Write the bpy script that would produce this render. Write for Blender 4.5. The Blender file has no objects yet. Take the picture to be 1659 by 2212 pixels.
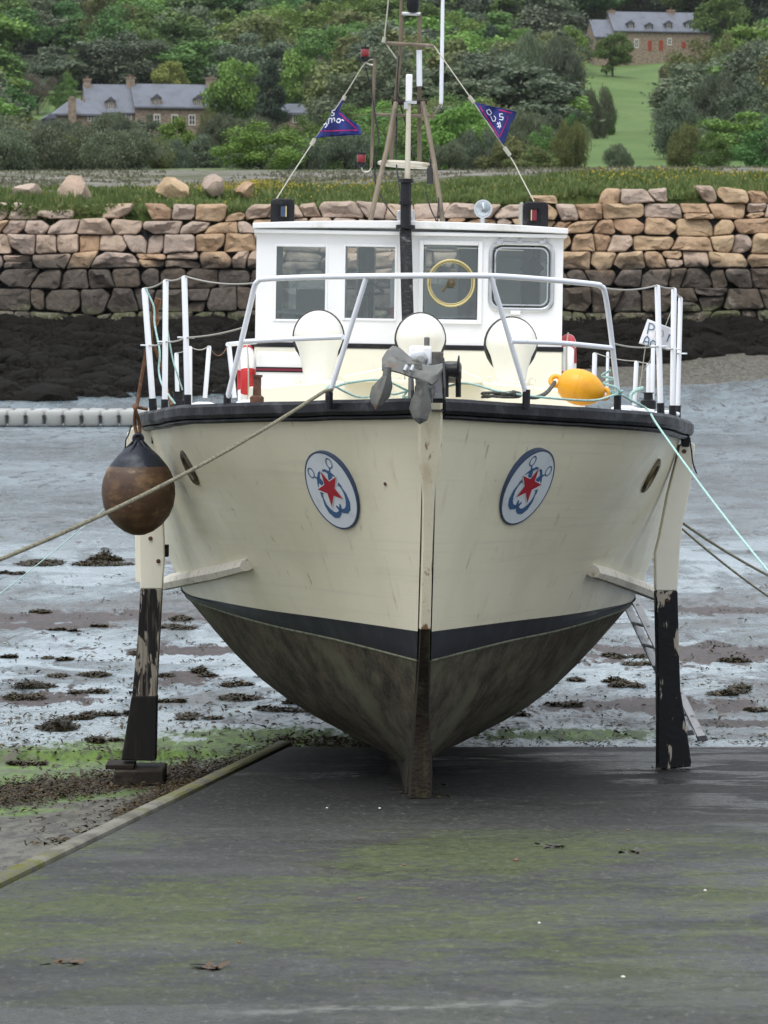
import bpy, bmesh, math, random
from math import sin, cos, pi, radians, sqrt, atan2, exp
from mathutils import Vector, Matrix, noise, bvhtree
V = Vector
SC = bpy.context.scene
COL = SC.collection
random.seed(7)

# ------------------------------------------------------------------ camera
F, CX, CY, YH = 7375.0, 829.5, 1106.0, 620.0        # focal length and centre in reference units (1659 wide)
TH = math.atan((CY - YH) / F)
FW, UP = V((0, cos(TH), -sin(TH))), V((0, sin(TH), cos(TH)))

def ray(x, y):
    d = V((1, 0, 0)) * ((x - CX) / F) + UP * ((CY - y) / F) + FW
    return d / d.y
ZC = -ray(905, 1725).z * 22.0
CAM = V((0, 0, ZC))

def W(x, y, D):
    return CAM + ray(x, y) * D

def PX(p):
    q = p - CAM
    w = q.dot(FW)
    return (CX + F * q.x / w, CY - F * q.dot(UP) / w)

cd = bpy.data.cameras.new("camera"); cam = bpy.data.objects.new("camera", cd); COL.objects.link(cam)
cam.location = CAM
cam.rotation_euler = (pi / 2 - TH, 0, 0)
cd.sensor_fit = 'HORIZONTAL'; cd.sensor_width = 36.0; cd.lens = 36.0 * F / 1659.0
cd.clip_start = 0.1; cd.clip_end = 6000
cd.dof.use_dof = True; cd.dof.focus_distance = 23.5; cd.dof.aperture_fstop = 14
SC.camera = cam

# ------------------------------------------------------------------ sky, sun, exposure
SUN_EL, SUN_AZ = radians(66), radians(205)
wd = bpy.data.worlds.new("World"); SC.world = wd; wd.use_nodes = True
nt = wd.node_tree; nt.nodes.clear()
sky = nt.nodes.new('ShaderNodeTexSky'); sky.sky_type = 'NISHITA'; sky.sun_disc = False
sky.sun_elevation = SUN_EL; sky.sun_rotation = SUN_AZ; sky.air_density = 1.0; sky.dust_density = 4.0; sky.ozone_density = 1.0
tc = nt.nodes.new('ShaderNodeTexCoord'); nz = nt.nodes.new('ShaderNodeTexNoise')
nz.inputs['Scale'].default_value = 2.2; nz.inputs['Detail'].default_value = 5
mp = nt.nodes.new('ShaderNodeMapping'); mp.inputs['Scale'].default_value = (1, 1, 2.5)
rp = nt.nodes.new('ShaderNodeValToRGB')
rp.color_ramp.elements[0].position = .3; rp.color_ramp.elements[0].color = (6.2, 6.7, 7.6, 1)
rp.color_ramp.elements[1].position = .7; rp.color_ramp.elements[1].color = (11.0, 11.3, 11.8, 1)
mx = nt.nodes.new('ShaderNodeMix'); mx.data_type = 'RGBA'; mx.inputs[0].default_value = .82
bg = nt.nodes.new('ShaderNodeBackground'); bg.inputs[1].default_value = .095
wo = nt.nodes.new('ShaderNodeOutputWorld')
L = nt.links.new
L(tc.outputs['Generated'], mp.inputs[0]); L(mp.outputs[0], nz.inputs[0]); L(nz.outputs[0], rp.inputs[0])
sxyz = nt.nodes.new('ShaderNodeSeparateXYZ'); mr = nt.nodes.new('ShaderNodeMapRange'); mr.inputs[1].default_value = -.02; mr.inputs[2].default_value = 1
mr.inputs[3].default_value = .62; mr.inputs[4].default_value = 1.62; vm = nt.nodes.new('ShaderNodeVectorMath'); vm.operation = 'SCALE'
L(tc.outputs['Generated'], sxyz.inputs[0]); L(sxyz.outputs[2], mr.inputs[0]); L(mx.outputs[2], vm.inputs[0]); L(mr.outputs[0], vm.inputs['Scale'])
L(sky.outputs[0], mx.inputs[6]); L(rp.outputs[0], mx.inputs[7]); L(vm.outputs[0], bg.inputs[0]); L(bg.outputs[0], wo.inputs[0])

sd = bpy.data.lights.new("sun", 'SUN'); sun = bpy.data.objects.new("sun", sd); COL.objects.link(sun)
sd.energy = 1.1; sd.angle = radians(24); sd.color = (1, .96, .9)
sv = V((sin(SUN_AZ) * cos(SUN_EL), cos(SUN_AZ) * cos(SUN_EL), sin(SUN_EL)))
sun.rotation_euler = sv.to_track_quat('Z', 'Y').to_euler(); sun.location = (0, 0, 60)
SC.view_settings.view_transform = 'Standard'; SC.view_settings.look = 'None'
SC.view_settings.exposure = 0.54; SC.view_settings.gamma = 1.0
SC.cycles.max_bounces = 8; SC.cycles.transparent_max_bounces = 12

# ------------------------------------------------------------------ materials
def newmat(name):
    m = bpy.data.materials.new(name); m.use_nodes = True
    t = m.node_tree
    return m, t, t.nodes['Principled BSDF'], t.links.new

def coordsrc(t, kind='Object'):
    n = t.nodes.new('ShaderNodeTexCoord')
    return n.outputs[kind]

def noisenode(t, src, scale=1.0, st=(1, 1, 1), det=4, rough=.55, dist=0.0, off=(0, 0, 0)):
    mpn = t.nodes.new('ShaderNodeMapping'); mpn.inputs['Scale'].default_value = st; mpn.inputs['Location'].default_value = off
    n = t.nodes.new('ShaderNodeTexNoise')
    n.inputs['Scale'].default_value = scale; n.inputs['Detail'].default_value = det
    n.inputs['Roughness'].default_value = rough; n.inputs['Distortion'].default_value = dist
    t.links.new(src, mpn.inputs[0]); t.links.new(mpn.outputs[0], n.inputs[0])
    return n.outputs[0]

def ramp(t, src, lo, hi, a=0.0, b=1.0):
    n = t.nodes.new('ShaderNodeMapRange'); n.inputs[1].default_value = lo; n.inputs[2].default_value = hi
    n.inputs[3].default_value = a; n.inputs[4].default_value = b
    n.interpolation_type = 'SMOOTHSTEP'
    t.links.new(src, n.inputs[0]); return n.outputs[0]

def mixc(t, fac, a, b, mode='MIX'):
    n = t.nodes.new('ShaderNodeMix'); n.data_type = 'RGBA'; n.blend_type = mode
    for i, x in ((0, fac), (6, a), (7, b)):
        if isinstance(x, (int, float)): n.inputs[i].default_value = x
        elif isinstance(x, (tuple, list)): n.inputs[i].default_value = (x[0], x[1], x[2], 1)
        else: t.links.new(x, n.inputs[i])
    return n.outputs[2]

def math_(t, op, a, b=0.0):
    n = t.nodes.new('ShaderNodeMath'); n.operation = op
    for i, x in ((0, a), (1, b)):
        if isinstance(x, (int, float)): n.inputs[i].default_value = x
        else: t.links.new(x, n.inputs[i])
    return n.outputs[0]

def bumpnode(t, b, h, strength, dist):
    n = t.nodes.new('ShaderNodeBump'); n.inputs['Strength'].default_value = strength; n.inputs['Distance'].default_value = dist
    t.links.new(h, n.inputs['Height']); t.links.new(n.outputs[0], b.inputs['Normal']); return n

def mat(name, col, rough=.5, metal=0.0, layers=(), bump=None, spec=.5, rvar=0.0, coat=0.0):
    """layers: (colour, scale, stretch, lo, hi[, amount])"""
    m, t, b, ln = newmat(name)
    src = coordsrc(t)
    c = (col[0], col[1], col[2], 1)
    cur = None
    for i, l in enumerate(layers):
        n = noisenode(t, src, l[1], l[2], 5, .6, .3, (i * 3.7, i * 1.3, i * 2.1))
        f = ramp(t, n, l[3], l[4], 0, l[5] if len(l) > 5 else 1.0)
        cur = mixc(t, f, cur if cur is not None else col, l[0])
    if cur is not None: ln(cur, b.inputs['Base Color'])
    else: b.inputs['Base Color'].default_value = c
    b.inputs['Metallic'].default_value = metal
    b.inputs['Specular IOR Level'].default_value = spec
    b.inputs['Coat Weight'].default_value = coat
    if rvar:
        n = noisenode(t, src, 6, (1, 1, 1), 4, .6, 0, (9, 4, 1))
        ln(ramp(t, n, .3, .7, rough - rvar, rough + rvar), b.inputs['Roughness'])
    else: b.inputs['Roughness'].default_value = rough
    if bump:
        n = noisenode(t, src, bump[0], bump[3] if len(bump) > 3 else (1, 1, 1), 5)
        bumpnode(t, b, n, bump[1], bump[2])
    return m

RUST = (.17, .075, .025)
GRIME = (.30, .26, .19)
M = {}
M['hull_cream'] = mat('hull_cream', (.755, .71, .53), .38, 0, [((.67, .625, .45), 1.4, (1, 1, .5), .4, .7, .8), ((.45, .38, .25), 9, (1, 1, .10), .58, .80, .55), ((.50, .48, .40), 2.0, (.6, .6, .35), .60, .82, .5), ((.60, .56, .43), 20, (.03, .03, 1), .52, .70, .4), (RUST, 11, (1, 1, .06), .635, .74, .5), ((.35, .27, .18), 60, (1, 1, 1), .74, .79, .6)], (26, .08, .01, (.35, .35, 3)), rvar=.08)
M['stem_cream'] = mat('stem_cream', (.76, .70, .52), .5, 0, [((.62, .52, .34), 9, (1, 1, .5), .50, .75, .8), (RUST, 15, (1, 1, .22), .585, .67, .9), ((.08, .05, .03), 26, (1, 1, .5), .68, .74)], (30, .3, .01))
M['cream'] = mat('cream', (.80, .78, .66), .4, 0, [((.72, .69, .56), 2.2, (1, 1, 1), .45, .7, .7), ((.36, .30, .20), 30, (1, 1, .4), .72, .8, .5)], (30, .05, .005))
M['white'] = mat('white_paint', (.83, .84, .85), .35, 0, [((.70, .71, .69), 2.5, (1, 1, .5), .5, .75, .6), ((.38, .33, .25), 16, (1, 1, .3), .70, .78, .6)], (34, .05, .005))
M['white_tube'] = mat('white_tube', (.80, .83, .88), .3, 0, [((.62, .60, .52), 14, (1, 1, 1), .62, .75, .6), (RUST, 40, (1, 1, 1), .76, .8, .6)])
M['vent_cream'] = mat('vent_cream', (.82, .81, .74), .32, 0, [((.72, .69, .58), 4, (1, 1, .6), .5, .75, .6), ((.3, .24, .16), 22, (1, 1, 1), .74, .78, .6)], coat=.3)
M['black_rail'] = mat('black_rail', (.013, .014, .017), .42, 0, [((.05, .053, .06), 6, (1, 1, 1), .48, .72), ((.12, .12, .12), 26, (.6, .6, 1.6), .66, .78, .8)], (30, .3, .01), rvar=.12, spec=.22)
M['black'] = mat('black_paint', (.014, .015, .018), .4, 0, [((.05, .05, .05), 12, (1, 1, 1), .55, .75)], (40, .15, .005), spec=.22)
M['stripe'] = mat('boot_stripe', (.013, .0145, .019), .5, 0, [((.026, .028, .033), 7, (1, 1, .3), .45, .7), ((.11, .105, .085), 70, (1, 1, .5), .70, .76, .6)], (40, .1, .005), spec=.22)
m, t, b, ln = newmat('antifouling'); src = coordsrc(t)
n1 = noisenode(t, src, 5, (1, 1, 1), 7, .7); n2 = noisenode(t, src, 26, (1, 1, .25), 6, .7, 1.5, (3, 1, 2)); n3 = noisenode(t, src, 1.6, (1, 1, 1), 4, .6, 0, (5, 5, 5))
n4 = noisenode(t, src, 45, (.25, 1, 1), 6, .7, 2.0, (1, 9, 2)); n5 = noisenode(t, src, 90, (1, 1, 1), 3, .6)
c = mixc(t, ramp(t, n1, .35, .7), (.026, .021, .014), (.105, .088, .058))
c = mixc(t, ramp(t, n3, .46, .68, 0, .65), c, (.135, .140, .085))
c = mixc(t, ramp(t, n2, .56, .66, 0, .6), c, (.15, .135, .095))
c = mixc(t, ramp(t, n4, .55, .64, 0, .55), c, (.17, .155, .115))
c = mixc(t, ramp(t, n5, .64, .72, 0, .5), c, (.015, .012, .009))
ln(c, b.inputs['Base Color']); b.inputs['Roughness'].default_value = .85; b.inputs['Specular IOR Level'].default_value = .2; bumpnode(t, b, n4, .35, .01); M['bottom'] = m
M['keel'] = mat('keel_weed', (.017, .012, .008), .8, 0, [((.036, .034, .017), 10, (1, 1, .3), .45, .65), ((.02, .05, .02), 6, (1, 1, .3), .62, .75), ((.20, .17, .11), 70, (1, 1, .4), .69, .75, .5)], (40, .8, .02), spec=.22)
M['deck'] = mat('deck_paint', (.70, .66, .52), .6, 0, [((.5, .46, .36), 5, (1, 1, 1), .45, .7)], (40, .2, .01))
M['roof'] = mat('roof_paint', (.80, .81, .82), .45, 0, [((.6, .6, .56), 4, (1, 1, 1), .5, .75)])
M['alu'] = mat('aluminium', (.58, .60, .62), .35, .8, [((.35, .35, .34), 8, (1, 1, 1), .5, .75)])
M['galv'] = mat('galvanised_steel', (.12, .125, .115), .65, .05, [((.18, .18, .165), 14, (1, 1, 1), .45, .7), ((.07, .07, .065), 7, (1, 1, 1), .55, .7), (RUST, 16, (1, 1, 1), .62, .70, .8)], (60, .3, .006))
M['rust'] = mat('rusty_steel', (.07, .03, .022), .75, 0, [((.13, .055, .03), 14, (1, 1, 1), .45, .65), ((.03, .02, .02), 10, (1, 1, 1), .55, .7)], (50, .5, .008))
M['ladder'] = mat('dull_aluminium', (.34, .345, .35), .55, .3, [((.2, .2, .2), 8, (1, 1, 1), .5, .7)])
M['chrome'] = mat('chrome', (.75, .77, .79), .15, 1)
M['brass'] = mat('brass', (.58, .50, .24), .45, .2, [((.42, .34, .15), 12, (1, 1, 1), .5, .7)])
M['bronze'] = mat('bronze', (.16, .13, .07), .45, .6, [((.07, .06, .045), 14, (1, 1, 1), .4, .65)])
M['rope_rust'] = mat('brown_rope', (.11, .05, .022), .85, 0, [((.2, .1, .045), 40, (1, 1, 1), .45, .65)], (120, .8, .006))
M['rope_tan'] = mat('tan_rope', (.24, .225, .15), .85, 0, [((.11, .10, .07), 60, (1, 1, 1), .45, .6)], (150, .9, .006))
M['rope_cyan'] = mat('turquoise_rope', (.42, .64, .60), .8, 0, [((.28, .45, .42), 60, (1, 1, 1), .45, .65)], (150, .8, .004))
M['rope_dark'] = mat('dark_rope', (.06, .065, .06), .85, 0, [((.15, .15, .11), 60, (1, 1, 1), .5, .65)], (150, .9, .005))
M['rope_white'] = mat('white_cord', (.40, .39, .32), .8)
M['wire'] = mat('steel_wire', (.42, .41, .36), .5, .4)
M['cable'] = mat('black_cable', (.012, .012, .014), .6)
M['mast'] = mat('varnished_mast', (.17, .135, .09), .5, 0, [((.09, .07, .045), 5, (1, 1, .4), .45, .65), ((.30, .27, .22), 9, (1, 1, .3), .6, .75)], (40, .2, .005))
M['mast_pale'] = mat('pale_spar', (.56, .52, .42), .5, 0, [((.36, .30, .2), 5, (1, 1, .4), .5, .7)])
M['red_lens'] = mat('red_lens', (.20, .006, .012), .18, 0, coat=.5)
M['yellow'] = mat('yellow_buoy', (.86, .40, .018), .42, 0, [((.70, .30, .02), 5, (1, 1, 1), .5, .75), ((.45, .22, .04), 30, (1, 1, 1), .70, .78, .5)], (60, .06, .004))
M['fender_brown'] = mat('fender_brown', (.070, .036, .017), .55, 0, [((.16, .092, .040), 4.5, (1, 1, 2), .45, .68), ((.03, .016, .009), 3.5, (1, 1, 1.5), .52, .72), ((.24, .15, .07), 18, (1, 1, 2.2), .58, .72, .7)], (40, .3, .006), rvar=.1)
M['fender_navy'] = mat('fender_navy', (.018, .022, .032), .45, 0, [((.055, .065, .08), 8, (1, 1, 1), .5, .7), ((.08, .045, .02), 14, (1, 1, 2), .62, .75)], (40, .2, .005), spec=.22)
M['leg_black'] = mat('leg_black', (.010, .010, .012), .5, 0, [((.40, .36, .29), 7, (1, 1, .30), .575, .60), ((.22, .20, .17), 30, (1, 1, .12), .66, .72, .8)], (30, .4, .01), spec=.22)
M['leg_worn'] = mat('leg_worn', (.013, .012, .012), .6, 0, [((.30, .27, .22), 7.5, (1, 1, .28), .52, .55), ((.12, .10, .08), 30, (1, 1, .06), .50, .62), ((.10, .055, .025), 12, (1, 1, .2), .68, .75)], (40, .7, .012, (1, 1, .1)), spec=.22)
M['leg_shoe'] = mat('leg_shoe', (.010, .009, .008), .6, 0, [((.028, .023, .02), 12, (1, 1, .2), .5, .7), ((.4, .34, .24), 22, (1, 1, .5), .76, .79)], (40, .5, .01, (1, 1, .2)), spec=.22)
M['timber_dark'] = mat('wet_timber', (.020, .016, .012), .7, 0, [((.05, .04, .03), 10, (.3, 1, 1), .5, .7)], (40, .6, .01), spec=.22)
M['strake'] = mat('worn_strake', (.66, .62, .52), .55, 0, [((.40, .33, .23), 16, (1, 1, 1), .52, .7), ((.12, .09, .06), 24, (1, 1, 1), .64, .72)], (30, .4, .01))
M['emblem_white'] = mat('emblem_white', (.64, .69, .72), .35, 0, [((.55, .58, .58), 6, (1, 1, 1), .5, .7)])
M['emblem_blue'] = mat('emblem_blue', (.035, .10, .22), .4)
M['emblem_navy'] = mat('emblem_navy', (.035, .06, .12), .4)
M['emblem_red'] = mat('emblem_red', (.36, .006, .022), .4)
M['red_band'] = mat('red_band', (.50, .02, .025), .45, 0, [((.35, .02, .02), 8, (1, 1, 1), .5, .7)])
M['dark_red'] = mat('dark_red', (.16, .012, .03), .4)
M['flag_navy'] = mat('flag_navy', (.022, .035, .19), .8, 0, [((.012, .02, .11), 6, (1, 1, 1), .4, .7)], (200, .2, .002))
M['flag_pink'] = mat('flag_pink', (.36, .012, .13), .8)
M['flag_white'] = mat('flag_white', (.72, .74, .80), .8)
M['cloth_white'] = mat('cloth_white', (.72, .73, .76), .8, 0, [((.6, .61, .64), 6, (1, 1, 1), .4, .7)])
M['ink_blue'] = mat('ink_blue', (.05, .12, .20), .7)
M['ink_faint'] = mat('ink_faint', (.45, .30, .33), .7)
M['interior'] = mat('interior_panel', (.24, .235, .215), .6, 0, [((.10, .095, .085), 4, (1, 1, .4), .45, .65)])
M['interior_pale'] = mat('interior_pale', (.38, .40, .39), .6)
M['dark'] = mat('dark_interior', (.03, .03, .03), .6)
M['slate'] = mat('slate', (.12, .135, .165), .55, 0, [((.085, .095, .115), .6, (1, 1, 1), .4, .7), ((.16, .17, .17), 2.5, (1, 1, 1), .58, .72)], (8, .3, .05))
M['slate_dark'] = mat('slate_dark', (.07, .072, .085), .6)
M['granite_house'] = mat('granite_rubble', (.30, .235, .17), .85, 0, [((.19, .145, .10), 2.2, (1, 1, 1.4), .45, .6), ((.36, .28, .21), 3.1, (1, 1, 1.4), .55, .68)], (3, .6, .1))
M['shutter_white'] = mat('house_white', (.6, .58, .52), .6)
M['door_red'] = mat('door_red', (.30, .05, .02), .6)
M['house_glass'] = mat('house_glass', (.03, .035, .04), .15)
M['pontoon'] = mat('pontoon_grey', (.38, .39, .375), .6, 0, [((.36, .36, .33), 1.5, (1, 1, 1), .45, .7), ((.22, .22, .18), 4, (1, 1, .5), .6, .72)], (8, .2, .02))
M['pontoon_dark'] = mat('pontoon_joint', (.04, .04, .04), .6)
M['weed_brown'] = mat('weed_brown', (.075, .042, .014), .5, 0, [((.035, .022, .010), 3, (1, 1, 1), .4, .65), ((.11, .075, .02), 7, (1, 1, 1), .6, .7)])
M['weed_dark'] = mat('weed_dark', (.034, .030, .015), .42, 0, [((.020, .018, .011), 1.2, (1, 1, 1), .4, .65), ((.060, .055, .022), 2.7, (1, 1, 1), .55, .7)])
M['shell'] = mat('shell', (.6, .57, .5), .5)
M['pebble'] = mat('pebble', (.16, .07, .04), .6)
m, t, b, ln = newmat('kerb_concrete'); src = coordsrc(t); sy_ = t.nodes.new('ShaderNodeSeparateXYZ'); ln(src, sy_.inputs[0])
n1 = noisenode(t, src, 3, (1, 1, 1), 6, .65); n2 = noisenode(t, src, .9, (1, 1, 1), 4, .6); n3 = noisenode(t, src, 30, (1, 1, 1), 4, .7)
c = mixc(t, ramp(t, n1, .4, .65), (.19, .185, .155), (.10, .097, .078)); c = mixc(t, ramp(t, n3, .55, .7, 0, .6), c, (.05, .045, .035))
yv = math_(t, 'ADD', sy_.outputs[1], math_(t, 'MULTIPLY', math_(t, 'SUBTRACT', n2, .5), 5))
moss = math_(t, 'MAXIMUM', ramp(t, yv, 18.2, 17.2), ramp(t, yv, 21.2, 22.2, 0, .7))
c = mixc(t, math_(t, 'MULTIPLY', moss, ramp(t, n1, .62, .45)), c, (.105, .108, .016))
ln(c, b.inputs['Base Color']); b.inputs['Roughness'].default_value = .85; b.inputs['Specular IOR Level'].default_value = .25; bumpnode(t, b, n3, .4, .02); M['kerb'] = m

# glass
m, t, b, ln = newmat('window_glass'); t.nodes.remove(b)
tr = t.nodes.new('ShaderNodeBsdfTransparent'); tr.inputs[0].default_value = (.92, .95, .94, 1)
gl = t.nodes.new('ShaderNodeBsdfGlossy'); gl.inputs['Roughness'].default_value = .03; gl.inputs[0].default_value = (.9, .95, .95, 1)
lw = t.nodes.new('ShaderNodeFresnel'); lw.inputs[0].default_value = 1.5
ms = t.nodes.new('ShaderNodeMixShader'); ln(math_(t, 'ADD', lw.outputs[0], .05), ms.inputs[0]); ln(tr.outputs[0], ms.inputs[1]); ln(gl.outputs[0], ms.inputs[2])
ln(ms.outputs[0], t.nodes['Material Output'].inputs[0]); M['glass'] = m

# ------------------------------------------------------------------ mesh building
class MB:
    def __init__(s): s.v = []; s.f = []; s.m = []; s.cur = 0
    def add(s, vs, fs):
        o = len(s.v); s.v.extend([tuple(p) for p in vs]); s.f.extend([tuple(i + o for i in f) for f in fs]); s.m.extend([s.cur] * len(fs)); return s
    def box(s, c, d, R=None):
        c = V(c); h = V(d) / 2
        P = [V((sx * h.x, sy * h.y, sz * h.z)) for sz in (-1, 1) for sy in (-1, 1) for sx in (-1, 1)]
        if R is not None: P = [R @ p for p in P]
        return s.add([c + p for p in P], [(0, 2, 3, 1), (4, 5, 7, 6), (0, 1, 5, 4), (2, 6, 7, 3), (0, 4, 6, 2), (1, 3, 7, 5)])
    def box2(s, a, b):
        a = V(a); b = V(b)
        return s.box((a + b) / 2, (abs(b.x - a.x), abs(b.y - a.y), abs(b.z - a.z)))
    def loft(s, rings, closed=True, cap0=True, cap1=True):
        n = len(rings[0]); vs = [p for r in rings for p in r]; fs = []
        for i in range(len(rings) - 1):
            for j in range(n if closed else n - 1):
                k = (j + 1) % n
                fs.append((i * n + j, i * n + k, (i + 1) * n + k, (i + 1) * n + j))
        if closed and cap0: fs.append(tuple(reversed(range(n))))
        if closed and cap1: fs.append(tuple((len(rings) - 1) * n + j for j in range(n)))
        return s.add(vs, fs)
    def tube(s, pts, r, n=10, caps=True, rads=None, flat=1.0):
        pts = [V(p) for p in pts]; rings = []; nn = len(pts)
        tg = []
        for i in range(nn):
            a = pts[max(i - 1, 0)]; b = pts[min(i + 1, nn - 1)]; tg.append((b - a).normalized())
        up = V((0, 0, 1)) if abs(tg[0].z) < .9 else V((1, 0, 0))
        x = tg[0].cross(up).normalized()
        for i in range(nn):
            x = (x - tg[i] * x.dot(tg[i])).normalized(); y = tg[i].cross(x)
            rr = rads[i] if rads else r
            rings.append([pts[i] + x * (cos(2 * pi * k / n) * rr) + y * (sin(2 * pi * k / n) * rr * flat) for k in range(n)])
        return s.loft(rings, True, caps, caps)
    def lathe(s, prof, n=24, mtx=None, caps=True):
        mtx = mtx or Matrix()
        rings = [[mtx @ V((r * cos(2 * pi * k / n), r * sin(2 * pi * k / n), z)) for k in range(n)] for r, z in prof]
        return s.loft(rings, True, caps, caps)
    def torus(s, R, r, n=28, k=10, mtx=None, a0=0, a1=2 * pi):
        mtx = mtx or Matrix(); full = abs(a1 - a0 - 2 * pi) < 1e-6
        rings = []
        for i in range(n + 1):
            a = a0 + (a1 - a0) * i / n
            rings.append([mtx @ V(((R + r * cos(2 * pi * j / k)) * cos(a), (R + r * cos(2 * pi * j / k)) * sin(a), r * sin(2 * pi * j / k))) for j in range(k)])
        return s.loft(rings, True, not full, not full)
    def prism(s, poly, fn, d0, d1):
        """poly (u,v) list; fn(u,v,d)->point"""
        n = len(poly)
        vs = [fn(u, v, d0) for u, v in poly] + [fn(u, v, d1) for u, v in poly]
        fs = [tuple(reversed(range(n))), tuple(range(n, 2 * n))] + [(i, (i + 1) % n, n + (i + 1) % n, n + i) for i in range(n)]
        return s.add(vs, fs)
    def ribbon(s, pts, wid, fn, d):
        """flat strip along 2-D pts"""
        n = len(pts); L_, R_ = [], []
        for i in range(n):
            a = pts[max(i - 1, 0)]; b = pts[min(i + 1, n - 1)]
            dx, dy = b[0] - a[0], b[1] - a[1]; l = sqrt(dx * dx + dy * dy) or 1
            w = (wid[i] if isinstance(wid, (list, tuple)) else wid) / 2
            L_.append((pts[i][0] - dy / l * w, pts[i][1] + dx / l * w)); R_.append((pts[i][0] + dy / l * w, pts[i][1] - dx / l * w))
        vs = [fn(u, v, d) for u, v in L_] + [fn(u, v, d) for u, v in R_]
        return s.add(vs, [(i, i + 1, n + i + 1, n + i) for i in range(n - 1)])
    def mesh(s, name, mats=None):
        me = bpy.data.meshes.new(name); me.from_pydata(s.v, [], s.f)
        for m_ in (mats if isinstance(mats, (list, tuple)) else [mats]):
            if m_: me.materials.append(m_)
        if isinstance(mats, (list, tuple)) and len(mats) > 1: me.polygons.foreach_set('material_index', s.m)
        me.validate(); me.update(); return me

def fixn(me):
    bm = bmesh.new(); bm.from_mesh(me); bmesh.ops.recalc_face_normals(bm, faces=bm.faces); bm.to_mesh(me); bm.free()

def obj(name, mb, mats, parent=None, smooth=35, bevel=0, sub=0, fix=True):
    me = mb.mesh(name, mats)
    if fix: fixn(me)
    if smooth:
        me.shade_smooth(); me.set_sharp_from_angle(angle=radians(smooth))
    o = bpy.data.objects.new(name, me); COL.objects.link(o)
    if parent: o.parent = parent
    if bevel:
        md = o.modifiers.new('bevel', 'BEVEL'); md.width = bevel; md.segments = 2; md.limit_method = 'ANGLE'; md.angle_limit = radians(40)
        md.harden_normals = False
    if sub:
        md = o.modifiers.new('sub', 'SUBSURF'); md.levels = sub; md.render_levels = sub
    return o

def tag(o, label=None, cat=None, group=None, kind=None):
    if label: o['label'] = label
    if cat: o['category'] = cat
    if group: o['group'] = group
    if kind: o['kind'] = kind
    return o

def empty(name, loc=(0, 0, 0)):
    o = bpy.data.objects.new(name, None); COL.objects.link(o); o.location = loc; o.empty_display_size = .2; return o

def crom(P, n):
    """catmull-rom through the points, n samples per span"""
    P = [V(p) for p in P]; out = []
    for i in range(len(P) - 1):
        p0 = P[i - 1] if i else P[0] * 2 - P[1]; p1 = P[i]; p2 = P[i + 1]; p3 = P[i + 2] if i + 2 < len(P) else P[-1] * 2 - P[-2]
        for k in range(n):
            u = k / n
            out.append(.5 * ((2 * p1) + (p2 - p0) * u + (2 * p0 - 5 * p1 + 4 * p2 - p3) * u * u + (3 * p1 - p0 - 3 * p2 + p3) * u ** 3))
    out.append(P[-1]); return out

def fbm(x, y, z=0, o=4):
    return noise.fractal(V((x, y, z)), 1.0, 2.0, o)

def sm(a, b, x):
    t_ = min(max((x - a) / (b - a), 0), 1); return t_ * t_ * (3 - 2 * t_)

# ------------------------------------------------------------------ terrain
SLOPE = .075
def slipz(y): return -SLOPE * (y - 22)
SLIP_END = 28.2
ex0, ey0, ex1, ey1 = -1.89, 16.8, -.82, 28.2            # left edge of the slipway
def slipx(y): return ex0 + (ex1 - ex0) * (y - ey0) / (ey1 - ey0)
def mudz(x, y):
    z = slipz(min(y, 27.6)) - .10
    if y > 27.6: z -= .02 * sm(27.6, 31, y)
    d = x - slipx(min(y, 28))
    if y < 28 and d < 0: z -= .06 * sm(0, -1.2, d)
    rise = (.085 + .02 * sm(6, 14, x)) * max(0, y - (96 + 3 * fbm(x * .1, 3.3)))
    return z + min(rise, 2.6) + .012 * fbm(x * .9, y * .5) * sm(24, 34, y)

def on(x, y, zf, d0=8.0, d1=1200.0):
    """point where the ray through (x, y) meets the height field"""
    r = ray(x, y); D = d0; prev = d0
    while D < d1:
        p = CAM + r * D
        if p.z < zf(p.x, p.y):
            a, b_ = prev, D
            for _ in range(20):
                mdd = (a + b_) / 2; p = CAM + r * mdd
                if p.z < zf(p.x, p.y): b_ = mdd
                else: a = mdd
            return CAM + r * b_
        prev = D; D *= 1.01
    return CAM + r * d1

WALLY = 120.0
def walltop(x): return 5.72 + .62 * sm(-7, 12, x)
HT = [(119, 6.0), (121, 6.15), (126, 6.9), (135, 7.4), (160, 8.35), (200, 9.9), (250, 12.2), (300, 14.8), (380, 19.5), (450, 25), (520, 33), (600, 45), (700, 61), (820, 84), (1000, 122), (1250, 160), (1600, 190)]
def hillz(x, y):
    for i in range(len(HT) - 1):
        if y <= HT[i + 1][0]:
            a, b_ = HT[i], HT[i + 1]; u = (y - a[0]) / (b_[0] - a[0]); break
    else: u = 1
    z = a[1] + (b_[1] - a[1]) * u
    k = sm(140, 260, y)
    return z + (walltop(x) - 5.9) * (1 - k) + k * fbm(x * .012, y * .012, 4, 3) * min(4, y * .008) + .18 * fbm(x * .35, y * .3, 1) * (1 - k)

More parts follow.
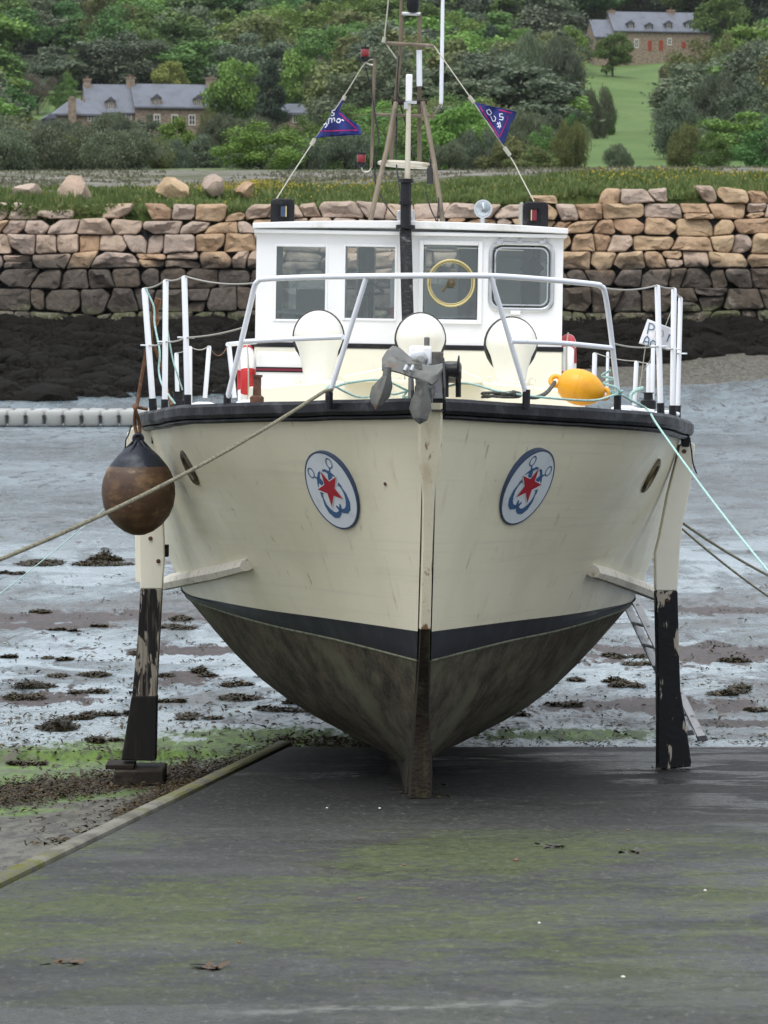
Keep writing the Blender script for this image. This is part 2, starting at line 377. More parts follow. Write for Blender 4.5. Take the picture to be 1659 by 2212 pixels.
# ---- mud flat
def masks(x, y):
    weed = 0; green = 0
    n = fbm(x * .35, y * .22, 7)
    px, py = PX(V((x, y, -.5)))
    for (cx, cy, wx, wy) in ((150, 1325, 340, 13), (60, 1346, 300, 8), (1480, 1402, 240, 20), (1420, 1512, 300, 17), (1560, 1310, 150, 8), (420, 1398, 150, 10), (60, 1500, 120, 15), (400, 1455, 90, 14), (1640, 1555, 200, 10)):
        q = ((px - cx) / wx) ** 2 + ((py - cy) / wy) ** 2
        weed = max(weed, 1.05 * exp(-q * .8))
    for (cx, cy, wx, wy) in ((560, 1580, 210, 26), (300, 1620, 330, 26), (80, 1690, 320, 34), (110, 1768, 240, 30), (60, 1640, 200, 14), (20, 1840, 120, 20), (1250, 1580, 230, 16), (430, 1600, 300, 14)):
        q = ((px - cx) / wx) ** 2 + ((py - cy) / wy) ** 2
        green = max(green, .92 * exp(-q * .6))
    dry = max(sm(1580, 1625, py + 14 * n) * sm(31, 27, y), sm(893, 882, py - 3 * n))
    return weed, green, dry

mb = MB(); rows = []
ys = [6 + i * .5 for i in range(24)]
D_ = 18.0
while D_ < 124:
    ys.append(D_); D_ += max(.09, D_ * D_ * 3.0 / (F * 3.8) * .8)
nx = 170
MA = []
for y in ys:
    hw = 4 + y * .17
    for i in range(nx + 1):
        u = i / nx * 2 - 1
        x = hw * (u * .75 + .25 * u ** 3) * (1 + .8 * abs(u) ** 7)
        mb.v.append((x, y, mudz(x, y))); MA.append(masks(x, y))
for j in range(len(ys) - 1):
    for i in range(nx):
        a = j * (nx + 1) + i
        mb.f.append((a, a + 1, a + nx + 2, a + nx + 1))
m, t, b, ln = newmat('wet_mud')
src = coordsrc(t)
at = t.nodes.new('ShaderNodeAttribute'); at.attribute_name = 'masks'
sep = t.nodes.new('ShaderNodeSeparateColor'); ln(at.outputs['Color'], sep.inputs[0])
nf = noisenode(t, src, 9, (1, .28, 1), 6, .7); nm = noisenode(t, src, 1.3, (1, .45, 1), 7, .68, .4); ns = noisenode(t, src, 4.2, (.9, .22, 1), 6, .72, .5, (3, 3, 3))
nl = noisenode(t, src, .16, (.6, .35, 1), 4, .6)
wf = ramp(t, math_(t, 'ADD', sep.outputs[0], math_(t, 'MULTIPLY', math_(t, 'SUBTRACT', math_(t, 'MULTIPLY', math_(t, 'ADD', ns, nm), .5), .5), 4.6)), .44, .60)
gf = ramp(t, math_(t, 'ADD', sep.outputs[1], math_(t, 'MULTIPLY', math_(t, 'SUBTRACT', math_(t, 'MULTIPLY', math_(t, 'ADD', nf, nm), .5), .5), 3.2)), .40, .70)
df = ramp(t, math_(t, 'ADD', sep.outputs[2], math_(t, 'MULTIPLY', math_(t, 'SUBTRACT', nm, .5), .9)), .35, .65)
spk = ramp(t, ns, .545, .60); spk2 = ramp(t, nf, .54, .62)
c = mixc(t, ramp(t, nm, .38, .62), (.088, .118, .132), (.175, .232, .262))
c = mixc(t, math_(t, 'MULTIPLY', spk, .8), c, (.048, .046, .044))
c = mixc(t, math_(t, 'MULTIPLY', spk2, .6), c, (.065, .063, .062))
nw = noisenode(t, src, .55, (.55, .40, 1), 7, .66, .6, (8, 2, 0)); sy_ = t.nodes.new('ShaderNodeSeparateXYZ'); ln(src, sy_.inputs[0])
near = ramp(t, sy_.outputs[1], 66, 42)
film_sheen = math_(t, 'MULTIPLY', ramp(t, nw, .47, .53), near)
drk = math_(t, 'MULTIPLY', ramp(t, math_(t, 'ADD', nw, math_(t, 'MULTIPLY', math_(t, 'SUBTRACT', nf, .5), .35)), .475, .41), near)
c = mixc(t, math_(t, 'MULTIPLY', film_sheen, .8), c, (.345, .415, .45))  # sky reflection on the wet mud, painted in as pale base colour
c = mixc(t, math_(t, 'MULTIPLY', drk, .75), c, mixc(t, ramp(t, nf, .40, .60), (.115, .112, .105), (.040, .037, .030)))
c = mixc(t, df, c, mixc(t, ramp(t, nf, .42, .58), (.098, .092, .066), (.032, .029, .018)))
c = mixc(t, gf, c, mixc(t, ramp(t, nf, .42, .6), (.095, .175, .012), (.05, .085, .015)))
c = mixc(t, wf, c, mixc(t, ramp(t, nf, .4, .62), (.048, .031, .027), (.022, .016, .013)))
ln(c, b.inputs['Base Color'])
rgh = math_(t, 'ADD', math_(t, 'MULTIPLY', math_(t, 'MAXIMUM', math_(t, 'MAXIMUM', wf, gf), math_(t, 'MAXIMUM', math_(t, 'MAXIMUM', df, drk), spk)), .36), ramp(t, nl, .38, .62, .10, .30))
ln(rgh, b.inputs['Roughness'])
b.inputs['Specular IOR Level'].default_value = .6; b.inputs['IOR'].default_value = 1.4
h = math_(t, 'ADD', math_(t, 'MULTIPLY', nm, 1.0), math_(t, 'MULTIPLY', math_(t, 'ADD', ns, math_(t, 'MULTIPLY', nf, .4)), .5))
bumpnode(t, b, h, .8, .07)
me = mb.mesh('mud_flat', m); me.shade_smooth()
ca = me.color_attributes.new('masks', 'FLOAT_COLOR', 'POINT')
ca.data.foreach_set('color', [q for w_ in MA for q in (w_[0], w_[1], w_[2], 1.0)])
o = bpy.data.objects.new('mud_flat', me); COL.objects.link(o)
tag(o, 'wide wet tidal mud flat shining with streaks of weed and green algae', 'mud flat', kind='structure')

# ---- slipway
mb = MB()
ysl = [-14, -6, 0, 4] + [8 + i * .4 for i in range(51)]
nxs = 40
for y in ysl:
    for i in range(nxs + 1):
        u = i / nxs; x0 = slipx(y) + .10
        x = x0 + (14 - x0) * u
        yy = y if y < 28 else y + .22 * fbm(x * .8, 1.5) + .10 * fbm(x * 4, 2)
        mb.v.append((x, yy, slipz(yy) - .006 * fbm(x * .6, yy * .6) * 0 - (.16 if y > 27.9 else 0)))
for j in range(len(ysl) - 1):
    for i in range(nxs):
        a = j * (nxs + 1) + i; mb.f.append((a, a + 1, a + nxs + 2, a + nxs + 1))
m, t, b, ln = newmat('slipway_concrete'); src = coordsrc(t)
n1 = noisenode(t, src, .55, (1, .8, 1), 6, .62, .5); n2 = noisenode(t, src, 1.5, (.7, 1, 1), 6, .65, .4, (4, 2, 0)); n3 = noisenode(t, src, 27, (1, .35, 1), 5, .85); n4 = noisenode(t, src, 12, (1, 1, 1), 5, .7, 0, (1, 7, 0)); n5 = noisenode(t, src, .32, (.8, 1.4, 1), 4, .6, .5, (7, 1, 0)); n6 = noisenode(t, src, 4.5, (.8, 1, 1), 6, .75, .3, (2, 8, 0))
sx = t.nodes.new('ShaderNodeSeparateXYZ'); ln(src, sx.inputs[0])
alg = math_(t, 'MULTIPLY', ramp(t, math_(t, 'ADD', sx.outputs[1], math_(t, 'MULTIPLY', n1, 2.5)), 22.6, 19.6), ramp(t, sx.outputs[1], 11.2, 14.2, .12, 1))
wet_shade = ramp(t, math_(t, 'ADD', sx.outputs[1], math_(t, 'MULTIPLY', n2, 1.6)), 19.6, 22.6)     # algae grows below the dry top; under-boat shade painted over the wet toe
c = mixc(t, ramp(t, n2, .35, .65), (.019, .0205, .0185), (.043, .045, .041))
c = mixc(t, ramp(t, n4, .46, .68, 0, .5), c, (.062, .061, .052))
c = mixc(t, ramp(t, n5, .50, .64, 0, .7), c, (.026, .027, .029))
alp = ramp(t, math_(t, 'ADD', n1, math_(t, 'ADD', math_(t, 'MULTIPLY', math_(t, 'SUBTRACT', n4, .5), .30), math_(t, 'MULTIPLY', math_(t, 'SUBTRACT', n6, .5), .65))), .44, .60)
alf = math_(t, 'MULTIPLY', alp, alg)
c = mixc(t, math_(t, 'MULTIPLY', alf, .82), c, mixc(t, ramp(t, n4, .4, .65), (.034, .050, .008), (.066, .086, .016)))
c = mixc(t, math_(t, 'MULTIPLY', wet_shade, .90), c, (.006, .006, .006))
c = mixc(t, ramp(t, n3, .55, .68, 0, .65), c, (.15, .148, .135))
c = mixc(t, ramp(t, n3, .46, .36, 0, .75), c, (.008, .008, .008))
stn = math_(t, 'MULTIPLY', ramp(t, math_(t, 'ABSOLUTE', math_(t, 'ADD', math_(t, 'SUBTRACT', sx.outputs[1], 12.05), math_(t, 'ADD', math_(t, 'MULTIPLY', sx.outputs[0], -.22), math_(t, 'MULTIPLY', math_(t, 'SUBTRACT', n6, .5), .5)))), .13, .02), ramp(t, math_(t, 'ABSOLUTE', sx.outputs[0]), .75, .35))
c = mixc(t, math_(t, 'MULTIPLY', stn, ramp(t, n4, .40, .58)), c, (.13, .135, .12))
wr = math_(t, 'MULTIPLY', math_(t, 'MULTIPLY', ramp(t, sx.outputs[0], 1.0, 2.0), ramp(t, n2, .46, .54)), math_(t, 'MULTIPLY', ramp(t, sx.outputs[1], 20.4, 21.2), ramp(t, sx.outputs[1], 27.5, 24.5)))
ln(c, b.inputs['Base Color'])
wet = math_(t, 'MULTIPLY', ramp(t, n5, .46, .60), ramp(t, n2, .40, .55))
ln(math_(t, 'ADD', math_(t, 'MULTIPLY', math_(t, 'MAXIMUM', wet, math_(t, 'MULTIPLY', wr, 1.35)), -.34), ramp(t, n4, .3, .7, .54, .74)), b.inputs['Roughness']); b.inputs['Specular IOR Level'].default_value = .3
bumpnode(t, b, math_(t, 'ADD', n3, n4), .5, .012)
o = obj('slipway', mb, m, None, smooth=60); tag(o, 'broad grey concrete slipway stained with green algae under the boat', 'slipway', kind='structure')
# kerb along its left edge
mb = MB(); rings = []
for i in range(60):
    y = 6 + (28.0 - 6) * i / 59; x = slipx(y); z = slipz(y); j = .006 * fbm(y * 2, 0, 5)
    rings.append([V((x - .04 + j, y, z - .30)), V((x - .035 + j, y, z + .012)), V((x - .02 + j, y, z + .024)), V((x + .055, y, z + .024 + j)), V((x + .07, y, z + .012)), V((x + .105, y, z - .30))])
mb.loft(rings)
o = obj('slipway_kerb', mb, M['kerb'], None, smooth=40); tag(o, 'pale concrete kerb along the left edge of the slipway, mossy near the camera', 'kerb', kind='structure')

# ---- hill and land behind the wall
FIELDS = [[(1262, 138), (1290, 100), (1480, 100), (1470, 150), (1420, 200), (1410, 250), (1425, 300), (1490, 340), (1600, 345), (1700, 350), (1700, 390), (1215, 390), (1250, 320), (1275, 240)], [(60, 195), (175, 195), (175, 262), (60, 262)]]
def inpoly(x, y, P):
    r_ = False
    for i in range(len(P)):
        (x1, y1), (x2, y2) = P[i], P[i - 1]
        if (y1 > y) != (y2 > y) and x < (x2 - x1) * (y - y1) / (y2 - y1) + x1: r_ = not r_
    return r_
mb = MB(); FA = []; yh = [120.45]; D_ = 120.55
while D_ < 1500: yh.append(D_); D_ *= 1.0125 if D_ > 150 else 1.006
nx = 110
for y in yh:
    hw = 30 + y * .2
    for i in range(nx + 1):
        x = hw * (i / nx * 2 - 1); mb.v.append((x, y, hillz(x, y) - (3.5 if y < 120.5 else 0)))
        q_ = PX(V((x, y, hillz(x, y)))); FA.append(1.0 if y < 206 or any(inpoly(q_[0], q_[1], P_) for P_ in FIELDS) else 0.0)
for j in range(len(yh) - 1):
    for i in range(nx):
        a = j * (nx + 1) + i; mb.f.append((a, a + 1, a + nx + 2, a + nx + 1))
m, t, b, ln = newmat('hill_ground'); src = coordsrc(t)
sx = t.nodes.new('ShaderNodeSeparateXYZ'); ln(src, sx.inputs[0])
n1 = noisenode(t, src, .12, (1, 1, 1), 6, .6); n2 = noisenode(t, src, 1.6, (1, 1, 1), 6, .7); n3 = noisenode(t, src, .03, (1, 1, 1), 4, .6)
heath = mixc(t, ramp(t, n2, .38, .64), (.135, .128, .105), (.23, .22, .195))
heath = mixc(t, ramp(t, n1, .46, .62, 0, .85), heath, (.072, .082, .032))
field = mixc(t, ramp(t, n1, .35, .65), (.090, .150, .045), (.125, .185, .060))
field = mixc(t, ramp(t, n2, .45, .7, 0, .7), field, (.070, .130, .045))
verge = mixc(t, ramp(t, n2, .4, .6), (.065, .105, .025), (.11, .145, .04))
c = mixc(t, ramp(t, math_(t, 'ADD', sx.outputs[1], math_(t, 'MULTIPLY', n1, 8)), 128, 134), verge, heath)
at = t.nodes.new('ShaderNodeAttribute'); at.attribute_name = 'pasture'
field = mixc(t, ramp(t, math_(t, 'ADD', at.outputs['Fac'], math_(t, 'MULTIPLY', math_(t, 'SUBTRACT', n1, .5), 1.2)), .35, .65), mixc(t, ramp(t, n2, .4, .65), (.022, .032, .014), (.045, .058, .024)), field)
c = mixc(t, ramp(t, math_(t, 'ADD', sx.outputs[1], math_(t, 'MULTIPLY', n1, 20)), 200, 225), c, field)
ln(c, b.inputs['Base Color']); b.inputs['Roughness'].default_value = .9; b.inputs['Specular IOR Level'].default_value = .2
bumpnode(t, b, n2, .8, .25)
me = mb.mesh('hillside', m); me.shade_smooth(); pa_ = me.attributes.new('pasture', 'FLOAT', 'POINT'); pa_.data.foreach_set('value', FA); o = bpy.data.objects.new('hillside', me); COL.objects.link(o)
tag(o, 'hillside of grass field and rough ground rising behind the sea wall', 'hillside', kind='structure')

# ------------------------------------------------------------------ sea wall of granite blocks
rw = random.Random(21)
WX0, WX1, WB, WT = -40.0, 40.0, 1.1, 7.0
stones = []
bnd = []; z = WB
while z < WT + .6:
    bnd.append((z, rw.uniform(0, 99))); z += rw.uniform(.50, .84)
def bz(k, x): return bnd[k][0] + .15 * fbm(x * .33, bnd[k][1], 0, 2) + .08 * fbm(x * 1.1, bnd[k][1], 5, 2)
for k in range(len(bnd) - 1):
    x = WX0 - rw.uniform(0, 1.2); tl = rw.uniform(-.1, .1)
    while x < WX1:
        w_ = rw.choice((.55, .65, .75, .85, .95, 1.05, 1.2, 1.4)) * rw.uniform(.88, 1.12)
        tr_ = rw.gauss(0, .08) if rw.random() < .84 else rw.choice((-1, 1)) * rw.uniform(.12, .22)
        tr_ = max(-.3, min(.3, tr_)); xa, xb = x, x + w_
        if xb + tr_ - (xa + tl) < .2 or xb - tr_ - (xa - tl) < .2: tr_ = tl
        q = [(xa - tl, bz(k, xa - tl)), (xb - tr_, bz(k, xb - tr_)), (xb + tr_, bz(k + 1, xb + tr_)), (xa + tl, bz(k + 1, xa + tl))]
        if w_ > .55 and rw.random() < .10:               # two thin stones one on the other
            u = rw.uniform(.38, .62); v_ = u + rw.uniform(-.1, .1)
            l_ = (q[0][0] + (q[3][0] - q[0][0]) * u, q[0][1] + (q[3][1] - q[0][1]) * u); r_ = (q[1][0] + (q[2][0] - q[1][0]) * v_, q[1][1] + (q[2][1] - q[1][1]) * v_)
            parts_ = [[q[0], q[1], r_, l_], [l_, r_, q[2], q[3]]]
        else: parts_ = [q]
        for p_ in parts_:
            # knock the corners off
            out = []
            for i in range(4):
                p, a_, b_ = p_[i], p_[i - 1], p_[(i + 1) % 4]; ch = rw.choice((.02, .03, .05, .08, .12)) if rw.random() < .85 else .26
                la = math.hypot(a_[0] - p[0], a_[1] - p[1]) or 1; lb = math.hypot(b_[0] - p[0], b_[1] - p[1]) or 1
                ca, cb = min(ch / la, .42), min(ch * rw.uniform(.6, 1.6) / lb, .42)
                out.append((p[0] + (a_[0] - p[0]) * ca, p[1] + (a_[1] - p[1]) * ca)); out.append((p[0] + (b_[0] - p[0]) * cb, p[1] + (b_[1] - p[1]) * cb))
            stones.append(out)
        x = xb; tl = tr_

def wall_y(z): return WALLY - (5.9 - z) * .42         # battered face
GRAN = []
for i, (c0, c1) in enumerate([((0.488, 0.370, 0.278), (0.378, 0.290, 0.221)), ((0.525, 0.388, 0.244), (0.403, 0.290, 0.176)), ((0.451, 0.351, 0.284), (0.342, 0.271, 0.221)), ((0.439, 0.290, 0.181), (0.317, 0.209, 0.130)), ((0.512, 0.407, 0.329), (0.403, 0.320, 0.256)), ((0.488, 0.345, 0.216), (0.378, 0.259, 0.159))]):
    m, t, b, ln = newmat('granite_%d' % i); src = t.nodes.new('ShaderNodeNewGeometry').outputs['Position']
    sx = t.nodes.new('ShaderNodeSeparateXYZ'); ln(src, sx.inputs[0])
    n1 = noisenode(t, src, 1.1, (1, 1, 1), 6, .65, .3, (i, i, i)); n2 = noisenode(t, src, 6, (1, 1, 1), 5, .7); n3 = noisenode(t, src, .35, (1, 1, 1), 3, .6, 0, (3, 3, 3)); n4 = noisenode(t, src, 30, (1, 1, 1), 3, .6)
    c = mixc(t, ramp(t, n1, .38, .64), c1, c0)
    c = mixc(t, ramp(t, n2, .56, .7, 0, .45), c, (c1[0] * .55, c1[1] * .5, c1[2] * .5))
    c = mixc(t, ramp(t, n2, .44, .32, 0, .5), c, (.44, .37, .31))
    c = mixc(t, ramp(t, n4, .58, .66, 0, .35), c, (.12, .09, .07))
    hz = math_(t, 'ADD', sx.outputs[2], math_(t, 'MULTIPLY', math_(t, 'SUBTRACT', n3, .5), 1.9))
    hz = math_(t, 'ADD', hz, math_(t, 'MULTIPLY', math_(t, 'SUBTRACT', n1, .5), .8))
    tide = ramp(t, hz, 4.52, 3.92)                    # black lichen below the high water mark
    c = mixc(t, math_(t, 'MULTIPLY', tide, .90), c, mixc(t, ramp(t, n2, .4, .65), (.030, .028, .025), (.070, .062, .052)))
    gr = math_(t, 'MULTIPLY', ramp(t, hz, 2.72, 2.42), ramp(t, n1, .40, .60))
    c = mixc(t, math_(t, 'MULTIPLY', gr, .7), c, (.085, .105, .04))
    gr2 = math_(t, 'MULTIPLY', ramp(t, hz, 2.75, 2.35), ramp(t, n2, .52, .60))
    c = mixc(t, math_(t, 'MULTIPLY', gr2, .6), c, (.22, .20, .16))
    ln(c, b.inputs['Base Color']); b.inputs['Roughness'].default_value = .85; b.inputs['Specular IOR Level'].default_value = .25
    bumpnode(t, b, math_(t, 'ADD', n2, n1), .8, .09); GRAN.append(m)

def stone_mb(mb, poly, rnd):
    cx = sum(p[0] for p in poly) / len(poly); cz = sum(p[1] for p in poly) / len(poly)
    # drop tiny edges, round the corners
    P = []
    for i in range(len(poly)):
        p, q = poly[i], poly[(i + 1) % len(poly)]; l = math.hypot(q[0] - p[0], q[1] - p[1])
        if l < .03: continue
        for u in ((.06, .35, .65, .94) if l > .35 else (.25, .75)): P.append((p[0] + (q[0] - p[0]) * u, p[1] + (q[1] - p[1]) * u))
    if len(P) < 5: return False
    sdx = rnd.uniform(0, 99); depth = rnd.uniform(-.10, .20); tx, tz = rnd.uniform(-.22, .22), rnd.uniform(-.40, .16)
    gap = .006 + rnd.random() * .018
    rings = []
    ext = max(abs(p[0] - cx) for p in P)
    for k, (sc, dy) in enumerate(((1.0, .55), (1.0, .10), (.995, .01), (.96, -.05), (.82, -.085), (.45, -.10))):
        r = []
        for p in P:
            dx, dz = p[0] - cx, p[1] - cz; l = math.hypot(dx, dz) or 1
            f = max(.1, (l - gap) / l) * sc
            nn_ = fbm(p[0] * 2.6 + sdx, p[1] * 2.6, k * .12, 3)
            f *= 1 + .10 * fbm(p[0] * 1.9 + sdx, p[1] * 1.9, 4, 2) * (.7 if k > 0 else .4) - .005
            x, z_ = cx + dx * f, cz + dz * f
            y = wall_y(z_) + dy - (depth if k > 0 else 0) + (nn_ * .11 + tx * dx + tz * dz if k > 1 else 0)
            r.append(V((x, y, z_)))
        rings.append(r)
    mb.loft(rings, True, False, True); return True

wall = empty('sea_wall', (0, WALLY, 2)); tag(wall, 'long sea wall of big pink granite blocks, blackened below the tide line', 'sea wall')
rank = []
for poly in stones:
    cx = sum(p[0] for p in poly) / len(poly); cz = sum(p[1] for p in poly) / len(poly)
    lim = walltop(cx) + .30 + .30 * fbm(cx * .8, 2.2)
    if cz > lim: continue
    A = 0
    for i in range(len(poly)):
        p, q = poly[i], poly[(i + 1) % len(poly)]; A += p[0] * q[1] - q[0] * p[1]
    px, py = PX(V((cx, wall_y(cz), cz)))
    vis = 0 < px < 1659 and not (545 < px < 1220 and py > 482) and cz > 2.0
    rank.append((vis * abs(A), cx, cz, poly))
rank.sort(key=lambda r: -r[0])
rub = MB()
for i, (A, cx, cz, poly) in enumerate(rank):
    rnd = random.Random(i * 7 + 3)
    g = rnd.choice((0, 2, 2, 4, 4, 5, 3, 0)) if cx < 3 else rnd.choice((0, 1, 1, 5, 3, 4, 5, 2))
    if i < 96:
        mb = MB()
        if stone_mb(mb, poly, rnd):
            o = obj('block', mb, GRAN[g], None, smooth=38); o.parent = wall; o.matrix_parent_inverse = Matrix.Translation((0, -WALLY, -2))
    else:
        rub.cur = g; stone_mb(rub, poly, rnd)
o = obj('rubble', rub, GRAN, None, smooth=38); o.parent = wall; o.matrix_parent_inverse = Matrix.Translation((0, -WALLY, -2)); o['kind'] = 'stuff'
mb = MB()
mb.loft([[V((x, wall_y(WB) + .5, WB - 1.5)), V((x, wall_y(walltop(x)) + .32, walltop(x) - .25)), V((x, WALLY + 2.2, walltop(x) - .25)), V((x, WALLY + 2.2, WB - 1.5))] for x in [WX0 + i * 1.0 for i in range(81)]])
o = obj('core', mb, M['dark'], None, smooth=0); o.parent = wall; o.matrix_parent_inverse = Matrix.Translation((0, -WALLY, -2))

# ---- weed covered boulders at the toe of the wall
rb = random.Random(5)
def toez(x, y):
    """height of the weedy slope"""
    foot = 103.0 + 8.5 * sm(-1, 9, x) + 1.2 * fbm(x * .25, 9)
    return mudz(x, y) + max(0, (2.05 - mudz(x, 118)) * sm(foot, 118.2, y) ** .85) if y > foot else mudz(x, y) - .3
m, t, b, ln = newmat('weed_rock'); src = coordsrc(t)
n1 = noisenode(t, src, .8, (1, 1, 1), 6, .7); n2 = noisenode(t, src, 7, (1, 1, .4), 6, .75, 1.0); n3 = noisenode(t, src, 26, (1, 1, .3), 4, .7, 1)
c = mixc(t, ramp(t, n2, .35, .65), (.006, .0055, .005), (.020, .017, .012))
c = mixc(t, ramp(t, n3, .5, .68, 0, .6), c, (.040, .034, .022))
c = mixc(t, ramp(t, n1, .58, .72, 0, .4), c, (.038, .032, .018))
ln(c, b.inputs['Base Color']); b.inputs['Roughness'].default_value = .8; b.inputs['Specular IOR Level'].default_value = .12
bumpnode(t, b, math_(t, 'ADD', n2, n3), 1.0, .16); M['weed_rock'] = m
ico = bmesh.new(); bmesh.ops.create_icosphere(ico, subdivisions=3, radius=1.0)
IV = [v.co.copy() for v in ico.verts]; IF = [tuple(v.index for v in f.verts) for f in ico.faces]; ico.free()
ico = bmesh.new(); bmesh.ops.create_icosphere(ico, subdivisions=2, radius=1.0)
IV2 = [v.co.copy() for v in ico.verts]; IF2 = [tuple(v.index for v in f.verts) for f in ico.faces]; ico.free()
def rock(mb, c, d, rnd, angular=.0, lo=False, amp=.28, freq=1.1):
    iv, if_ = (IV2, IF2) if lo else (IV, IF)
    s = V((rnd.uniform(0, 90), rnd.uniform(0, 90), rnd.uniform(0, 90)))
    R = Matrix.Rotation(rnd.uniform(0, 6.28), 3, 'Z') @ Matrix.Rotation(rnd.uniform(-.25, .25), 3, 'X')
    planes = []
    for k in range(int(angular)):
        n_ = V((rnd.gauss(0, 1), rnd.gauss(0, 1), rnd.gauss(0, 1))).normalized(); planes.append((n_, rnd.uniform(.45, .75)))
    vs = []
    for p in iv:
        q = p.copy()
        for n_, dd in planes:
            e = q.dot(n_) - dd
            if e > 0: q -= n_ * e * .92
        q *= 1 + amp * noise.noise(p * freq + s) + .10 * noise.noise(p * 3.1 + s)
        vs.append(V(c) + R @ V((q.x * d[0], q.y * d[1], q.z * d[2])))
    mb.add(vs, if_)
mb = MB()
for i in range(3300):
    y = rb.uniform(102.5, 118.6); x = rb.uniform(-28, 28)
    z = toez(x, y)
    if z < mudz(x, y) - .1: continue
    s_ = rb.choice((.16, .22, .3, .4, .55, .7)) * rb.uniform(.8, 1.2)
    rock(mb, (x, y, z - s_ * .25), (s_ * rb.uniform(.8, 1.4), s_, s_ * rb.uniform(.45, .75)), rb, 0, True, .35, 1.3)
# ground between the boulders
gx = [-39 + i * 1.3 for i in range(61)]; gy = [101 + i * .8 for i in range(23)]
for y in gy:
    pass
o_ = len(mb.v)
vs = [(x, y, toez(x, y) - .05) for y in gy for x in gx]
fs = [(j * 61 + i, j * 61 + i + 1, j * 61 + i + 62, j * 61 + i + 61) for j in range(22) for i in range(60)]
mb.add(vs, fs)
# hanging fronds
for i in range(17000):
    y = rb.uniform(102.8, 118.4); x = rb.uniform(-17, 17); z = toez(x, y)
    if z < mudz(x, y) - .1: continue
    z += rb.uniform(-.1, .28); l = rb.uniform(.12, .34); w_ = rb.uniform(.02, .05); a = rb.uniform(-1.2, 1.2)
    d = V((sin(a) * l, -l * .6, -l * rb.uniform(.2, .9))); s_ = V((w_, 0, 0)); p = V((x, y, z))
    mb.add([p - s_, p + s_, p + d * .6 + s_ + V((0, 0, .03)), p + d, p + d * .6 - s_], [(0, 1, 2, 3, 4)])
o = obj('seaweed_boulders', mb, M['weed_rock'], None, smooth=60, fix=False); tag(o, 'dark seaweed smothering the tumbled boulders at the foot of the sea wall', 'seaweed', kind='stuff')

# ---- loose boulders on the bank
def boulder(px0, px1, py0, py1, y, g, label, seed):
    rnd = random.Random(seed); a = W(px0, py1, y); c = W(px1, py0, y)
    w_, h_ = (c.x - a.x) / 2, (c.z - a.z)
    base = hillz((a.x + c.x) / 2, y); mb = MB()
    rock(mb, (0, 0, 0), (w_ * 1.28, w_ * .9, h_ * .95), rnd, 13, False, .12, 1.0)
    o = obj('boulder', mb, GRAN[g], None, smooth=30, fix=False); o.location = ((a.x + c.x) / 2, y, a.z + h_ * .40)
    # keep the long side to the camera
    tag(o, label, 'boulder', 'loose boulders on the bank')
boulder(20, 92, 398, 425, 124.4, 4, 'low flat pale boulder lying in the grass at the far left of the bank', 3)
boulder(115, 197, 388, 430, 124.4, 0, 'big pink wedge shaped boulder on the grass bank, second from the left', 11)
boulder(338, 412, 386, 426, 124.4, 1, 'orange brown pointed boulder half hidden by grass, between two paler ones', 5)
boulder(430, 498, 382, 416, 124.4, 2, 'grey pointed boulder on the bank left of the round yellow one', 17)
boulder(503, 562, 390, 424, 124.4, 5, 'rounded yellowish boulder beside the yellow flowers', 29)

# ---- grass verge and flowers (nobody could count them)
def leafmat(name, cols, rough=.6, trans=.25, spread=.35, nscale=.5):
    m, t, b, ln = newmat(name); src = coordsrc(t)
    gi = t.nodes.new('ShaderNodeNewGeometry'); oi = t.nodes.new('ShaderNodeObjectInfo')
    n1 = noisenode(t, src, nscale, (1, 1, 1), 3, .6)
    f = math_(t, 'ADD', math_(t, 'MULTIPLY', gi.outputs['Random Per Island'], .55), math_(t, 'MULTIPLY', ramp(t, n1, .3, .7), .45))
    c = mixc(t, f, cols[0], cols[1])
    if len(cols) > 2: c = mixc(t, ramp(t, gi.outputs['Random Per Island'], .82, .9, 0, .8), c, cols[2])
    hs = t.nodes.new('ShaderNodeHueSaturation'); hs.inputs['Saturation'].default_value = 1
    ln(ramp(t, oi.outputs['Random'], 0, 1, .485, .515), hs.inputs['Hue']); ln(ramp(t, oi.outputs['Random'], 0, 1, 1 - spread * .5, 1 + spread * .5), hs.inputs['Value'])
    ln(c, hs.inputs['Color'])
    ln(hs.outputs[0], b.inputs['Base Color']); b.inputs['Roughness'].default_value = rough; b.inputs['Specular IOR Level'].default_value = .2
    tl = t.nodes.new('ShaderNodeBsdfTranslucent'); ln(hs.outputs[0], tl.inputs[0])
    ms = t.nodes.new('ShaderNodeMixShader'); ms.inputs[0].default_value = trans
    ln(b.outputs[0], ms.inputs[1]); ln(tl.outputs[0], ms.inputs[2]); ln(ms.outputs[0], t.nodes['Material Output'].inputs[0])
    return m
M['grass'] = leafmat('grass_blades', [(.070, .105, .028), (.155, .205, .065), (.25, .24, .10)], nscale=.35)
M['grass_grey'] = leafmat('heath_tufts', [(.10, .11, .06), (.19, .18, .13), (.13, .14, .07)], nscale=.3)
M['flower'] = leafmat('yellow_petals', [(.42, .36, .03), (.52, .45, .05)], trans=.3)
rg = random.Random(3)
mb = MB()
for i in range(36000):
    y = 120.4 + 11 * rg.random() ** 1.5; x = rg.uniform(-17.5, 17.5)
    h_ = rg.uniform(.10, .26) * (1 + .9 * max(0, fbm(x * .5, y * .5, 8))) * (1.5 if (x < -9.2 and y < 124) else 1)
    if y < 120.8 and fbm(x * .9, 7.7) > .15: h_ *= 1.5
    z = hillz(x, y) - .03
    a = rg.uniform(0, 6.28); w_ = .035 + .03 * rg.random(); s_ = V((cos(a) * w_, sin(a) * w_, 0)); tip = V((rg.gauss(0, .09), rg.gauss(0, .09), h_))
    p = V((x, y, z)); mb.add([p - s_, p + s_, p + tip], [(0, 1, 2)])
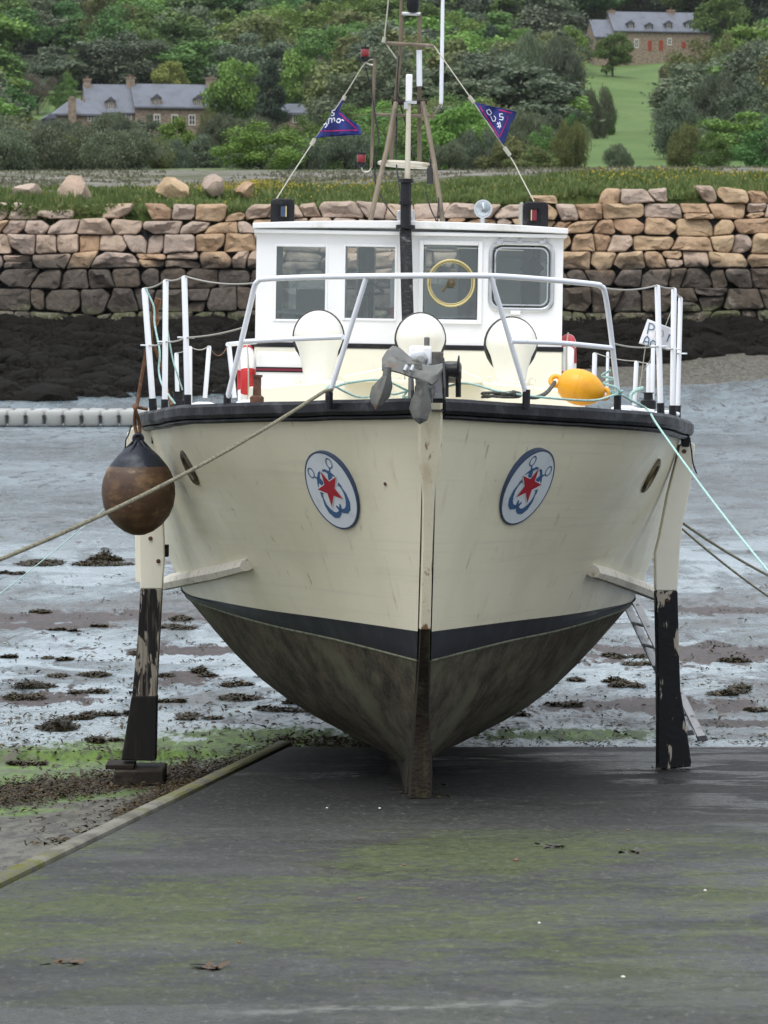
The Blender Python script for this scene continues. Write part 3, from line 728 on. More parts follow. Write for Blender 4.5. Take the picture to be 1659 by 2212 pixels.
for i in range(2200):                                 # overhanging green clumps at the left of the wall top
    x = -15.5 + rg.gauss(0, 1.9) if i < 1500 else rg.uniform(-17, -9); y = 120.15 - rg.random() * .3; z = walltop(x) + .25 - abs(rg.gauss(0, .22)) + .22
    a = rg.uniform(0, 6.28); l = rg.uniform(.08, .2); p = V((x, y, z)); s_ = V((cos(a) * .06, -.03, sin(a) * .06)); d = V((rg.gauss(0, .1), -.05, rg.uniform(-.05, l)))
    mb.add([p - s_, p + s_, p + d], [(0, 1, 2)])
o = obj('grass', mb, M['grass'], None, smooth=0, fix=False); tag(o, 'green grass verge growing along the top of the sea wall', 'grass', kind='stuff')
mb = MB()
for i in range(16000):
    y = rg.uniform(128.5, 198); x = rg.uniform(-.135 * y, .135 * y); z = hillz(x, y) - .03
    if fbm(x * .16, y * .09, 2) < -.12: continue
    a = rg.uniform(0, 6.28); w_ = .05 + .06 * rg.random(); s_ = V((cos(a) * w_, sin(a) * w_, 0)); p = V((x, y, z)); tip = V((rg.gauss(0, .08), rg.gauss(0, .08), rg.uniform(.06, .22)))
    mb.add([p - s_, p + s_, p + tip], [(0, 1, 2)])
o = obj('heath_grass', mb, M['grass_grey'], None, smooth=0, fix=False); tag(o, 'grey green tufts of rough grass on the flat ground behind the wall', 'rough grass', kind='stuff')
mb = MB()
for i in range(1500):
    if i < 520: x, y = -4.9 + rg.gauss(0, .95), 126.5 + rg.gauss(0, 1.2)
    elif i < 700: x, y = -1.4 + rg.gauss(0, 1.2), 126 + rg.gauss(0, 1)
    elif i < 1150: x, y = rg.uniform(7, 15), 124 + rg.random() * 4
    elif i < 1300: x, y = -7.5 + rg.gauss(0, .8), 126 + rg.random() * 2
    else: x, y = rg.uniform(-15, 15), 121 + rg.random() * 7
    z = hillz(x, y) + rg.uniform(.12, .42 if i < 700 else .34)
    a = rg.uniform(0, 6.28); r_ = rg.uniform(.022, .042); p = V((x, y, z))
    u = V((cos(a), sin(a), .4)) * r_; w2 = V((-sin(a) * .6, cos(a) * .6, .8)) * r_
    mb.add([p - u, p - w2, p + u, p + w2], [(0, 1, 2, 3)])
o = obj('wild_flowers', mb, M['flower'], None, smooth=0, fix=False); tag(o, 'small yellow wild flowers scattered through the grass verge', 'flowers', kind='stuff')

# ---- floating pontoon at the left
pon = empty('floating_pontoon', W(150, 915, 95)); tag(pon, 'row of pale grey linked plastic float blocks lying on the mud at the left', 'pontoon')
rp_ = random.Random(4)
def ponp(y): return V((0, 0, 0))
for r_ in range(2):
    for k in range(-2, 12):
        u = k * .515 + (.12 if r_ else 0)
        x = W(0, 900, 95).x + u; y = 94.6 + r_ * .52 + .02 * u
        z = mudz(x, y) + .245 + (.03 if r_ else 0)
        mb = MB(); mb.cur = 0
        ring = []
        for (s_, h_) in ((.90, -.20), (1, -.16), (1, .07), (.97, .15), (.84, .195), (.5, .205)):
            pr = []
            for kk in range(24):
                a = 2 * pi * kk / 24; e = 5.0
                rr = (abs(cos(a)) ** e + abs(sin(a)) ** e) ** (-1 / e)
                pr.append(V((cos(a) * rr * .245 * s_, sin(a) * rr * .245 * s_, h_)))
            ring.append(pr)
        mb.loft(ring)
        f = obj('float', mb, M['pontoon'], pon, smooth=40); f.location = V((x, y, z)) - pon.location; f.rotation_euler = (rp_.uniform(-.05, .05), rp_.uniform(-.05, .05), rp_.uniform(-.05, .05))
        if r_ == 0:
            mb = MB(); mb.box((0, 0, 0), (.04, .06, .14)); mb.box((0, -.02, .08), (.10, .10, .03)); mb.tube([(0, -.04, -.1), (0, -.04, .1)], .022, 8)
            f = obj('link_pin', mb, M['pontoon_dark'], pon); f.location = V((x + .258, y - .2, z - .02)) - pon.location

# ------------------------------------------------------------------ foliage
def tree_mesh(kind, seed):
    """unit tree: crown about 1 high (z 0..1) and 1 wide, made of leaf clumps"""
    r_ = random.Random(seed); mb = MB(); blobs = []
    if kind == 'broad': nb, lv, ls = 34, 290, .026
    elif kind == 'bush': nb, lv, ls = 34, 380, .0175
    elif kind == 'willow': nb, lv, ls = 36, 400, .0155
    elif kind == 'conifer': nb, lv, ls = 32, 240, .024
    elif kind == 'bare': nb, lv, ls = 28, 230, .017
    for i in range(nb):
        for _ in range(50):
            if kind == 'conifer':
                z = r_.uniform(.08, .95); rad = .42 * (1 - z) ** .8 + .03; a = r_.uniform(0, 6.28); q = rad * sqrt(r_.random())
                p = V((q * cos(a), q * sin(a), z)); br = .09 + .08 * (1 - z); break
            p = V((r_.uniform(-.5, .5), r_.uniform(-.5, .5), r_.uniform(.05, .95)))
            zz = (p.z - .45) / .52; rad = .48 * sqrt(max(0, 1 - zz * zz)) * (1 if p.z > .4 else (.72 + .28 * p.z / .4 if kind != 'bush' else 1.0))
            d = math.hypot(p.x, p.y)
            if d < rad and d > rad * .35 * r_.random():
                br = r_.uniform(.11, .19) if kind in ('broad', 'bare') else r_.uniform(.10, .17); break
        blobs.append((p, br))
        fz = {'willow': 1.15, 'conifer': .6, 'broad': .72, 'bush': .85, 'bare': .9}[kind]
        sd_ = r_.uniform(0, 99)
        for k in range(lv):
            n_ = V((r_.gauss(0, 1), r_.gauss(0, 1), r_.gauss(0, 1) + .25)).normalized()
            rr = br * (1 + .35 * noise.noise(n_ * 2.2 + V((sd_, 0, 0)))) * (r_.random() ** .22 if r_.random() < .85 else 1.25)
            c = p + V((n_.x * rr, n_.y * rr, n_.z * rr * fz))
            s_ = ls * r_.uniform(.6, 1.5)
            nn_ = (n_ + V((r_.gauss(0, .6), r_.gauss(0, .6), r_.gauss(0, .6)))).normalized()
            u = nn_.cross(V((r_.gauss(0, 1), r_.gauss(0, 1), r_.gauss(0, 1)))).normalized(); w_ = nn_.cross(u)
            if kind == 'willow':
                u = V((r_.gauss(0, .35), r_.gauss(0, .35), 1)).normalized(); w_ = u.cross(nn_).normalized()
                mb.add([c - u * s_ * 1.7, c + w_ * s_ * .42, c + u * s_ * 1.7, c - w_ * s_ * .42], [(0, 1, 2, 3)])
            elif kind == 'bare':
                mb.add([c - u * s_ * 1.9, c + w_ * s_ * .22, c + u * s_ * 1.9, c - w_ * s_ * .22], [(0, 1, 2, 3)])
            else:
                mb.add([c - u * s_, c - w_ * s_ * .62, c + u * s_ * .9, c + w_ * s_ * .62], [(0, 1, 2, 3)])
    tr_ = MB()
    base = V((0, 0, -.22)); rt = .030 if kind != 'conifer' else .022
    top = V((r_.uniform(-.04, .04), r_.uniform(-.04, .04), .55 if kind != 'conifer' else .9))
    mid = base.lerp(top, .5) + V((r_.gauss(0, .015), r_.gauss(0, .015), 0))
    tr_.tube([base, base.lerp(mid, .3), mid, top], rt, 8, True, [rt * 1.35, rt, rt * .75, rt * .3])
    for p, br in blobs[:12 if kind != 'bare' else 26]:
        s0 = base.lerp(top, r_.uniform(.35, .9)); e = p
        tr_.tube([s0, s0.lerp(e, .5) + V((0, 0, .03)), e], .01, 5, True, [.012, .008, .003])
    return mb, tr_

TK = {}
M['bark'] = mat('bark', (.075, .062, .050), .9, 0, [((.13, .12, .10), 4, (1, 1, .3), .5, .7)], (8, .6, .05, (1, 1, .2)))
def protos(kind, n):
    L_ = []
    for i in range(n):
        a, b_ = tree_mesh(kind, hash_(kind) + i * 13)
        me = a.mesh('crown_' + kind, None); me.materials.append(M['bark']); tm = b_.mesh('trunk_' + kind, M['bark']); tm.shade_smooth(); L_.append((me, tm))
    TK[kind] = L_
def hash_(s): return sum(ord(c) * (i + 3) for i, c in enumerate(s))
for k_, n_ in (('broad', 4), ('bush', 3), ('willow', 3), ('conifer', 2), ('bare', 2)): protos(k_, n_)
LC = {
 'bright': leafmat('leaf_bright', [(0.101, 0.186, 0.035), (0.190, 0.309, 0.065), (0.254, 0.372, 0.104)]),
 'green': leafmat('leaf_green', [(0.071, 0.138, 0.036), (0.138, 0.230, 0.057), (0.183, 0.283, 0.082)]),
 'deep': leafmat('leaf_deep', [(0.050, 0.119, 0.036), (0.113, 0.211, 0.059), (0.149, 0.240, 0.080)]),
 'olive': leafmat('leaf_olive', [(0.100, 0.124, 0.044), (0.180, 0.206, 0.072), (0.235, 0.251, 0.100)]),
 'grey': leafmat('leaf_grey', [(0.087, 0.119, 0.067), (0.161, 0.195, 0.113), (0.217, 0.235, 0.150)]),
 'greydark': leafmat('leaf_grey_dark', [(0.074, 0.105, 0.068), (0.149, 0.186, 0.113), (0.198, 0.219, 0.150)]),
 'yellow': leafmat('leaf_yellow', [(0.180, 0.205, 0.048), (0.279, 0.304, 0.084), (0.342, 0.342, 0.121)]),
 'dark': leafmat('leaf_dark', [(0.027, 0.051, 0.028), (0.066, 0.096, 0.058), (0.086, 0.121, 0.076)]),
 'brown': leafmat('leaf_brown', [(0.108, 0.095, 0.067), (0.189, 0.172, 0.123), (0.164, 0.179, 0.096)]),
}
rt_ = random.Random(77)
def tree(name, loc, w_, h_, kind, colour, label, cat, group=None, parts=True, ptop=None):
    me, tm = TK[kind][rt_.randrange(len(TK[kind]))]
    rz = rt_.uniform(0, 6.28); lift = .12 * h_ if kind not in ('bush', 'willow') else .0
    sc = V((w_ * rt_.uniform(.95, 1.05), w_ * rt_.uniform(.9, 1.1), h_ - lift))
    def leaf(o):
        o.material_slots[0].link = 'OBJECT'; o.material_slots[0].material = LC[colour]
    if parts:
        r_ = empty(name, loc); tag(r_, label, cat, group)
        c = bpy.data.objects.new('crown', me); COL.objects.link(c); c.parent = r_; c.location = (0, 0, lift); c.scale = sc; c.rotation_euler = (0, 0, rz); leaf(c)
        k_ = bpy.data.objects.new('trunk', tm); COL.objects.link(k_); k_.parent = r_; k_.location = (0, 0, lift); k_.scale = sc; k_.rotation_euler = (0, 0, rz)
        return r_
    c = bpy.data.objects.new(name, me); COL.objects.link(c); c.location = V(loc) + V((0, 0, lift)); c.scale = sc; c.rotation_euler = (0, 0, rz); leaf(c)
    tag(c, label, cat, group); return c

TREES = [ # x0, x1, ytop, ybot, distance (None = where the foot meets the ground), kind, colour, label
 (-60, 95, 288, 392, 204, 'willow', 'grey', 'wide grey green willow thicket at the left edge behind the stones'),
 (70, 225, 272, 392, 206, 'willow', 'grey', 'tall domed grey green willow beside the left edge thicket'),
 (185, 345, 280, 396, 203, 'willow', 'grey', 'sloping grey green willow right of the domed willow'),
 (228, 300, 262, 330, 225, 'willow', 'greydark', 'darker willow top showing behind the two domed willows'),
 (308, 372, 300, 388, 207, 'willow', 'olive', 'narrow olive yellow shrub at the right foot of the willows'),
 (343, 420, 250, 330, 235, 'broad', 'bright', 'bright green young tree in front of the manor house windows'),
 (345, 415, 305, 392, 211, 'willow', 'greydark', 'dull grey brown bush behind the narrow olive shrub'),
 (398, 492, 300, 394, 213, 'bush', 'greydark', 'dark grey green bush left of the round yellow green bush'),
 (478, 655, 270, 398, 203, 'bush', 'bright', 'big round yellow green bush above the yellow flowers'),
 (425, 520, 252, 330, 250, 'willow', 'grey', 'grey green willow below the right end of the manor house'),
 (600, 690, 258, 340, 240, 'bush', 'green', 'mid green bush behind the right side of the round bush'),
 (620, 705, 305, 394, 209, 'willow', 'greydark', 'grey willow bush right of the round yellow green bush'),
 (690, 800, 285, 394, 211, 'willow', 'greydark', 'dark grey green willow left of the mast foot'),
 (770, 870, 300, 394, 215, 'bush', 'green', 'green bush just behind the mast'),
 (700, 830, 235, 330, 270, 'bush', 'green', 'leafy green bush behind the left pennant'),
 (925, 1050, 228, 345, 222, 'broad', 'bright', 'bright layered green tree right of the mast'),
 (930, 1010, 310, 394, 209, 'willow', 'grey', 'small grey green willow at the foot of the layered tree'),
 (990, 1080, 280, 390, 212, 'willow', 'greydark', 'grey willow between the layered tree and the olive bushes'),
 (1035, 1130, 310, 394, 207, 'bush', 'olive', 'low olive green bush right of the grey willow'),
 (1090, 1200, 322, 396, 205, 'bush', 'olive', 'olive brown bush below the right pennant'),
 (1080, 1190, 250, 350, 240, 'willow', 'grey', 'grey green willow behind the right pennant tip'),
 (1140, 1230, 280, 385, 215, 'bush', 'green', 'mid green bush left of the thin tree with the bare trunk'),
 (1198, 1268, 262, 388, 208, 'willow', 'olive', 'thin olive tree with a bare dark trunk by the field edge'),
 (1160, 1215, 238, 300, 290, 'bush', 'greydark', 'dark bush in the dip left of the field'),
 (1258, 1322, 190, 285, 330, 'willow', 'grey', 'pale grey green tree standing at the left edge of the field'),
 (1290, 1328, 200, 262, 345, 'bush', 'deep', 'dark round bush tucked behind the pale field tree'),
 (1215, 1262, 252, 292, 300, 'bush', 'deep', 'low dark hedge bush at the lower left of the field'),
 (1308, 1366, 316, 375, 214, 'willow', 'grey', 'small grey shrub standing in the bottom of the field'),
 (1445, 1518, 276, 368, 214, 'willow', 'olive', 'feathery yellowish shrub on the right side of the field'),
 (1500, 1575, 290, 368, 212, 'bush', 'green', 'rounded green bush right of the feathery shrub'),
 (1590, 1720, 262, 372, 208, 'bush', 'deep', 'dense dark green bush at the right edge above the wall'),
 (1415, 1520, 198, 312, 270, 'bush', 'greydark', 'broad dark grey green tree at the right side of the field'),
 (1475, 1600, 172, 300, 285, 'willow', 'greydark', 'largest grey green tree of the group right of the field'),
 (1540, 1670, 175, 310, 280, 'bush', 'greydark', 'grey green tree at the right edge below the olive thicket'),
 (1425, 1490, 130, 180, 480, 'bush', 'brown', 'reddish brown bush at the left end of the olive thicket'),
 (1440, 1560, 95, 170, 470, 'bush', 'olive', 'olive thicket on the slope below the farmhouse'),
 (1520, 1610, 90, 170, 475, 'bush', 'olive', 'olive green bush right of the olive thicket'),
 (1580, 1700, 95, 190, 460, 'bush', 'greydark', 'dark bush at the right edge beside the olive thicket'),
 (1503, 1608, -12, 100, 585, 'broad', 'green', 'big rounded green tree at the right end of the farmhouse'),
 (1585, 1700, -30, 105, 600, 'broad', 'dark', 'almost black tree at the top right corner'),
 (1288, 1360, 72, 145, 555, 'broad', 'green', 'round green tree in front of the left end of the farmhouse'),
 (1190, 1268, 54, 130, 560, 'broad', 'bright', 'bright green treetop left of the farmhouse'),
 (1092, 1160, 62, 130, 560, 'broad', 'bright', 'bright green treetop above the grey trees'),
 (955, 1045, 72, 150, 545, 'broad', 'bright', 'bright green treetop right of the long aerial'),
 (1032, 1095, 48, 150, 540, 'conifer', 'dark', 'dark conifer between the bright treetops'),
 (1040, 1130, 105, 240, 400, 'willow', 'greydark', 'tall dark grey tree right of the aerial foot'),
 (1100, 1200, 85, 240, 395, 'willow', 'grey', 'tall grey green tree, middle of the three on the slope'),
 (1160, 1258, 95, 245, 390, 'willow', 'greydark', 'tall grey green tree next to the upper field'),
 (940, 1060, 120, 230, 420, 'broad', 'greydark', 'dull grey green tree behind the aerial'),
 (-30, 95, 20, 160, 560, 'broad', 'deep', 'massive dark green oak at the top left'),
 (75, 180, 5, 120, 600, 'broad', 'deep', 'dark green oak second from the left on the skyline wood'),
 (120, 240, 40, 150, 580, 'broad', 'deep', 'dark green oak above the pale field trees'),
 (330, 545, -30, 110, 610, 'broad', 'deep', 'very wide dark green domed tree high above the manor roof'),
 (150, 262, 88, 185, 500, 'broad', 'green', 'mid green tree behind the left chimney of the manor'),
 (278, 372, 65, 180, 500, 'broad', 'green', 'tall green tree behind the middle chimney of the manor'),
 (335, 405, 132, 190, 480, 'broad', 'yellow', 'yellow green tree behind the manor ridge'),
 (452, 560, 130, 235, 440, 'broad', 'bright', 'bright green tree at the right end of the manor'),
 (478, 550, 82, 160, 520, 'broad', 'green', 'green treetop above the bright tree by the manor'),
 (542, 628, 132, 232, 430, 'conifer', 'dark', 'dark yew shaped conifer above the cottage'),
 (588, 692, 105, 215, 450, 'broad', 'bright', 'bright green tree right of the dark conifer'),
 (668, 745, 58, 160, 520, 'conifer', 'greydark', 'tall dark blue green conifer left of the upper red lamp'),
 (678, 795, 115, 240, 440, 'bare', 'brown', 'leafless grey tree behind the left pennant halyard'),
 (700, 770, 190, 255, 420, 'broad', 'dark', 'dark low tree under the leafless grey tree'),
 (-35, 72, 168, 268, 430, 'broad', 'deep', 'dense green tree at the left edge beside the manor garden'),
 (45, 118, 155, 222, 470, 'bare', 'brown', 'brownish bare tree in the field left of the manor'),
 (112, 168, 165, 222, 470, 'bush', 'green', 'light green bush beside the left gable of the manor'),
 (-30, 52, 242, 300, 330, 'bush', 'olive', 'olive bush at the left edge above the willows'),
 (620, 742, 10, 125, 590, 'broad', 'olive', 'brownish green tree on the slope left of the upper red lamp'),
 (190, 300, 250, 300, 330, 'willow', 'grey', 'grey green hedge below the manor windows'),
 (290, 350, 252, 300, 325, 'bush', 'greydark', 'dark hedge bush below the middle of the manor'),
 (500, 600, 252, 310, 310, 'willow', 'grey', 'grey green hedge below the slate cottage'),
 (425, 470, 236, 275, 380, 'bush', 'olive', 'small olive shrub against the right corner of the manor'),
 (85, 180, 258, 300, 330, 'willow', 'greydark', 'grey hedge below the hipped annex'),
]
USED = []
for (x0, x1, yt, yb, D, kind, colour, label) in TREES:
    if D is None: D = on((x0 + x1) / 2, yb, hillz, 125).y
    a = W(x0, yb, D); c = W(x1, yt, D); cx = (a.x + c.x) / 2; gz = hillz(cx, D) - .15
    h_ = max(c.z - gz, 1.5)
    tree('bush' if kind in ('bush', 'willow') and h_ < 5.5 else 'tree', (cx, D, gz), (c.x - a.x) * 1.06, h_ * 1.03, kind, colour, label, 'bush' if kind in ('bush', 'willow') and h_ < 5.5 else 'tree', None, True)
    USED.append((x0, x1, yt, yb, D))

# the wood that closes the hillside
def inpoly(x, y, P):
    r_ = False
    for i in range(len(P)):
        (x1, y1), (x2, y2) = P[i], P[i - 1]
        if (y1 > y) != (y2 > y) and x < (x2 - x1) * (y - y1) / (y2 - y1) + x1: r_ = not r_
    return r_
FIELD = [(1270, 138), (1290, 104), (1470, 104), (1455, 150), (1400, 200), (1395, 250), (1410, 300), (1480, 340), (1600, 345), (1660, 350), (1660, 384), (1225, 384), (1260, 320), (1285, 240)]
CLEAR = [(95, 160, 475, 262, 465), (1258, 15, 1545, 112, 620), (497, 222, 690, 262, 455), (60, 195, 175, 258, 470)]
WOODC = {'grey': 'pale grey green tree among many alike in the hillside wood', 'deep': 'dark green tree among many alike in the hillside wood', 'green': 'mid green tree among many alike in the hillside wood', 'greydark': 'dull grey green tree among many alike in the hillside wood', 'bright': 'fresh bright green tree among many alike in the hillside wood', 'olive': 'olive green tree among many alike in the hillside wood', 'dark': 'almost black tree among many alike in the hillside wood', 'brown': 'brownish tree among many alike in the hillside wood'}
D = 215.0; nwood = 0; row = 0
while D < 960:
    sp = 7.5 if D < 300 else (9 if D < 420 else (11.5 if D < 600 else 15.5))
    hw = D * .1125 + sp * .8; x = -hw + (row % 2) * sp * .5
    while x < hw:
        xx = x + rt_.uniform(-.3, .3) * sp; yy = D + rt_.uniform(-.3, .3) * sp; x += sp
        gz = hillz(xx, yy); h_ = sp * (rt_.uniform(.58, .95) if D > 300 else rt_.uniform(.35, .52))
        bx, by = PX(V((xx, yy, gz))); tx_, ty = PX(V((xx, yy, gz + h_))); hwp = sp * .5 * F / yy
        if by < -12 or ty > 400 or bx < -120 or bx > 1780: continue
        if ty < -260: continue
        bad = False
        for u in (0, .5, 1):
            for du in (-1.0, -.5, 0, .5, 1.0):
                if inpoly(bx + du * hwp, by + (ty - by) * u, FIELD) and yy < 640: bad = True
        for (cx0, cy0, cx1, cy1, cd_) in CLEAR:
            if yy < cd_ and bx + hwp * .8 > cx0 and bx - hwp * .8 < cx1 and by > cy0 and ty < cy1 + (6 if yy < 400 else 0): bad = True
            if abs(yy - cd_) < 22 and bx + hwp > cx0 and bx - hwp < cx1: bad = True
        if bad: continue
        top_ = by < 60
        my_ = (by + ty) / 2
        if any(yy < Du + 6 and x0 + .06 * (x1 - x0) < bx < x1 - .06 * (x1 - x0) and yt_ - 4 < my_ < yb_ - .12 * (yb_ - yt_) for (x0, x1, yt_, yb_, Du) in USED): continue
        n_ = fbm(xx * .02, yy * .02, 9, 2)
        if top_ and bx > 900: colour = rt_.choice(('dark', 'greydark', 'dark', 'deep', 'olive'))
        elif top_: colour = rt_.choice(('deep', 'green', 'deep', 'deep', 'dark', 'green', 'brown'))
        elif by < 200: colour = rt_.choice(('green', 'bright', 'green', 'bright', 'deep', 'olive', 'grey')) if bx < 900 else rt_.choice(('greydark', 'green', 'grey', 'green', 'olive', 'bright'))
        else: colour = rt_.choice(('grey', 'green', 'greydark', 'olive', 'green', 'bright'))
        kind = rt_.choice(('broad', 'broad', 'broad', 'bush')) if D > 300 else rt_.choice(('bush', 'willow'))
        if colour == 'brown': kind = 'bare'
        if colour == 'dark' and rt_.random() < .35: kind = 'conifer'; h_ *= 1.25
        tree('tree', (xx, yy, gz - .2), sp * rt_.uniform(1.0, 1.3), h_ * 1.1, kind, colour, WOODC[colour], 'tree', 'trees of the hillside wood', False)
        nwood += 1
    D += sp * .85; row += 1
print('wood trees', nwood, 'listed', len(TREES))

# ------------------------------------------------------------------ houses on the hillside
def house_frame(x0, ybase, D, yaw):
    o = W(x0, ybase, D); R = Matrix.Rotation(radians(yaw), 3, 'Z')
    return o, R
def wing(root, o, S, x0, x1, ze, zr, depth, wins=(), doors=(), dormers=(), chims=(), hip=False, y0=0.0, z0=-4.0, roofmat='slate', over=.25):
    """one block: x0..x1 along the front, eaves ze, ridge zr, metres in the house frame; front face at y0"""
    mb = MB(); yb = y0 + depth; ym = y0 + depth / 2
    if hip:
        mb.box2((x0, y0, z0), (x1, yb, ze))
    else:
        prof = [(y0, z0), (yb, z0), (yb, ze), (ym, zr - .1), (y0, ze)]
        mb.loft([[V((x, y, z)) for y, z in prof] for x in (x0, x1)])
    wl = obj('wall', mb, M['granite_house'], root, smooth=0)
    mb = MB(); t_ = .18
    if hip:
        k = min(depth, x1 - x0) * .42
        e = [V((x0 - over, y0 - over, ze)), V((x1 + over, y0 - over, ze)), V((x1 + over, yb + over, ze)), V((x0 - over, yb + over, ze))]
        r0, r1 = V((x0 + k, ym, zr)), V((x1 - k, ym, zr))
        mb.add(e + [r0, r1] + [p - V((0, 0, .15)) for p in e], [(0, 1, 5, 4), (2, 3, 4, 5), (1, 2, 5), (3, 0, 4), (9, 8, 7, 6), (0, 6, 7, 1), (1, 7, 8, 2), (2, 8, 9, 3), (3, 9, 6, 0)])
    else:
        s_ = (zr - ze) / (depth / 2); zl = ze - over * s_
        prof = [(y0 - over, zl), (ym, zr), (yb + over, zl), (yb + over, zl + t_), (ym, zr + t_), (y0 - over, zl + t_)]
        mb.loft([[V((x, y, z)) for y, z in prof] for x in (x0 - .12, x1 + .12)])
        mb.cur = 0
    rf = obj('roof', mb, M[roofmat], root, smooth=0)
    mb = MB(); mb.tube([(x0, y0 - over - .04, ze - .22), (x1, y0 - over - .04, ze - .22)], .09, 8); obj('gutter', mb, M['slate_dark'], root)
    for (xa, xb, za, zb) in wins:
        mb = MB(); mb.box2((xa - .16, y0 - .06, za - .18), (xa, y0 + .1, zb + .2)); mb.box2((xb, y0 - .06, za - .18), (xb + .16, y0 + .1, zb + .2)); mb.box2((xa, y0 - .06, zb), (xb, y0 + .1, zb + .2)); mb.box2((xa, y0 - .08, za - .18), (xb, y0 + .1, za))
        mb.box2(((xa + xb) / 2 - .05, y0 - .05, za), ((xa + xb) / 2 + .05, y0 + .02, zb)); mb.box2((xa, y0 - .048, (za + zb) / 2 - .04), (xb, y0 + .018, (za + zb) / 2 + .04))
        w_ = obj('window', mb, M['shutter_white'], root, smooth=0)
        mb = MB(); mb.box2((xa, y0 - .02, za), (xb, y0 + .03, zb)); obj('pane', mb, M['house_glass'], w_, smooth=0)
    for (xa, xb, za, zb, mt) in doors:
        mb = MB(); mb.box2((xa, y0 - .05, za), (xb, y0 + .05, zb - .3)); n = 10
        mb.add([V((xa + (xb - xa) * (.5 - .5 * cos(pi * i / n)), y0 - .05, zb - .3 + .3 * sin(pi * i / n))) for i in range(n + 1)], [tuple(range(n + 1))])
        for i in range(1, 5): mb.box2((xa + (xb - xa) * i / 5 - .01, y0 - .062, za + .05), (xa + (xb - xa) * i / 5 + .01, y0 - .052, zb - .35))
        obj('door', mb, M[mt], root, smooth=0)
    for (xa, xb, za, zb, kind) in dormers:
        s_ = (zr - ze) / (depth / 2); yf = y0 + (za - ze) / s_ - .1; ybk = y0 + (zb + .5 - ze) / s_ + .3; h_ = zb - za; xm = (xa + xb) / 2
        mb = MB()
        hd = h_ * .68
        mb.box2((xa, yf, za - .3), (xb, ybk, za + hd)); dm = obj('dormer', mb, M['slate_dark' if kind else 'granite_house'], root, smooth=0)
        mb = MB(); mb.loft([[V((xa - .15, y, za + hd)), V((xb + .15, y, za + hd)), V((xm, y, zb + .15))] for y in (yf - .2, ybk)]); obj('dormer_roof', mb, M['slate_dark'], dm, smooth=0)
        mb = MB(); ww = (xb - xa) * .24; mb.box2((xm - ww, yf - .05, za), (xm + ww, yf, za + hd * .92)); obj('window', mb, M['shutter_white'], dm, smooth=0)
        mb = MB(); mb.box2((xm - ww * .75, yf - .06, za + .08), (xm - .05, yf - .052, za + hd * .84)); mb.box2((xm + .05, yf - .06, za + .08), (xm + ww * .75, yf - .052, za + hd * .84)); obj('pane', mb, M['house_glass'], dm, smooth=0)
    for (xa, xb, za, zb) in chims:
        mb = MB(); mb.box2((xa, ym - .55, za), (xb, ym + .55, zb - .25)); mb.box2((xa - .08, ym - .63, zb - .25), (xb + .08, ym + .63, zb - .08)); ch = obj('chimney', mb, M['granite_house'], root, smooth=0)
        mb = MB(); mb.tube([((xa + xb) / 2, ym, zb - .08), ((xa + xb) / 2, ym, zb + .28)], .16, 8); obj('chimney_pot', mb, M['pebble'], ch)

def mk(px, py, D): return px * D / F, (py) * D / F
# manor at the left
D0 = 450.0; yaw = 13
def hx(px, x0=207): return (px - x0) * D0 / F / cos(radians(yaw))
def hzm(py, yb=268): return (yb - py) * D0 / F
root = empty('stone_manor', W(207, 268, D0)); root.rotation_euler = (0, 0, radians(yaw)); tag(root, 'long grey roofed stone manor among trees on the left hillside', 'house')
wing(root, None, None, hx(290), hx(466), hzm(229), hzm(180), 7.2,
     wins=[(hx(332), hx(341), hzm(266), hzm(248)), (hx(369), hx(379), hzm(266), hzm(248)), (hx(406), hx(416), hzm(266), hzm(248))],
     dormers=[(hx(337) - .55, hx(337) + .55, hzm(226), hzm(204), 0), (hx(426) - .55, hx(426) + .55, hzm(226), hzm(204), 0)],
     chims=[(hx(452), hx(472), hzm(195), hzm(161))])
wing(root, None, None, hx(190), hx(289.5), hzm(241), hzm(182), 7.0, y0=.25,
     wins=[(hx(273), hx(281), hzm(256), hzm(247)), (hx(236), hx(246), hzm(256), hzm(247))],
     dormers=[(hx(240) - .6, hx(240) + .6, hzm(235), hzm(211), 0)],
     chims=[(hx(191), hx(205), hzm(230), hzm(167)), (hx(282), hx(298), hzm(195), hzm(162))], roofmat='slate')
wing(root, None, None, hx(112), hx(206), hzm(251), hzm(216), 6.0, hip=True, y0=-5.2, wins=[(hx(180), hx(190), hzm(264), hzm(256))])
mb = MB(); mb.box2((hx(137), -6.2, -2), (hx(152), -5.4, hzm(219))); mb.loft([[V((hx(137) - .06, y, hzm(219))), V((hx(152) + .06, y, hzm(219))), V((hx(144.5), y, hzm(214)))] for y in (-6.25, -5.35)]); obj('garden_pillar', mb, M['granite_house'], root, smooth=0)
mb = MB(); mb.loft([[V((hx(84), y, hzm(262))), V((hx(112), y, hzm(262))), V((hx(110), y, hzm(254))), V((hx(98), y, hzm(252)))] for y in (-6.0, -2.5)]); mb.box2((hx(88), -5.8, -3), (hx(110), -2.7, hzm(262.5))); obj('lean_to', mb, M['slate'], root, smooth=0)
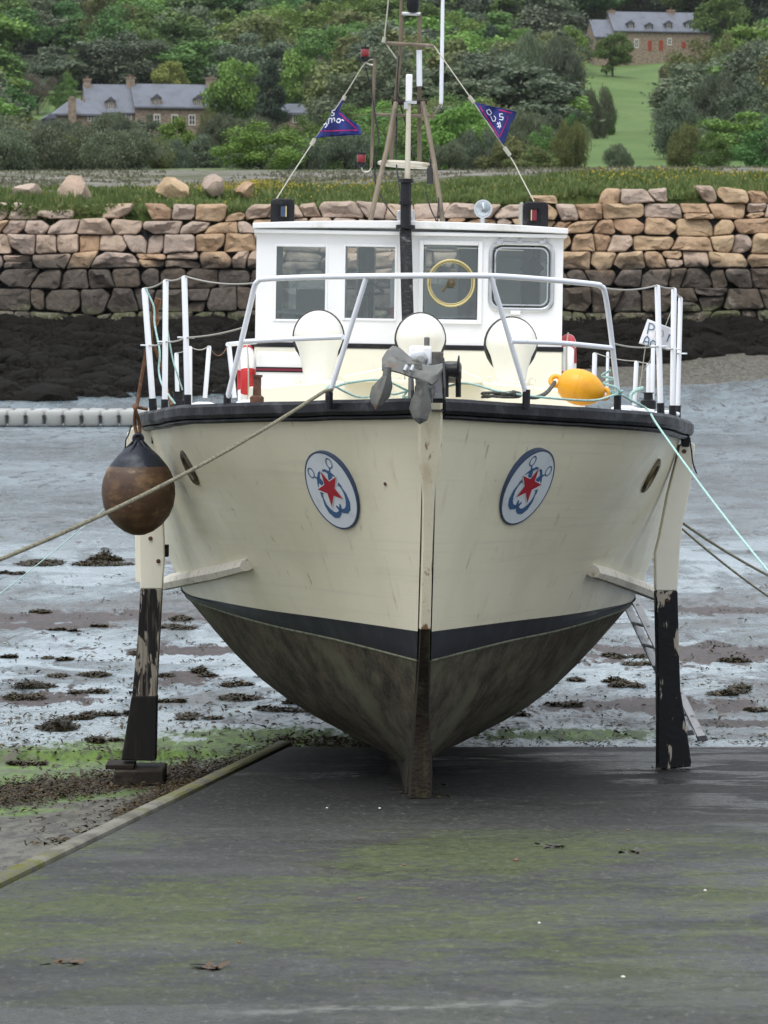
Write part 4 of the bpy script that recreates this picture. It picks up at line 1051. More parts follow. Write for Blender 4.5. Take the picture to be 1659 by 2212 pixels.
# cottage hidden in the middle
D0 = 440.0; yaw = 10
root = empty('slate_cottage', W(500, 268, D0)); root.rotation_euler = (0, 0, radians(yaw)); tag(root, 'low slate roofed cottage mostly hidden by bushes right of the manor', 'house')
def hx(px, x0=500): return (px - x0) * D0 / F / cos(radians(yaw))
wing(root, None, None, hx(500), hx(620), hzm(246), hzm(227), 6.0, chims=[(hx(499), hx(509), hzm(232), hzm(219))], dormers=[(hx(549) - .5, hx(549) + .5, hzm(248), hzm(238), 0)], wins=[(hx(580), hx(588), hzm(262), hzm(252))])
wing(root, None, None, hx(620.5), hx(684), hzm(244), hzm(224), 5.6, y0=-.3, wins=[(hx(632), hx(640), hzm(262), hzm(248)), (hx(655), hx(663), hzm(262), hzm(248))])
# farmhouse at the top right
D0 = 600.0; yaw = 11
root = empty('stone_farmhouse', W(1325, 108, D0)); root.rotation_euler = (0, 0, radians(yaw)); tag(root, 'stone farmhouse with red doors and dormers high on the right hillside', 'house')
def hx(px, x0=1325): return (px - x0) * D0 / F / cos(radians(yaw))
def hzm(py, yb=108): return (yb - py) * D0 / F
wing(root, None, None, hx(1326), hx(1536), hzm(66), hzm(24), 8.0,
     wins=[(hx(1372), hx(1378), hzm(101), hzm(86)), (hx(1444), hx(1450), hzm(94), hzm(83))],
     doors=[(hx(1400), hx(1409), hzm(109), hzm(86), 'door_red'), (hx(1424), hx(1433), hzm(108), hzm(85), 'door_red'), (hx(1474), hx(1483), hzm(102), hzm(88), 'door_red')],
     dormers=[(hx(1363) - .6, hx(1363) + .7, hzm(61), hzm(45), 1), (hx(1403) - .6, hx(1403) + .7, hzm(63), hzm(49), 1), (hx(1446) - .6, hx(1446) + .7, hzm(61), hzm(44), 1), (hx(1490) - .6, hx(1490) + .7, hzm(58), hzm(42), 1)],
     chims=[(hx(1326), hx(1339), hzm(40), hzm(19)), (hx(1456), hx(1470), hzm(36), hzm(16))])
wing(root, None, None, hx(1283), hx(1325.5), hzm(80), hzm(43), 7.0, y0=-.4)

# ------------------------------------------------------------------ the boat
PITCH, YAW, ROLL = .045, radians(.85), radians(1.0)
BM = Matrix.Translation(W(909, 1725, 22)) @ Matrix.Rotation(YAW, 4, 'Z') @ Matrix.Rotation(-PITCH, 4, 'X') @ Matrix.Rotation(ROLL, 4, 'Y')
BI = BM.inverted()
boat = empty('motor_boat'); boat.matrix_world = BM
boat.location, boat.rotation_euler, _s = BM.translation, BM.to_euler(), 0
tag(boat, 'cream wooden motor boat standing bow on upon its beaching legs on the slipway', 'boat')
OL = BI @ CAM
def bl(x, y, Y):
    """point in the boat's own axes, Y metres behind the foot of the stem, seen at (x, y)"""
    d = BI.to_3x3() @ ray(x, y); k = (Y - OL.y) / d.y
    return OL + d * k
def sx_(px, Y): return bl(px, 900, Y).x
def sz_(py, Y, px=885): return bl(px, py, Y).z
def part(name, mb, mt, **kw): return obj(name, mb, mt, kw.pop('parent', boat), **kw)

KST = [(.75, .20), (.40, .35), (.10, .62), (-.15, .905), (-.25, 1.10), (-.38, 1.45), (-.52, 1.85), (-.64, 2.2), (-.75, 2.545)]
STA = {
 1.0: [(.07, .13), (.22, .30), (.40, .57), (.545, .91), (.63, 1.11), (.82, 1.47), (1.08, 1.87), (1.30, 2.19), (1.47, 2.50)],
 2.0: [(.10, .06), (.45, .20), (.76, .50), (.965, .91), (1.05, 1.11), (1.24, 1.47), (1.48, 1.85), (1.67, 2.16), (1.83, 2.465)],
 3.0: [(.12, .01), (.66, .14), (1.08, .46), (1.32, .91), (1.40, 1.115), (1.55, 1.46), (1.74, 1.84), (1.88, 2.14), (2.0, 2.45)],
 4.2: [(.13, -.04), (.82, .15), (1.32, .50), (1.63, .915), (1.71, 1.12), (1.84, 1.46), (1.94, 1.83), (2.02, 2.13), (2.09, 2.445)],
 6.0: [(.13, -.10), (.86, .14), (1.38, .48), (1.66, .92), (1.74, 1.13), (1.84, 1.46), (1.92, 1.83), (1.99, 2.13), (2.05, 2.445)],
 8.0: [(.12, -.12), (.72, .18), (1.18, .50), (1.47, .925), (1.55, 1.14), (1.67, 1.47), (1.76, 1.84), (1.82, 2.14), (1.86, 2.46)],
 9.6: [(.10, .05), (.50, .30), (.90, .58), (1.17, .93), (1.25, 1.15), (1.38, 1.48), (1.48, 1.85), (1.54, 2.15), (1.57, 2.48)],
}
KF = {1.0: (1, .78, .93, 1, 1, .97, .97, .985, 1), 0: (1, .66, .885, .985, 1.012, 1.02, 1.012, 1.0, .985)}
for Y_ in STA: STA[Y_] = [(p[0] * KF.get(Y_, KF[0])[i], p[1]) for i, p in enumerate(STA[Y_])]
GAP = {1.0: .145, 2.0: .115, 3.0: .08, 4.2: .035, 6.0: .03, 8.0: .03, 9.6: .03}
for Y_, P_ in STA.items():
    g_ = GAP[Y_] / (P_[4][1] - P_[3][1]); P_[3] = (P_[4][0] - (P_[4][0] - P_[3][0]) * g_, P_[4][1] - GAP[Y_])
NS = 9
lines_ = []
for k in range(9):
    P = [V((.045 if k > 2 else .05, KST[k][0], KST[k][1]))]
    # an extra point just behind the stem keeps the entrance sharp
    for Y in sorted(STA): P.append(V((STA[Y][k][0], Y + (.25 if (Y == 1.0 and k == 0) else 0), STA[Y][k][1])))
    lines_.append(crom(P, 8))
NT = len(lines_[0])
grid = []                                            # grid[level][t]
KL = 4
for tix in range(NT):
    col = crom([lines_[k][tix] for k in range(9)], KL); grid.append(col)
NL = len(grid[0])
def hull_strip(k0, k1, off=0.0):
    mb = MB()
    for s_ in (1, -1):
        vs = [V((p.x * s_, p.y, p.z)) for t_ in range(NT) for p in grid[t_][k0:k1 + 1]]; n = k1 - k0 + 1
        fs = []
        for t_ in range(NT - 1):
            for j in range(n - 1):
                f_ = (t_ * n + j, t_ * n + j + 1, (t_ + 1) * n + j + 1, (t_ + 1) * n + j); fs.append(f_ if s_ < 0 else tuple(reversed(f_)))
        mb.add(vs, fs)
        # nothing at the bow: the stem post closes it
    # transom
    rr = [V((p.x, p.y, p.z)) for p in grid[NT - 1][k0:k1 + 1]]
    mb.add(rr + [V((-p.x, p.y, p.z)) for p in reversed(rr)], [tuple(range(2 * len(rr)))])
    return mb
part('hull', hull_strip(4 * KL, 8 * KL), M['hull_cream'], smooth=50, fix=False)
part('boot_stripe', hull_strip(3 * KL, 4 * KL), M['stripe'], smooth=50, fix=False)
part('hull_bottom', hull_strip(0, 3 * KL), M['bottom'], smooth=50, fix=False)
for s_ in (1, -1):
    mb = MB(); mb.tube([V((p.x * s_, p.y, p.z)) for p in [grid[t_][3 * KL] for t_ in range(NT)]], .009, 6); part('waterline_edge', mb, mat('edge_growth', (.13, .14, .09), .8, 0, [((.06, .07, .04), 20, (1, 1, 1), .45, .65)]))
hb = hull_strip(0, 8 * KL); BVH = bvhtree.BVHTree.FromPolygons([V(p) for p in hb.v], hb.f[:-1])
def hull_hit(px, py):
    d = (BI.to_3x3() @ ray(px, py)).normalized(); h_ = BVH.ray_cast(OL, d)
    if h_[0] is None: return None, None
    n_ = h_[1]; n_ = -n_ if n_.dot(d) > 0 else n_
    return h_[0], n_
def sheer(Y, dx=0.0, dz=0.0, s_=1):
    """point on the rail line at Y"""
    L_ = lines_[8]
    for i in range(len(L_) - 1):
        if L_[i].y <= Y <= L_[i + 1].y:
            u = (Y - L_[i].y) / max(L_[i + 1].y - L_[i].y, 1e-6); p = L_[i].lerp(L_[i + 1], u); break
    else: p = L_[0] if Y < L_[0].y else L_[-1]
    return V(((p.x + dx) * s_, Y, p.z + dz))

# stem post and keel
mb = MB(); rings = []
prof = [(-.79, 2.56, .072), (-.75, 2.42, .075), (-.71, 2.27, .073), (-.675, 2.16, .060), (-.655, 2.10, .044), (-.60, 1.95, .036), (-.50, 1.65, .032), (-.43, 1.40, .032), (-.32, 1.12, .034)]
for (Y, z, w_) in prof: rings.append([V((-w_ - .004, Y + .22, z)), V((-w_ - .004, Y + .07, z)), V((-w_, Y - .012, z)), V((-w_ * .8, Y - .030, z)), V((w_ * .8, Y - .030, z)), V((w_, Y - .012, z)), V((w_ + .004, Y + .07, z)), V((w_ + .004, Y + .22, z))])
part('stem_post', MB().loft(rings), M['stem_cream'], smooth=30)
rings = []
for (Y, z, w_) in [(-.32, 1.118, .034), (-.25, .98, .036), (-.17, .86, .038), (-.02, .60, .050), (.03, .40, .062), (.02, .20, .072), (.0, .06, .076), (.0, .005, .075)]:
    rings.append([V((-w_, Y + .9, z)), V((-w_, Y + .05, z)), V((-w_ * .8, Y - .03, z)), V((w_ * .8, Y - .03, z)), V((w_, Y + .05, z)), V((w_, Y + .9, z))])
part('stem_foot', MB().loft(rings), M['keel'], smooth=30)
rings = []
for (Y, zt, zb) in [(.25, .30, .005), (.9, .24, -.022), (2, .13, -.05), (3, .08, -.078), (5, .05, -.13), (8, .03, -.205), (9.3, .2, -.23)]:
    rings.append([V((-.075, Y, zt)), V((.075, Y, zt)), V((.09, Y, zb)), V((-.09, Y, zb))])
part('keel', MB().loft(rings), M['keel'], smooth=30)

# deck
mb = MB(); Ys = [-.6 + i * .3 for i in range(34)]
rings = []
for Y in Ys:
    e = sheer(Y, -.02); r_ = []
    for i in range(9):
        u = i / 8 * 2 - 1; r_.append(V((e.x * u, Y, e.z - .035 + .06 * (1 - u * u) * min(1, e.x))))
    rings.append(r_)
mb.loft(rings, False); part('deck', mb, M['deck'], smooth=60)

# black rubbing rail swept round the sheer
def sweep_rail(name, dz0, dz1, dx0, dx1, mt, Y0, Y1, bulge=.3, steps=70):
    for s_ in (1, -1):
        mb = MB(); rings = []
        for i in range(steps + 1):
            u = i / steps; Y = Y0 + (Y1 - Y0) * u ** 1.5
            p = sheer(Y, 0, 0, 1); q = sheer(Y + .02, 0, 0, 1); tg = (q - p); nrm = V((tg.y, -tg.x, 0)).normalized() if tg.length > 1e-6 else V((1, 0, 0))
            if i == 0: nrm = V((.55, -.83, 0)).normalized()
            pr = [(dx0, dz0), (dx1 - .018, dz0), (dx1, dz0 + .022), (dx1, dz1 - .022), (dx1 - .018, dz1), (dx0, dz1)]
            rings.append([V(((p.x + nrm.x * a) * s_, p.y + nrm.y * a, p.z + b_ + .004 * fbm(Y * 3, s_ * 4, 3))) for a, b_ in pr])
        mb.loft(rings); part(name, mb, mt, smooth=32)
sweep_rail('rubbing_rail', -.052, .045, -.07, .075, M['black_rail'], -.74, 9.5)
# filler rail under it
sweep_rail('rail_backing', -.085, -.0515, -.02, .035, M['black_rail'], -.72, 9.4)

# cream spray strakes low on the bow
for s_, pts_ in ((-1, [(540, 1216), (480, 1232), (420, 1245), (375, 1252)]), (1, [(1274, 1229), (1310, 1240), (1360, 1260), (1398, 1274)])):
    P = []
    for (px, py) in pts_:
        h_, n_ = hull_hit(px, py)
        if h_ is None: h_ = P[-1][0] + (P[-1][0] - P[-2][0]); n_ = P[-1][1]
        P.append((h_, n_))
    P.append((P[-1][0] + (P[-1][0] - P[-2][0]).normalized() * .25 * .5 + V((0, .2, 0)), P[-1][1]))
    mb = MB(); rings = []
    for i, (h_, n_) in enumerate(P):
        w_ = .052 if 0 < i < len(P) - 1 else .042
        tg = (P[min(i + 1, len(P) - 1)][0] - P[max(i - 1, 0)][0]).normalized(); up = n_.cross(tg).normalized(); up = up if up.z > 0 else -up
        rings.append([h_ - n_ * .04 + up * w_, h_ + n_ * .05 + up * w_ * .9, h_ + n_ * .082 + up * w_ * .3, h_ + n_ * .078 - up * w_ * .6, h_ + n_ * .04 - up * w_, h_ - n_ * .04 - up * w_])
    part('spray_strake', MB().loft(rings), M['strake'], smooth=40)

# bronze hawse rings
for (px, py) in ((411, 1010), (1405, 1027)):
    h_, n_ = hull_hit(px, py)
    if h_ is None: continue
    up = (V((0, 0, 1)) - n_ * n_.z).normalized(); rt = up.cross(n_)
    mt_ = Matrix(((rt.x * 1.0, up.x * 1.0, n_.x, h_.x), (rt.y, up.y, n_.y, h_.y), (rt.z, up.z, n_.z, h_.z), (0, 0, 0, 1)))
    mb = MB(); prof_ = []
    rings = []
    for (sc, dz) in ((1.0, 0), (1.0, .012), (.85, .024), (.66, .018), (.60, .0)):
        rings.append([mt_ @ V((cos(a) * .085 * sc * (1 if True else 1), sin(a) * .135 * sc, dz)) for a in [2 * pi * i / 28 for i in range(28)]])
    mb.loft(rings, True, False, False); hw_ = part('hawse_ring', mb, M['bronze'], smooth=50)
    mb = MB(); mb.add([mt_ @ V((cos(a) * .054, sin(a) * .085, .004)) for a in [2 * pi * i / 28 for i in range(28)]], [tuple(range(28))])
    part('hawse_hole', mb, M['dark'], parent=hw_)

# oval emblem boards
for (px, py, s_) in ((721, 1057, -1), (1135, 1050, 1)):
    h_, n_ = hull_hit(px, py)
    up = (V((0, 0, 1)) - n_ * n_.z).normalized(); rt = up.cross(n_).normalized()
    an_ = radians(17) * -s_; up, rt = up * cos(an_) - rt * sin(an_), rt * cos(an_) + up * sin(an_)
    def fn(u, v, d, h_=h_, up=up, rt=rt, n_=n_): return h_ + rt * (u * .262) + up * (v * .272) + n_ * d
    ell = [(cos(2 * pi * i / 56), sin(2 * pi * i / 56)) for i in range(56)]
    E = [fn(u, v, .030) for u, v in ell]
    mb = MB(); mb.prism([(u * 1.0, v * 1.0) for u, v in ell], fn, -.03, .022); eb = part('emblem_board', mb, M['emblem_white'], smooth=30)
    mb = MB(); mb.loft([[fn(u * k, v * k, d) for u, v in ell] for k, d in ((1.010, -.02), (1.010, .0225), (.965, .0235), (.965, .018))], True, False, False); part('emblem_border', mb, M['emblem_navy'], parent=eb, smooth=30)
    ad = MB()
    for q in (-1, 1):
        ad.ribbon([(q * .45 + .115 * cos(a) * 1.0 + q * .02, .60 + .125 * sin(a)) for a in [2 * pi * i / 20 for i in range(21)]], .035, fn, .0240)
        ad.ribbon([(q * .41, .50), (q * .33, .42), (q * .25, .34), (q * .10, .12)], [.035, .06, .14, .12], fn, .0241)
        ad.ribbon([(q * .05, .52), (q * .16, .50), (q * .27, .40), (q * .40, .30), (q * .46, .22)], [.06, .07, .11, .05, .02], fn, .0242)
        ad.ribbon([(q * .30, .40), (q * .29, .30), (q * .27, .20)], [.12, .08, .03], fn, .0243)
        ad.ribbon([(q * .44, .04), (q * .49, -.08), (q * .52, -.24), (q * .47, -.42), (q * .36, -.55), (q * .22, -.60), (q * .08, -.57), (q * -.01, -.52)], [.03, .05, .10, .16, .17, .15, .11, .09], fn, .0244)
        ad.ribbon([(q * .37, .02), (q * .47, .07), (q * .52, -.04)], [.02, .06, .02], fn, .0245)
        ad.ribbon([(q * .03, -.52), (q * .06, -.44), (q * .10, -.38)], [.10, .08, .04], fn, .0246)
    part('emblem_anchors', ad, M['emblem_blue'], parent=eb, smooth=0, fix=False)
    def star(R, r_, ph): return [((R if i % 2 == 0 else r_) * cos(ph + pi * i / 5) * 1.02, .055 + (R if i % 2 == 0 else r_) * sin(ph + pi * i / 5) * .92) for i in range(10)]
    ph = pi / 2 + .06
    mb = MB(); mb.add([fn(u, v, .0251) for u, v in star(.60, .235, ph)] + [fn(0, .055, .0251)], [(i, (i + 1) % 10, 10) for i in range(10)]); part('star_outline', mb, M['emblem_white'], parent=eb, smooth=0, fix=False)
    mb = MB(); mb.add([fn(u, v, .0257) for u, v in star(.53, .21, ph)] + [fn(0, .055, .0257)], [(i, (i + 1) % 10, 10) for i in range(10)]); part('emblem_star', mb, M['emblem_red'], parent=eb, smooth=0, fix=False)

# ---- wheelhouse
YC = 3.4
cxl, cxr = bl(553, 600, YC).x, bl(1216, 600, YC).x
zr_ = bl(885, 492, YC).z; zf_ = bl(885, 738, YC).z; zd_ = bl(885, 850, YC).z - .15
YB = YC + 2.3
wins = []
for (x0, x1, y0, y1) in ((590, 709, 529, 694), (739, 859, 529, 692), (913, 1033, 531, 689), (1062, 1190, 531, 664)):
    a = bl(x0, y1, YC); c = bl(x1, y0, YC); wins.append((a.x, c.x, a.z, c.z))
def wall_with_holes(mb, xs0, xs1, z0, z1, holes, put):
    xs = sorted({xs0, xs1} | {h_[0] for h_ in holes} | {h_[1] for h_ in holes})
    for i in range(len(xs) - 1):
        a, b_ = xs[i], xs[i + 1]; m_ = (a + b_) / 2; hs = [h_ for h_ in holes if h_[0] < m_ < h_[1]]
        zz = z0
        for h_ in sorted(hs, key=lambda q: q[2]):
            put(mb, a, b_, zz, h_[2]); zz = h_[3]
        put(mb, a, b_, zz, z1)
ztop = zr_ - .03
mb = MB(); wall_with_holes(mb, cxl, cxr, zf_ - .02, ztop, wins, lambda m_, a, b_, c, d: m_.box2((a, YC, c), (b_, YC + .05, d)))
sidewin = [(YC + .35, YC + 1.05, wins[0][2], wins[0][3]), (YC + 1.25, YC + 1.95, wins[0][2], wins[0][3])]
for xx in (cxl, cxr - .05): wall_with_holes(mb, YC + .05, YB - .05, zf_ - .02, ztop, sidewin, lambda m_, a, b_, c, d, xx=xx: m_.box2((xx, a, c), (xx + .05, b_, d)))
rz0, rz1 = bl(885, 640, YB).z, bl(885, 530, YB).z
rear = [(sx_(600, YB), sx_(716, YB), rz0 - .12, rz1), (sx_(745, YB), sx_(765, YB), rz0 - .3, rz1), (sx_(806, YB), sx_(855, YB), rz0 - .5, rz1), (sx_(915, YB), sx_(980, YB), rz0 + .1, rz1)]
wall_with_holes(mb, cxl, cxr, zf_ - .02, ztop, rear, lambda m_, a, b_, c, d: m_.box2((a, YB - .05, c), (b_, YB, d)))
part('wheelhouse_wall', mb, M['white'], smooth=0)
mb = MB()
mb.box2((cxl - .004, YC - .004, zd_), (cxr + .004, YB + .004, zf_ - .055)); part('cabin_side', mb, M['cream'], smooth=0, bevel=.01)
mb = MB(); mb.box2((cxl - .012, YC - .012, zf_ - .056), (cxr + .012, YB + .012, zf_ - .0205)); part('black_moulding', mb, M['black'], smooth=0, bevel=.006)
mb = MB(); rings = []
for Y in (YC - .07, YC - .02, YB + .05):
    r_ = []
    for i in range(13):
        u = i / 12 * 2 - 1; r_.append(V(((cxl + cxr) / 2 + (cxr - cxl + .06) / 2 * u, Y, zr_ + .012 + .035 * (1 - u * u))))
    r_ += [V((p.x, Y, zr_ - .03 + .02 * (1 - ((p.x - (cxl + cxr) / 2) / 1.2) ** 2))) for p in reversed(r_)]
    rings.append(r_)
mb.loft(rings); part('wheelhouse_roof', mb, M['roof'], smooth=30, bevel=.006)
mb = MB(); mb.box2((cxl - .02, YC - .05, zr_ - .032), (cxr + .02, YC - .002, zr_ - .06)); part('roof_moulding', mb, M['white'], smooth=0, bevel=.006)
mb = MB(); mb.box2((cxl + .06, YC + .06, zf_ - .04), (cxr - .06, YB - .06, zf_ - .02)); mb.box2((cxl + .05, YC + .051, zf_ - .02), (cxr - .05, YC + .35, wins[0][2] - .06)); part('cabin_floor', mb, M['interior'], smooth=0)
mb = MB()
mb.box2((sx_(769, YB - .2), YB - .2, zf_), (sx_(803, YB - .2), YB - .16, ztop)); mb.box2((sx_(985, YB - .2), YB - .22, zf_), (sx_(1034, YB - .2), YB - .18, ztop)); mb.box2((sx_(1125, YB - .2), YB - .20, zf_), (sx_(1200, YB - .2), YB - .16, ztop))
mb.box2((sx_(592, YC + .6), YC + .5, zf_), (sx_(606, YC + .6), YC + .54, ztop)); part('inner_panel', mb, M['interior'], smooth=0)
mb = MB(); mb.box2((sx_(635, YB - .3), YB - .30, sz_(692, YB)), (sx_(716, YB - .3), YB - .27, sz_(632, YB))); mb.box2((sx_(1063, YB - .4), YB - .40, sz_(690, YB)), (sx_(1120, YB - .4), YB - .37, sz_(560, YB))); part('pale_locker', mb, M['interior_pale'], smooth=0)
mb = MB(); a = bl(1150, 580, YC + .9); mb.box((a.x, YC + .9, a.z), (.13, .1, .13), Matrix.Rotation(.78, 3, 'Y')); mb.tube([(a.x, YC + .9, a.z), (a.x, YC + .9, ztop)], .012, 6); part('hanging_screen', mb, M['dark'], smooth=0)
mb = MB(); P = [bl(775, 628, YC + .6), bl(800, 612, YC + .6), bl(826, 628, YC + .6), bl(826, 634, YC + .6)]; mb.tube(crom(P, 5), .012, 6); mb.tube([bl(770, 636, YC + .6), bl(830, 634, YC + .6)], .014, 6); mb.tube([bl(800, 634, YC + .6), bl(800, 690, YC + .6)], .02, 6); part('steering_wheel', mb, M['dark'])
# rolled ensign seen through the second window
rk = [bl(852, 560, YC + .25), bl(851, 610, YC + .25), bl(852, 664, YC + .25)]
mb = MB(); mb.tube(rk, .032, 10, True, [.012, .03, .036]); rf_ = part('rolled_ensign', mb, M['cloth_white'])
mb = MB(); mb.tube([bl(852, 664.5, YC + .25), bl(854, 694, YC + .25)], .037, 10, True, [.036, .03]); part('ensign_red', mb, M['red_band'], parent=rf_)

for i, (a, b_, c, d) in enumerate(wins):
    mb = MB(); t_ = .032 if i == 2 else .018; y0, y1 = YC - (.018 if i == 2 else .008), YC + .03
    if i < 3:
        e = .0 if i != 2 else .034
        mb.box2((a - e, y0, c - e), (a + t_ - e, y1, d + e)); mb.box2((b_ - t_ + e, y0, c - e), (b_ + e, y1, d + e)); mb.box2((a + t_ - e, y0, d - t_ + e), (b_ - t_ + e, y1, d + e)); mb.box2((a + t_ - e, y0, c - e), (b_ - t_ + e, y1, c + t_ - e))
        w_ = part('window', mb, M['white'], smooth=0, bevel=.004)
        mb = MB(); mb.box2((a + .006, YC + .008, c + .006), (b_ - .006, YC + .014, d - .006)); part('pane', mb, M['glass'], parent=w_, smooth=0)
    else:
        def rr(g, y, r_=.07):
            o_ = []
            for (qx, qz, a0) in ((b_ + g, d + g, 0), (a - g, d + g, 1), (a - g, c - g, 2), (b_ + g, c - g, 3)):
                ccx = qx - r_ if qx > a + .1 else qx + r_; ccz = qz - r_ if qz > c + .1 else qz + r_
                for k in range(6): an = (a0 + k / 5) * pi / 2; o_.append(V((ccx + r_ * cos(an), y, ccz + r_ * sin(an))))
            return o_
        mb.loft([rr(.03, YC + .02, .09), rr(.03, YC - .012, .09), rr(.022, YC - .02, .085), rr(.008, YC - .02, .075), rr(.0, YC - .012, .07), rr(-.006, YC + .02, .065)], True, False, False)
        mb.loft([rr(-.016, YC + .004, .06), rr(-.016, YC - .008, .06), rr(-.026, YC - .008, .055), rr(-.026, YC + .004, .055)], True, False, False)
        w_ = part('window', mb, M['alu'], smooth=30); w_['label'] = 'aluminium framed opening window with rounded corners'
        mb = MB(); pr = rr(-.012, YC + .010, .06); mb.add(pr + [p + V((0, .006, 0)) for p in pr], [tuple(range(24)), tuple(reversed(range(24, 48)))]); part('pane', mb, M['glass'], parent=w_, smooth=0)
        mb = MB()
        for px in (1078, 1120, 1170):
            q = bl(px, 524, YC); mb.box((q.x, YC - .025, q.z), (.035, .03, .025)); mb.box((q.x + .02, YC - .03, q.z + .01), (.012, .02, .03))
        part('hinge', mb, M['alu'], parent=w_, smooth=0)
        mb = MB(); q = bl(1113, 676, YC); mb.box((q.x, YC - .02, q.z), (.075, .03, .03)); part('latch', mb, M['white'], parent=w_, smooth=0, bevel=.004)
for (a, b_, c, d) in rear[:1] + rear[3:]:
    mb = MB(); mb.box2((a - .02, YB - .03, c - .02), (b_ + .02, YB - .024, d + .02)); part('rear_pane', mb, M['glass'], smooth=0)
for xx in (cxl + .02, cxr - .026):
    for (a, b_, c, d) in sidewin:
        mb = MB(); mb.box2((xx, a - .01, c - .01), (xx + .006, b_ + .01, d + .01)); part('side_pane', mb, M['glass'], smooth=0)
# clear view screen: brass ring and motor on the third window
q = bl(974, 612, YC); mt_ = Matrix.Translation((q.x, YC - .03, q.z)) @ Matrix.Rotation(pi / 2, 4, 'X')
mb = MB(); mb.torus(.172, .008, 44, 10, mt_); mb.torus(.157, .005, 40, 8, mt_ @ Matrix.Translation((0, 0, -.012))); cv = part('clear_view_screen', mb, M['brass'])
mb = MB(); mb.lathe([(.0, -.02), (.03, -.02), (.034, .02), (.0, .03)], 14, mt_); mb.box((q.x + .01, YC + .06, q.z + .01), (.07, .06, .09)); mb.tube([(q.x, YC - .02, q.z + .02), (q.x - .06, YC - .02, q.z - .06)], .01, 6); mb.tube([(q.x, YC + .02, q.z + .02), (q.x + .06, YC + .03, q.z + .09)], .012, 6); part('screen_motor', mb, M['bronze'], parent=cv)

# ---- low deck trunk ahead of the wheelhouse
YT = 1.75
mb = MB(); rings = []
for Y, k in ((YT, .90), (YT + .06, .93), (YC - .005, 1.0)):
    hw_ = (cxr - cxl) / 2 * k + (.12 if Y > 2 else .10); zt = bl(885, 829, 2.2).z + .02 * (Y - YT); zb = sheer(Y).z - .08; r_ = [V((-hw_, Y, zb))]
    for i in range(11):
        u = i / 10 * 2 - 1; r_.append(V((hw_ * .985 * u, Y, zt - .055 + .075 * (1 - u * u))))
    r_.append(V((hw_, Y, zb))); rings.append(r_)
mb.loft(rings, True, True, True); part('deck_trunk', mb, M['cream'], smooth=30, bevel=.008)
# cream hatch wedges either side of the windlass
for s_, pts_ in ((-1, [(742, 812), (838, 792), (838, 826), (742, 826)]), (1, [(962, 788), (1040, 816), (1044, 828), (962, 832)])):
    mb = MB(); mb.loft([[bl(px, py, Y) for px, py in pts_] for Y in (1.55, 2.1)]); part('hatch_cover', mb, M['cream'], smooth=0, bevel=.008)

# ---- cowl ventilators
def ventilator(px, ytop, ybase, Y, half, tilt):
    b_ = bl(px, ybase, Y); t_ = bl(px, ytop, Y); R_ = half * (OL.y * -1 + Y) / F; H = t_.z - b_.z
    mt_ = Matrix.Translation(b_) @ Matrix.Rotation(tilt, 4, 'Y')
    zc = H - R_ * 1.06
    prof_ = [(R_ * .62, 0), (R_ * .60, H * .08), (R_ * .66, H * .22), (R_ * .80, zc * .70), (R_ * .95, zc * .9)]
    prof_ += [(R_ * cos(a), zc + R_ * 1.06 * sin(a)) for a in [i * pi / 2 / 10 for i in range(11)]][:-1] + [(R_ * .05, H * .999)]
    mb = MB(); mb.lathe(prof_, 36, mt_); v_ = part('ventilator', mb, M['vent_cream'], smooth=60)
    mb = MB(); mtc = mt_ @ Matrix.Translation((0, R_ * .42, zc)) @ Matrix.Rotation(pi / 2, 4, 'X')
    n = 30                                            # the mouth, opening aft, with a dark lip
    rings = []
    for (k, d) in ((.97, .0), (1.065, -.012), (1.065, -.035), (.9, -.035)):
        r_ = []
        for i in range(n):
            a = 2 * pi * i / n; rx = R_ * k; rz = R_ * k * (1.07 if sin(a) > 0 else 1.25 - 0 * .1)
            tap = 1 if sin(a) > 0 else 1 - .32 * sin(a) ** 2
            r_.append(mtc @ V((cos(a) * rx * tap, sin(a) * rz, d)))
        rings.append(r_)
    mb.loft(rings, True, False, False); part('cowl_lip', mb, M['dark'], parent=v_, smooth=50)
    mb = MB(); mb.lathe([(R_ * .74, -.02), (R_ * .74, .02), (R_ * .66, .03), (R_ * .62, .03)], 30, mt_, False)
    for q in (-1, 1):
        mb.torus(.024, .007, 12, 6, mt_ @ Matrix.Translation((q * R_ * .85, -.02, .03)) @ Matrix.Rotation(pi / 2, 4, 'X'))
    part('vent_collar', mb, M['cream'], parent=v_)
ventilator(688, 671, 829, 2.35, 53.5, -.015)
ventilator(907, 677, 832, 1.9, 53, 0)
ventilator(1103, 686, 832, 2.35, 55, 0)

# ---- white box with a red band on the side deck
db = empty('deck_box'); tag(db, 'white box with dark red and black band in front of the wheelhouse', 'box')
mb = MB(); a = bl(553, 832, 2.75); c = bl(662, 761, 2.75); mb.box2((a.x, 2.75, a.z - .03), (c.x, 3.3, c.z)); lid = obj('body', mb, M['white'], db, bevel=.02)
zb0, zb1 = bl(600, 804, 2.75).z, bl(600, 793, 2.75).z
mb = MB(); mb.box2((a.x - .003, 2.745, zb0), (c.x + .003, 3.303, zb1)); obj('band', mb, M['black'], db, smooth=0)
mb = MB(); mb.box2((a.x - .005, 2.742, zb0 + .010), (c.x + .005, 3.305, zb1 - .010)); obj('red_line', mb, M['dark_red'], db, smooth=0)
db.matrix_world = BM

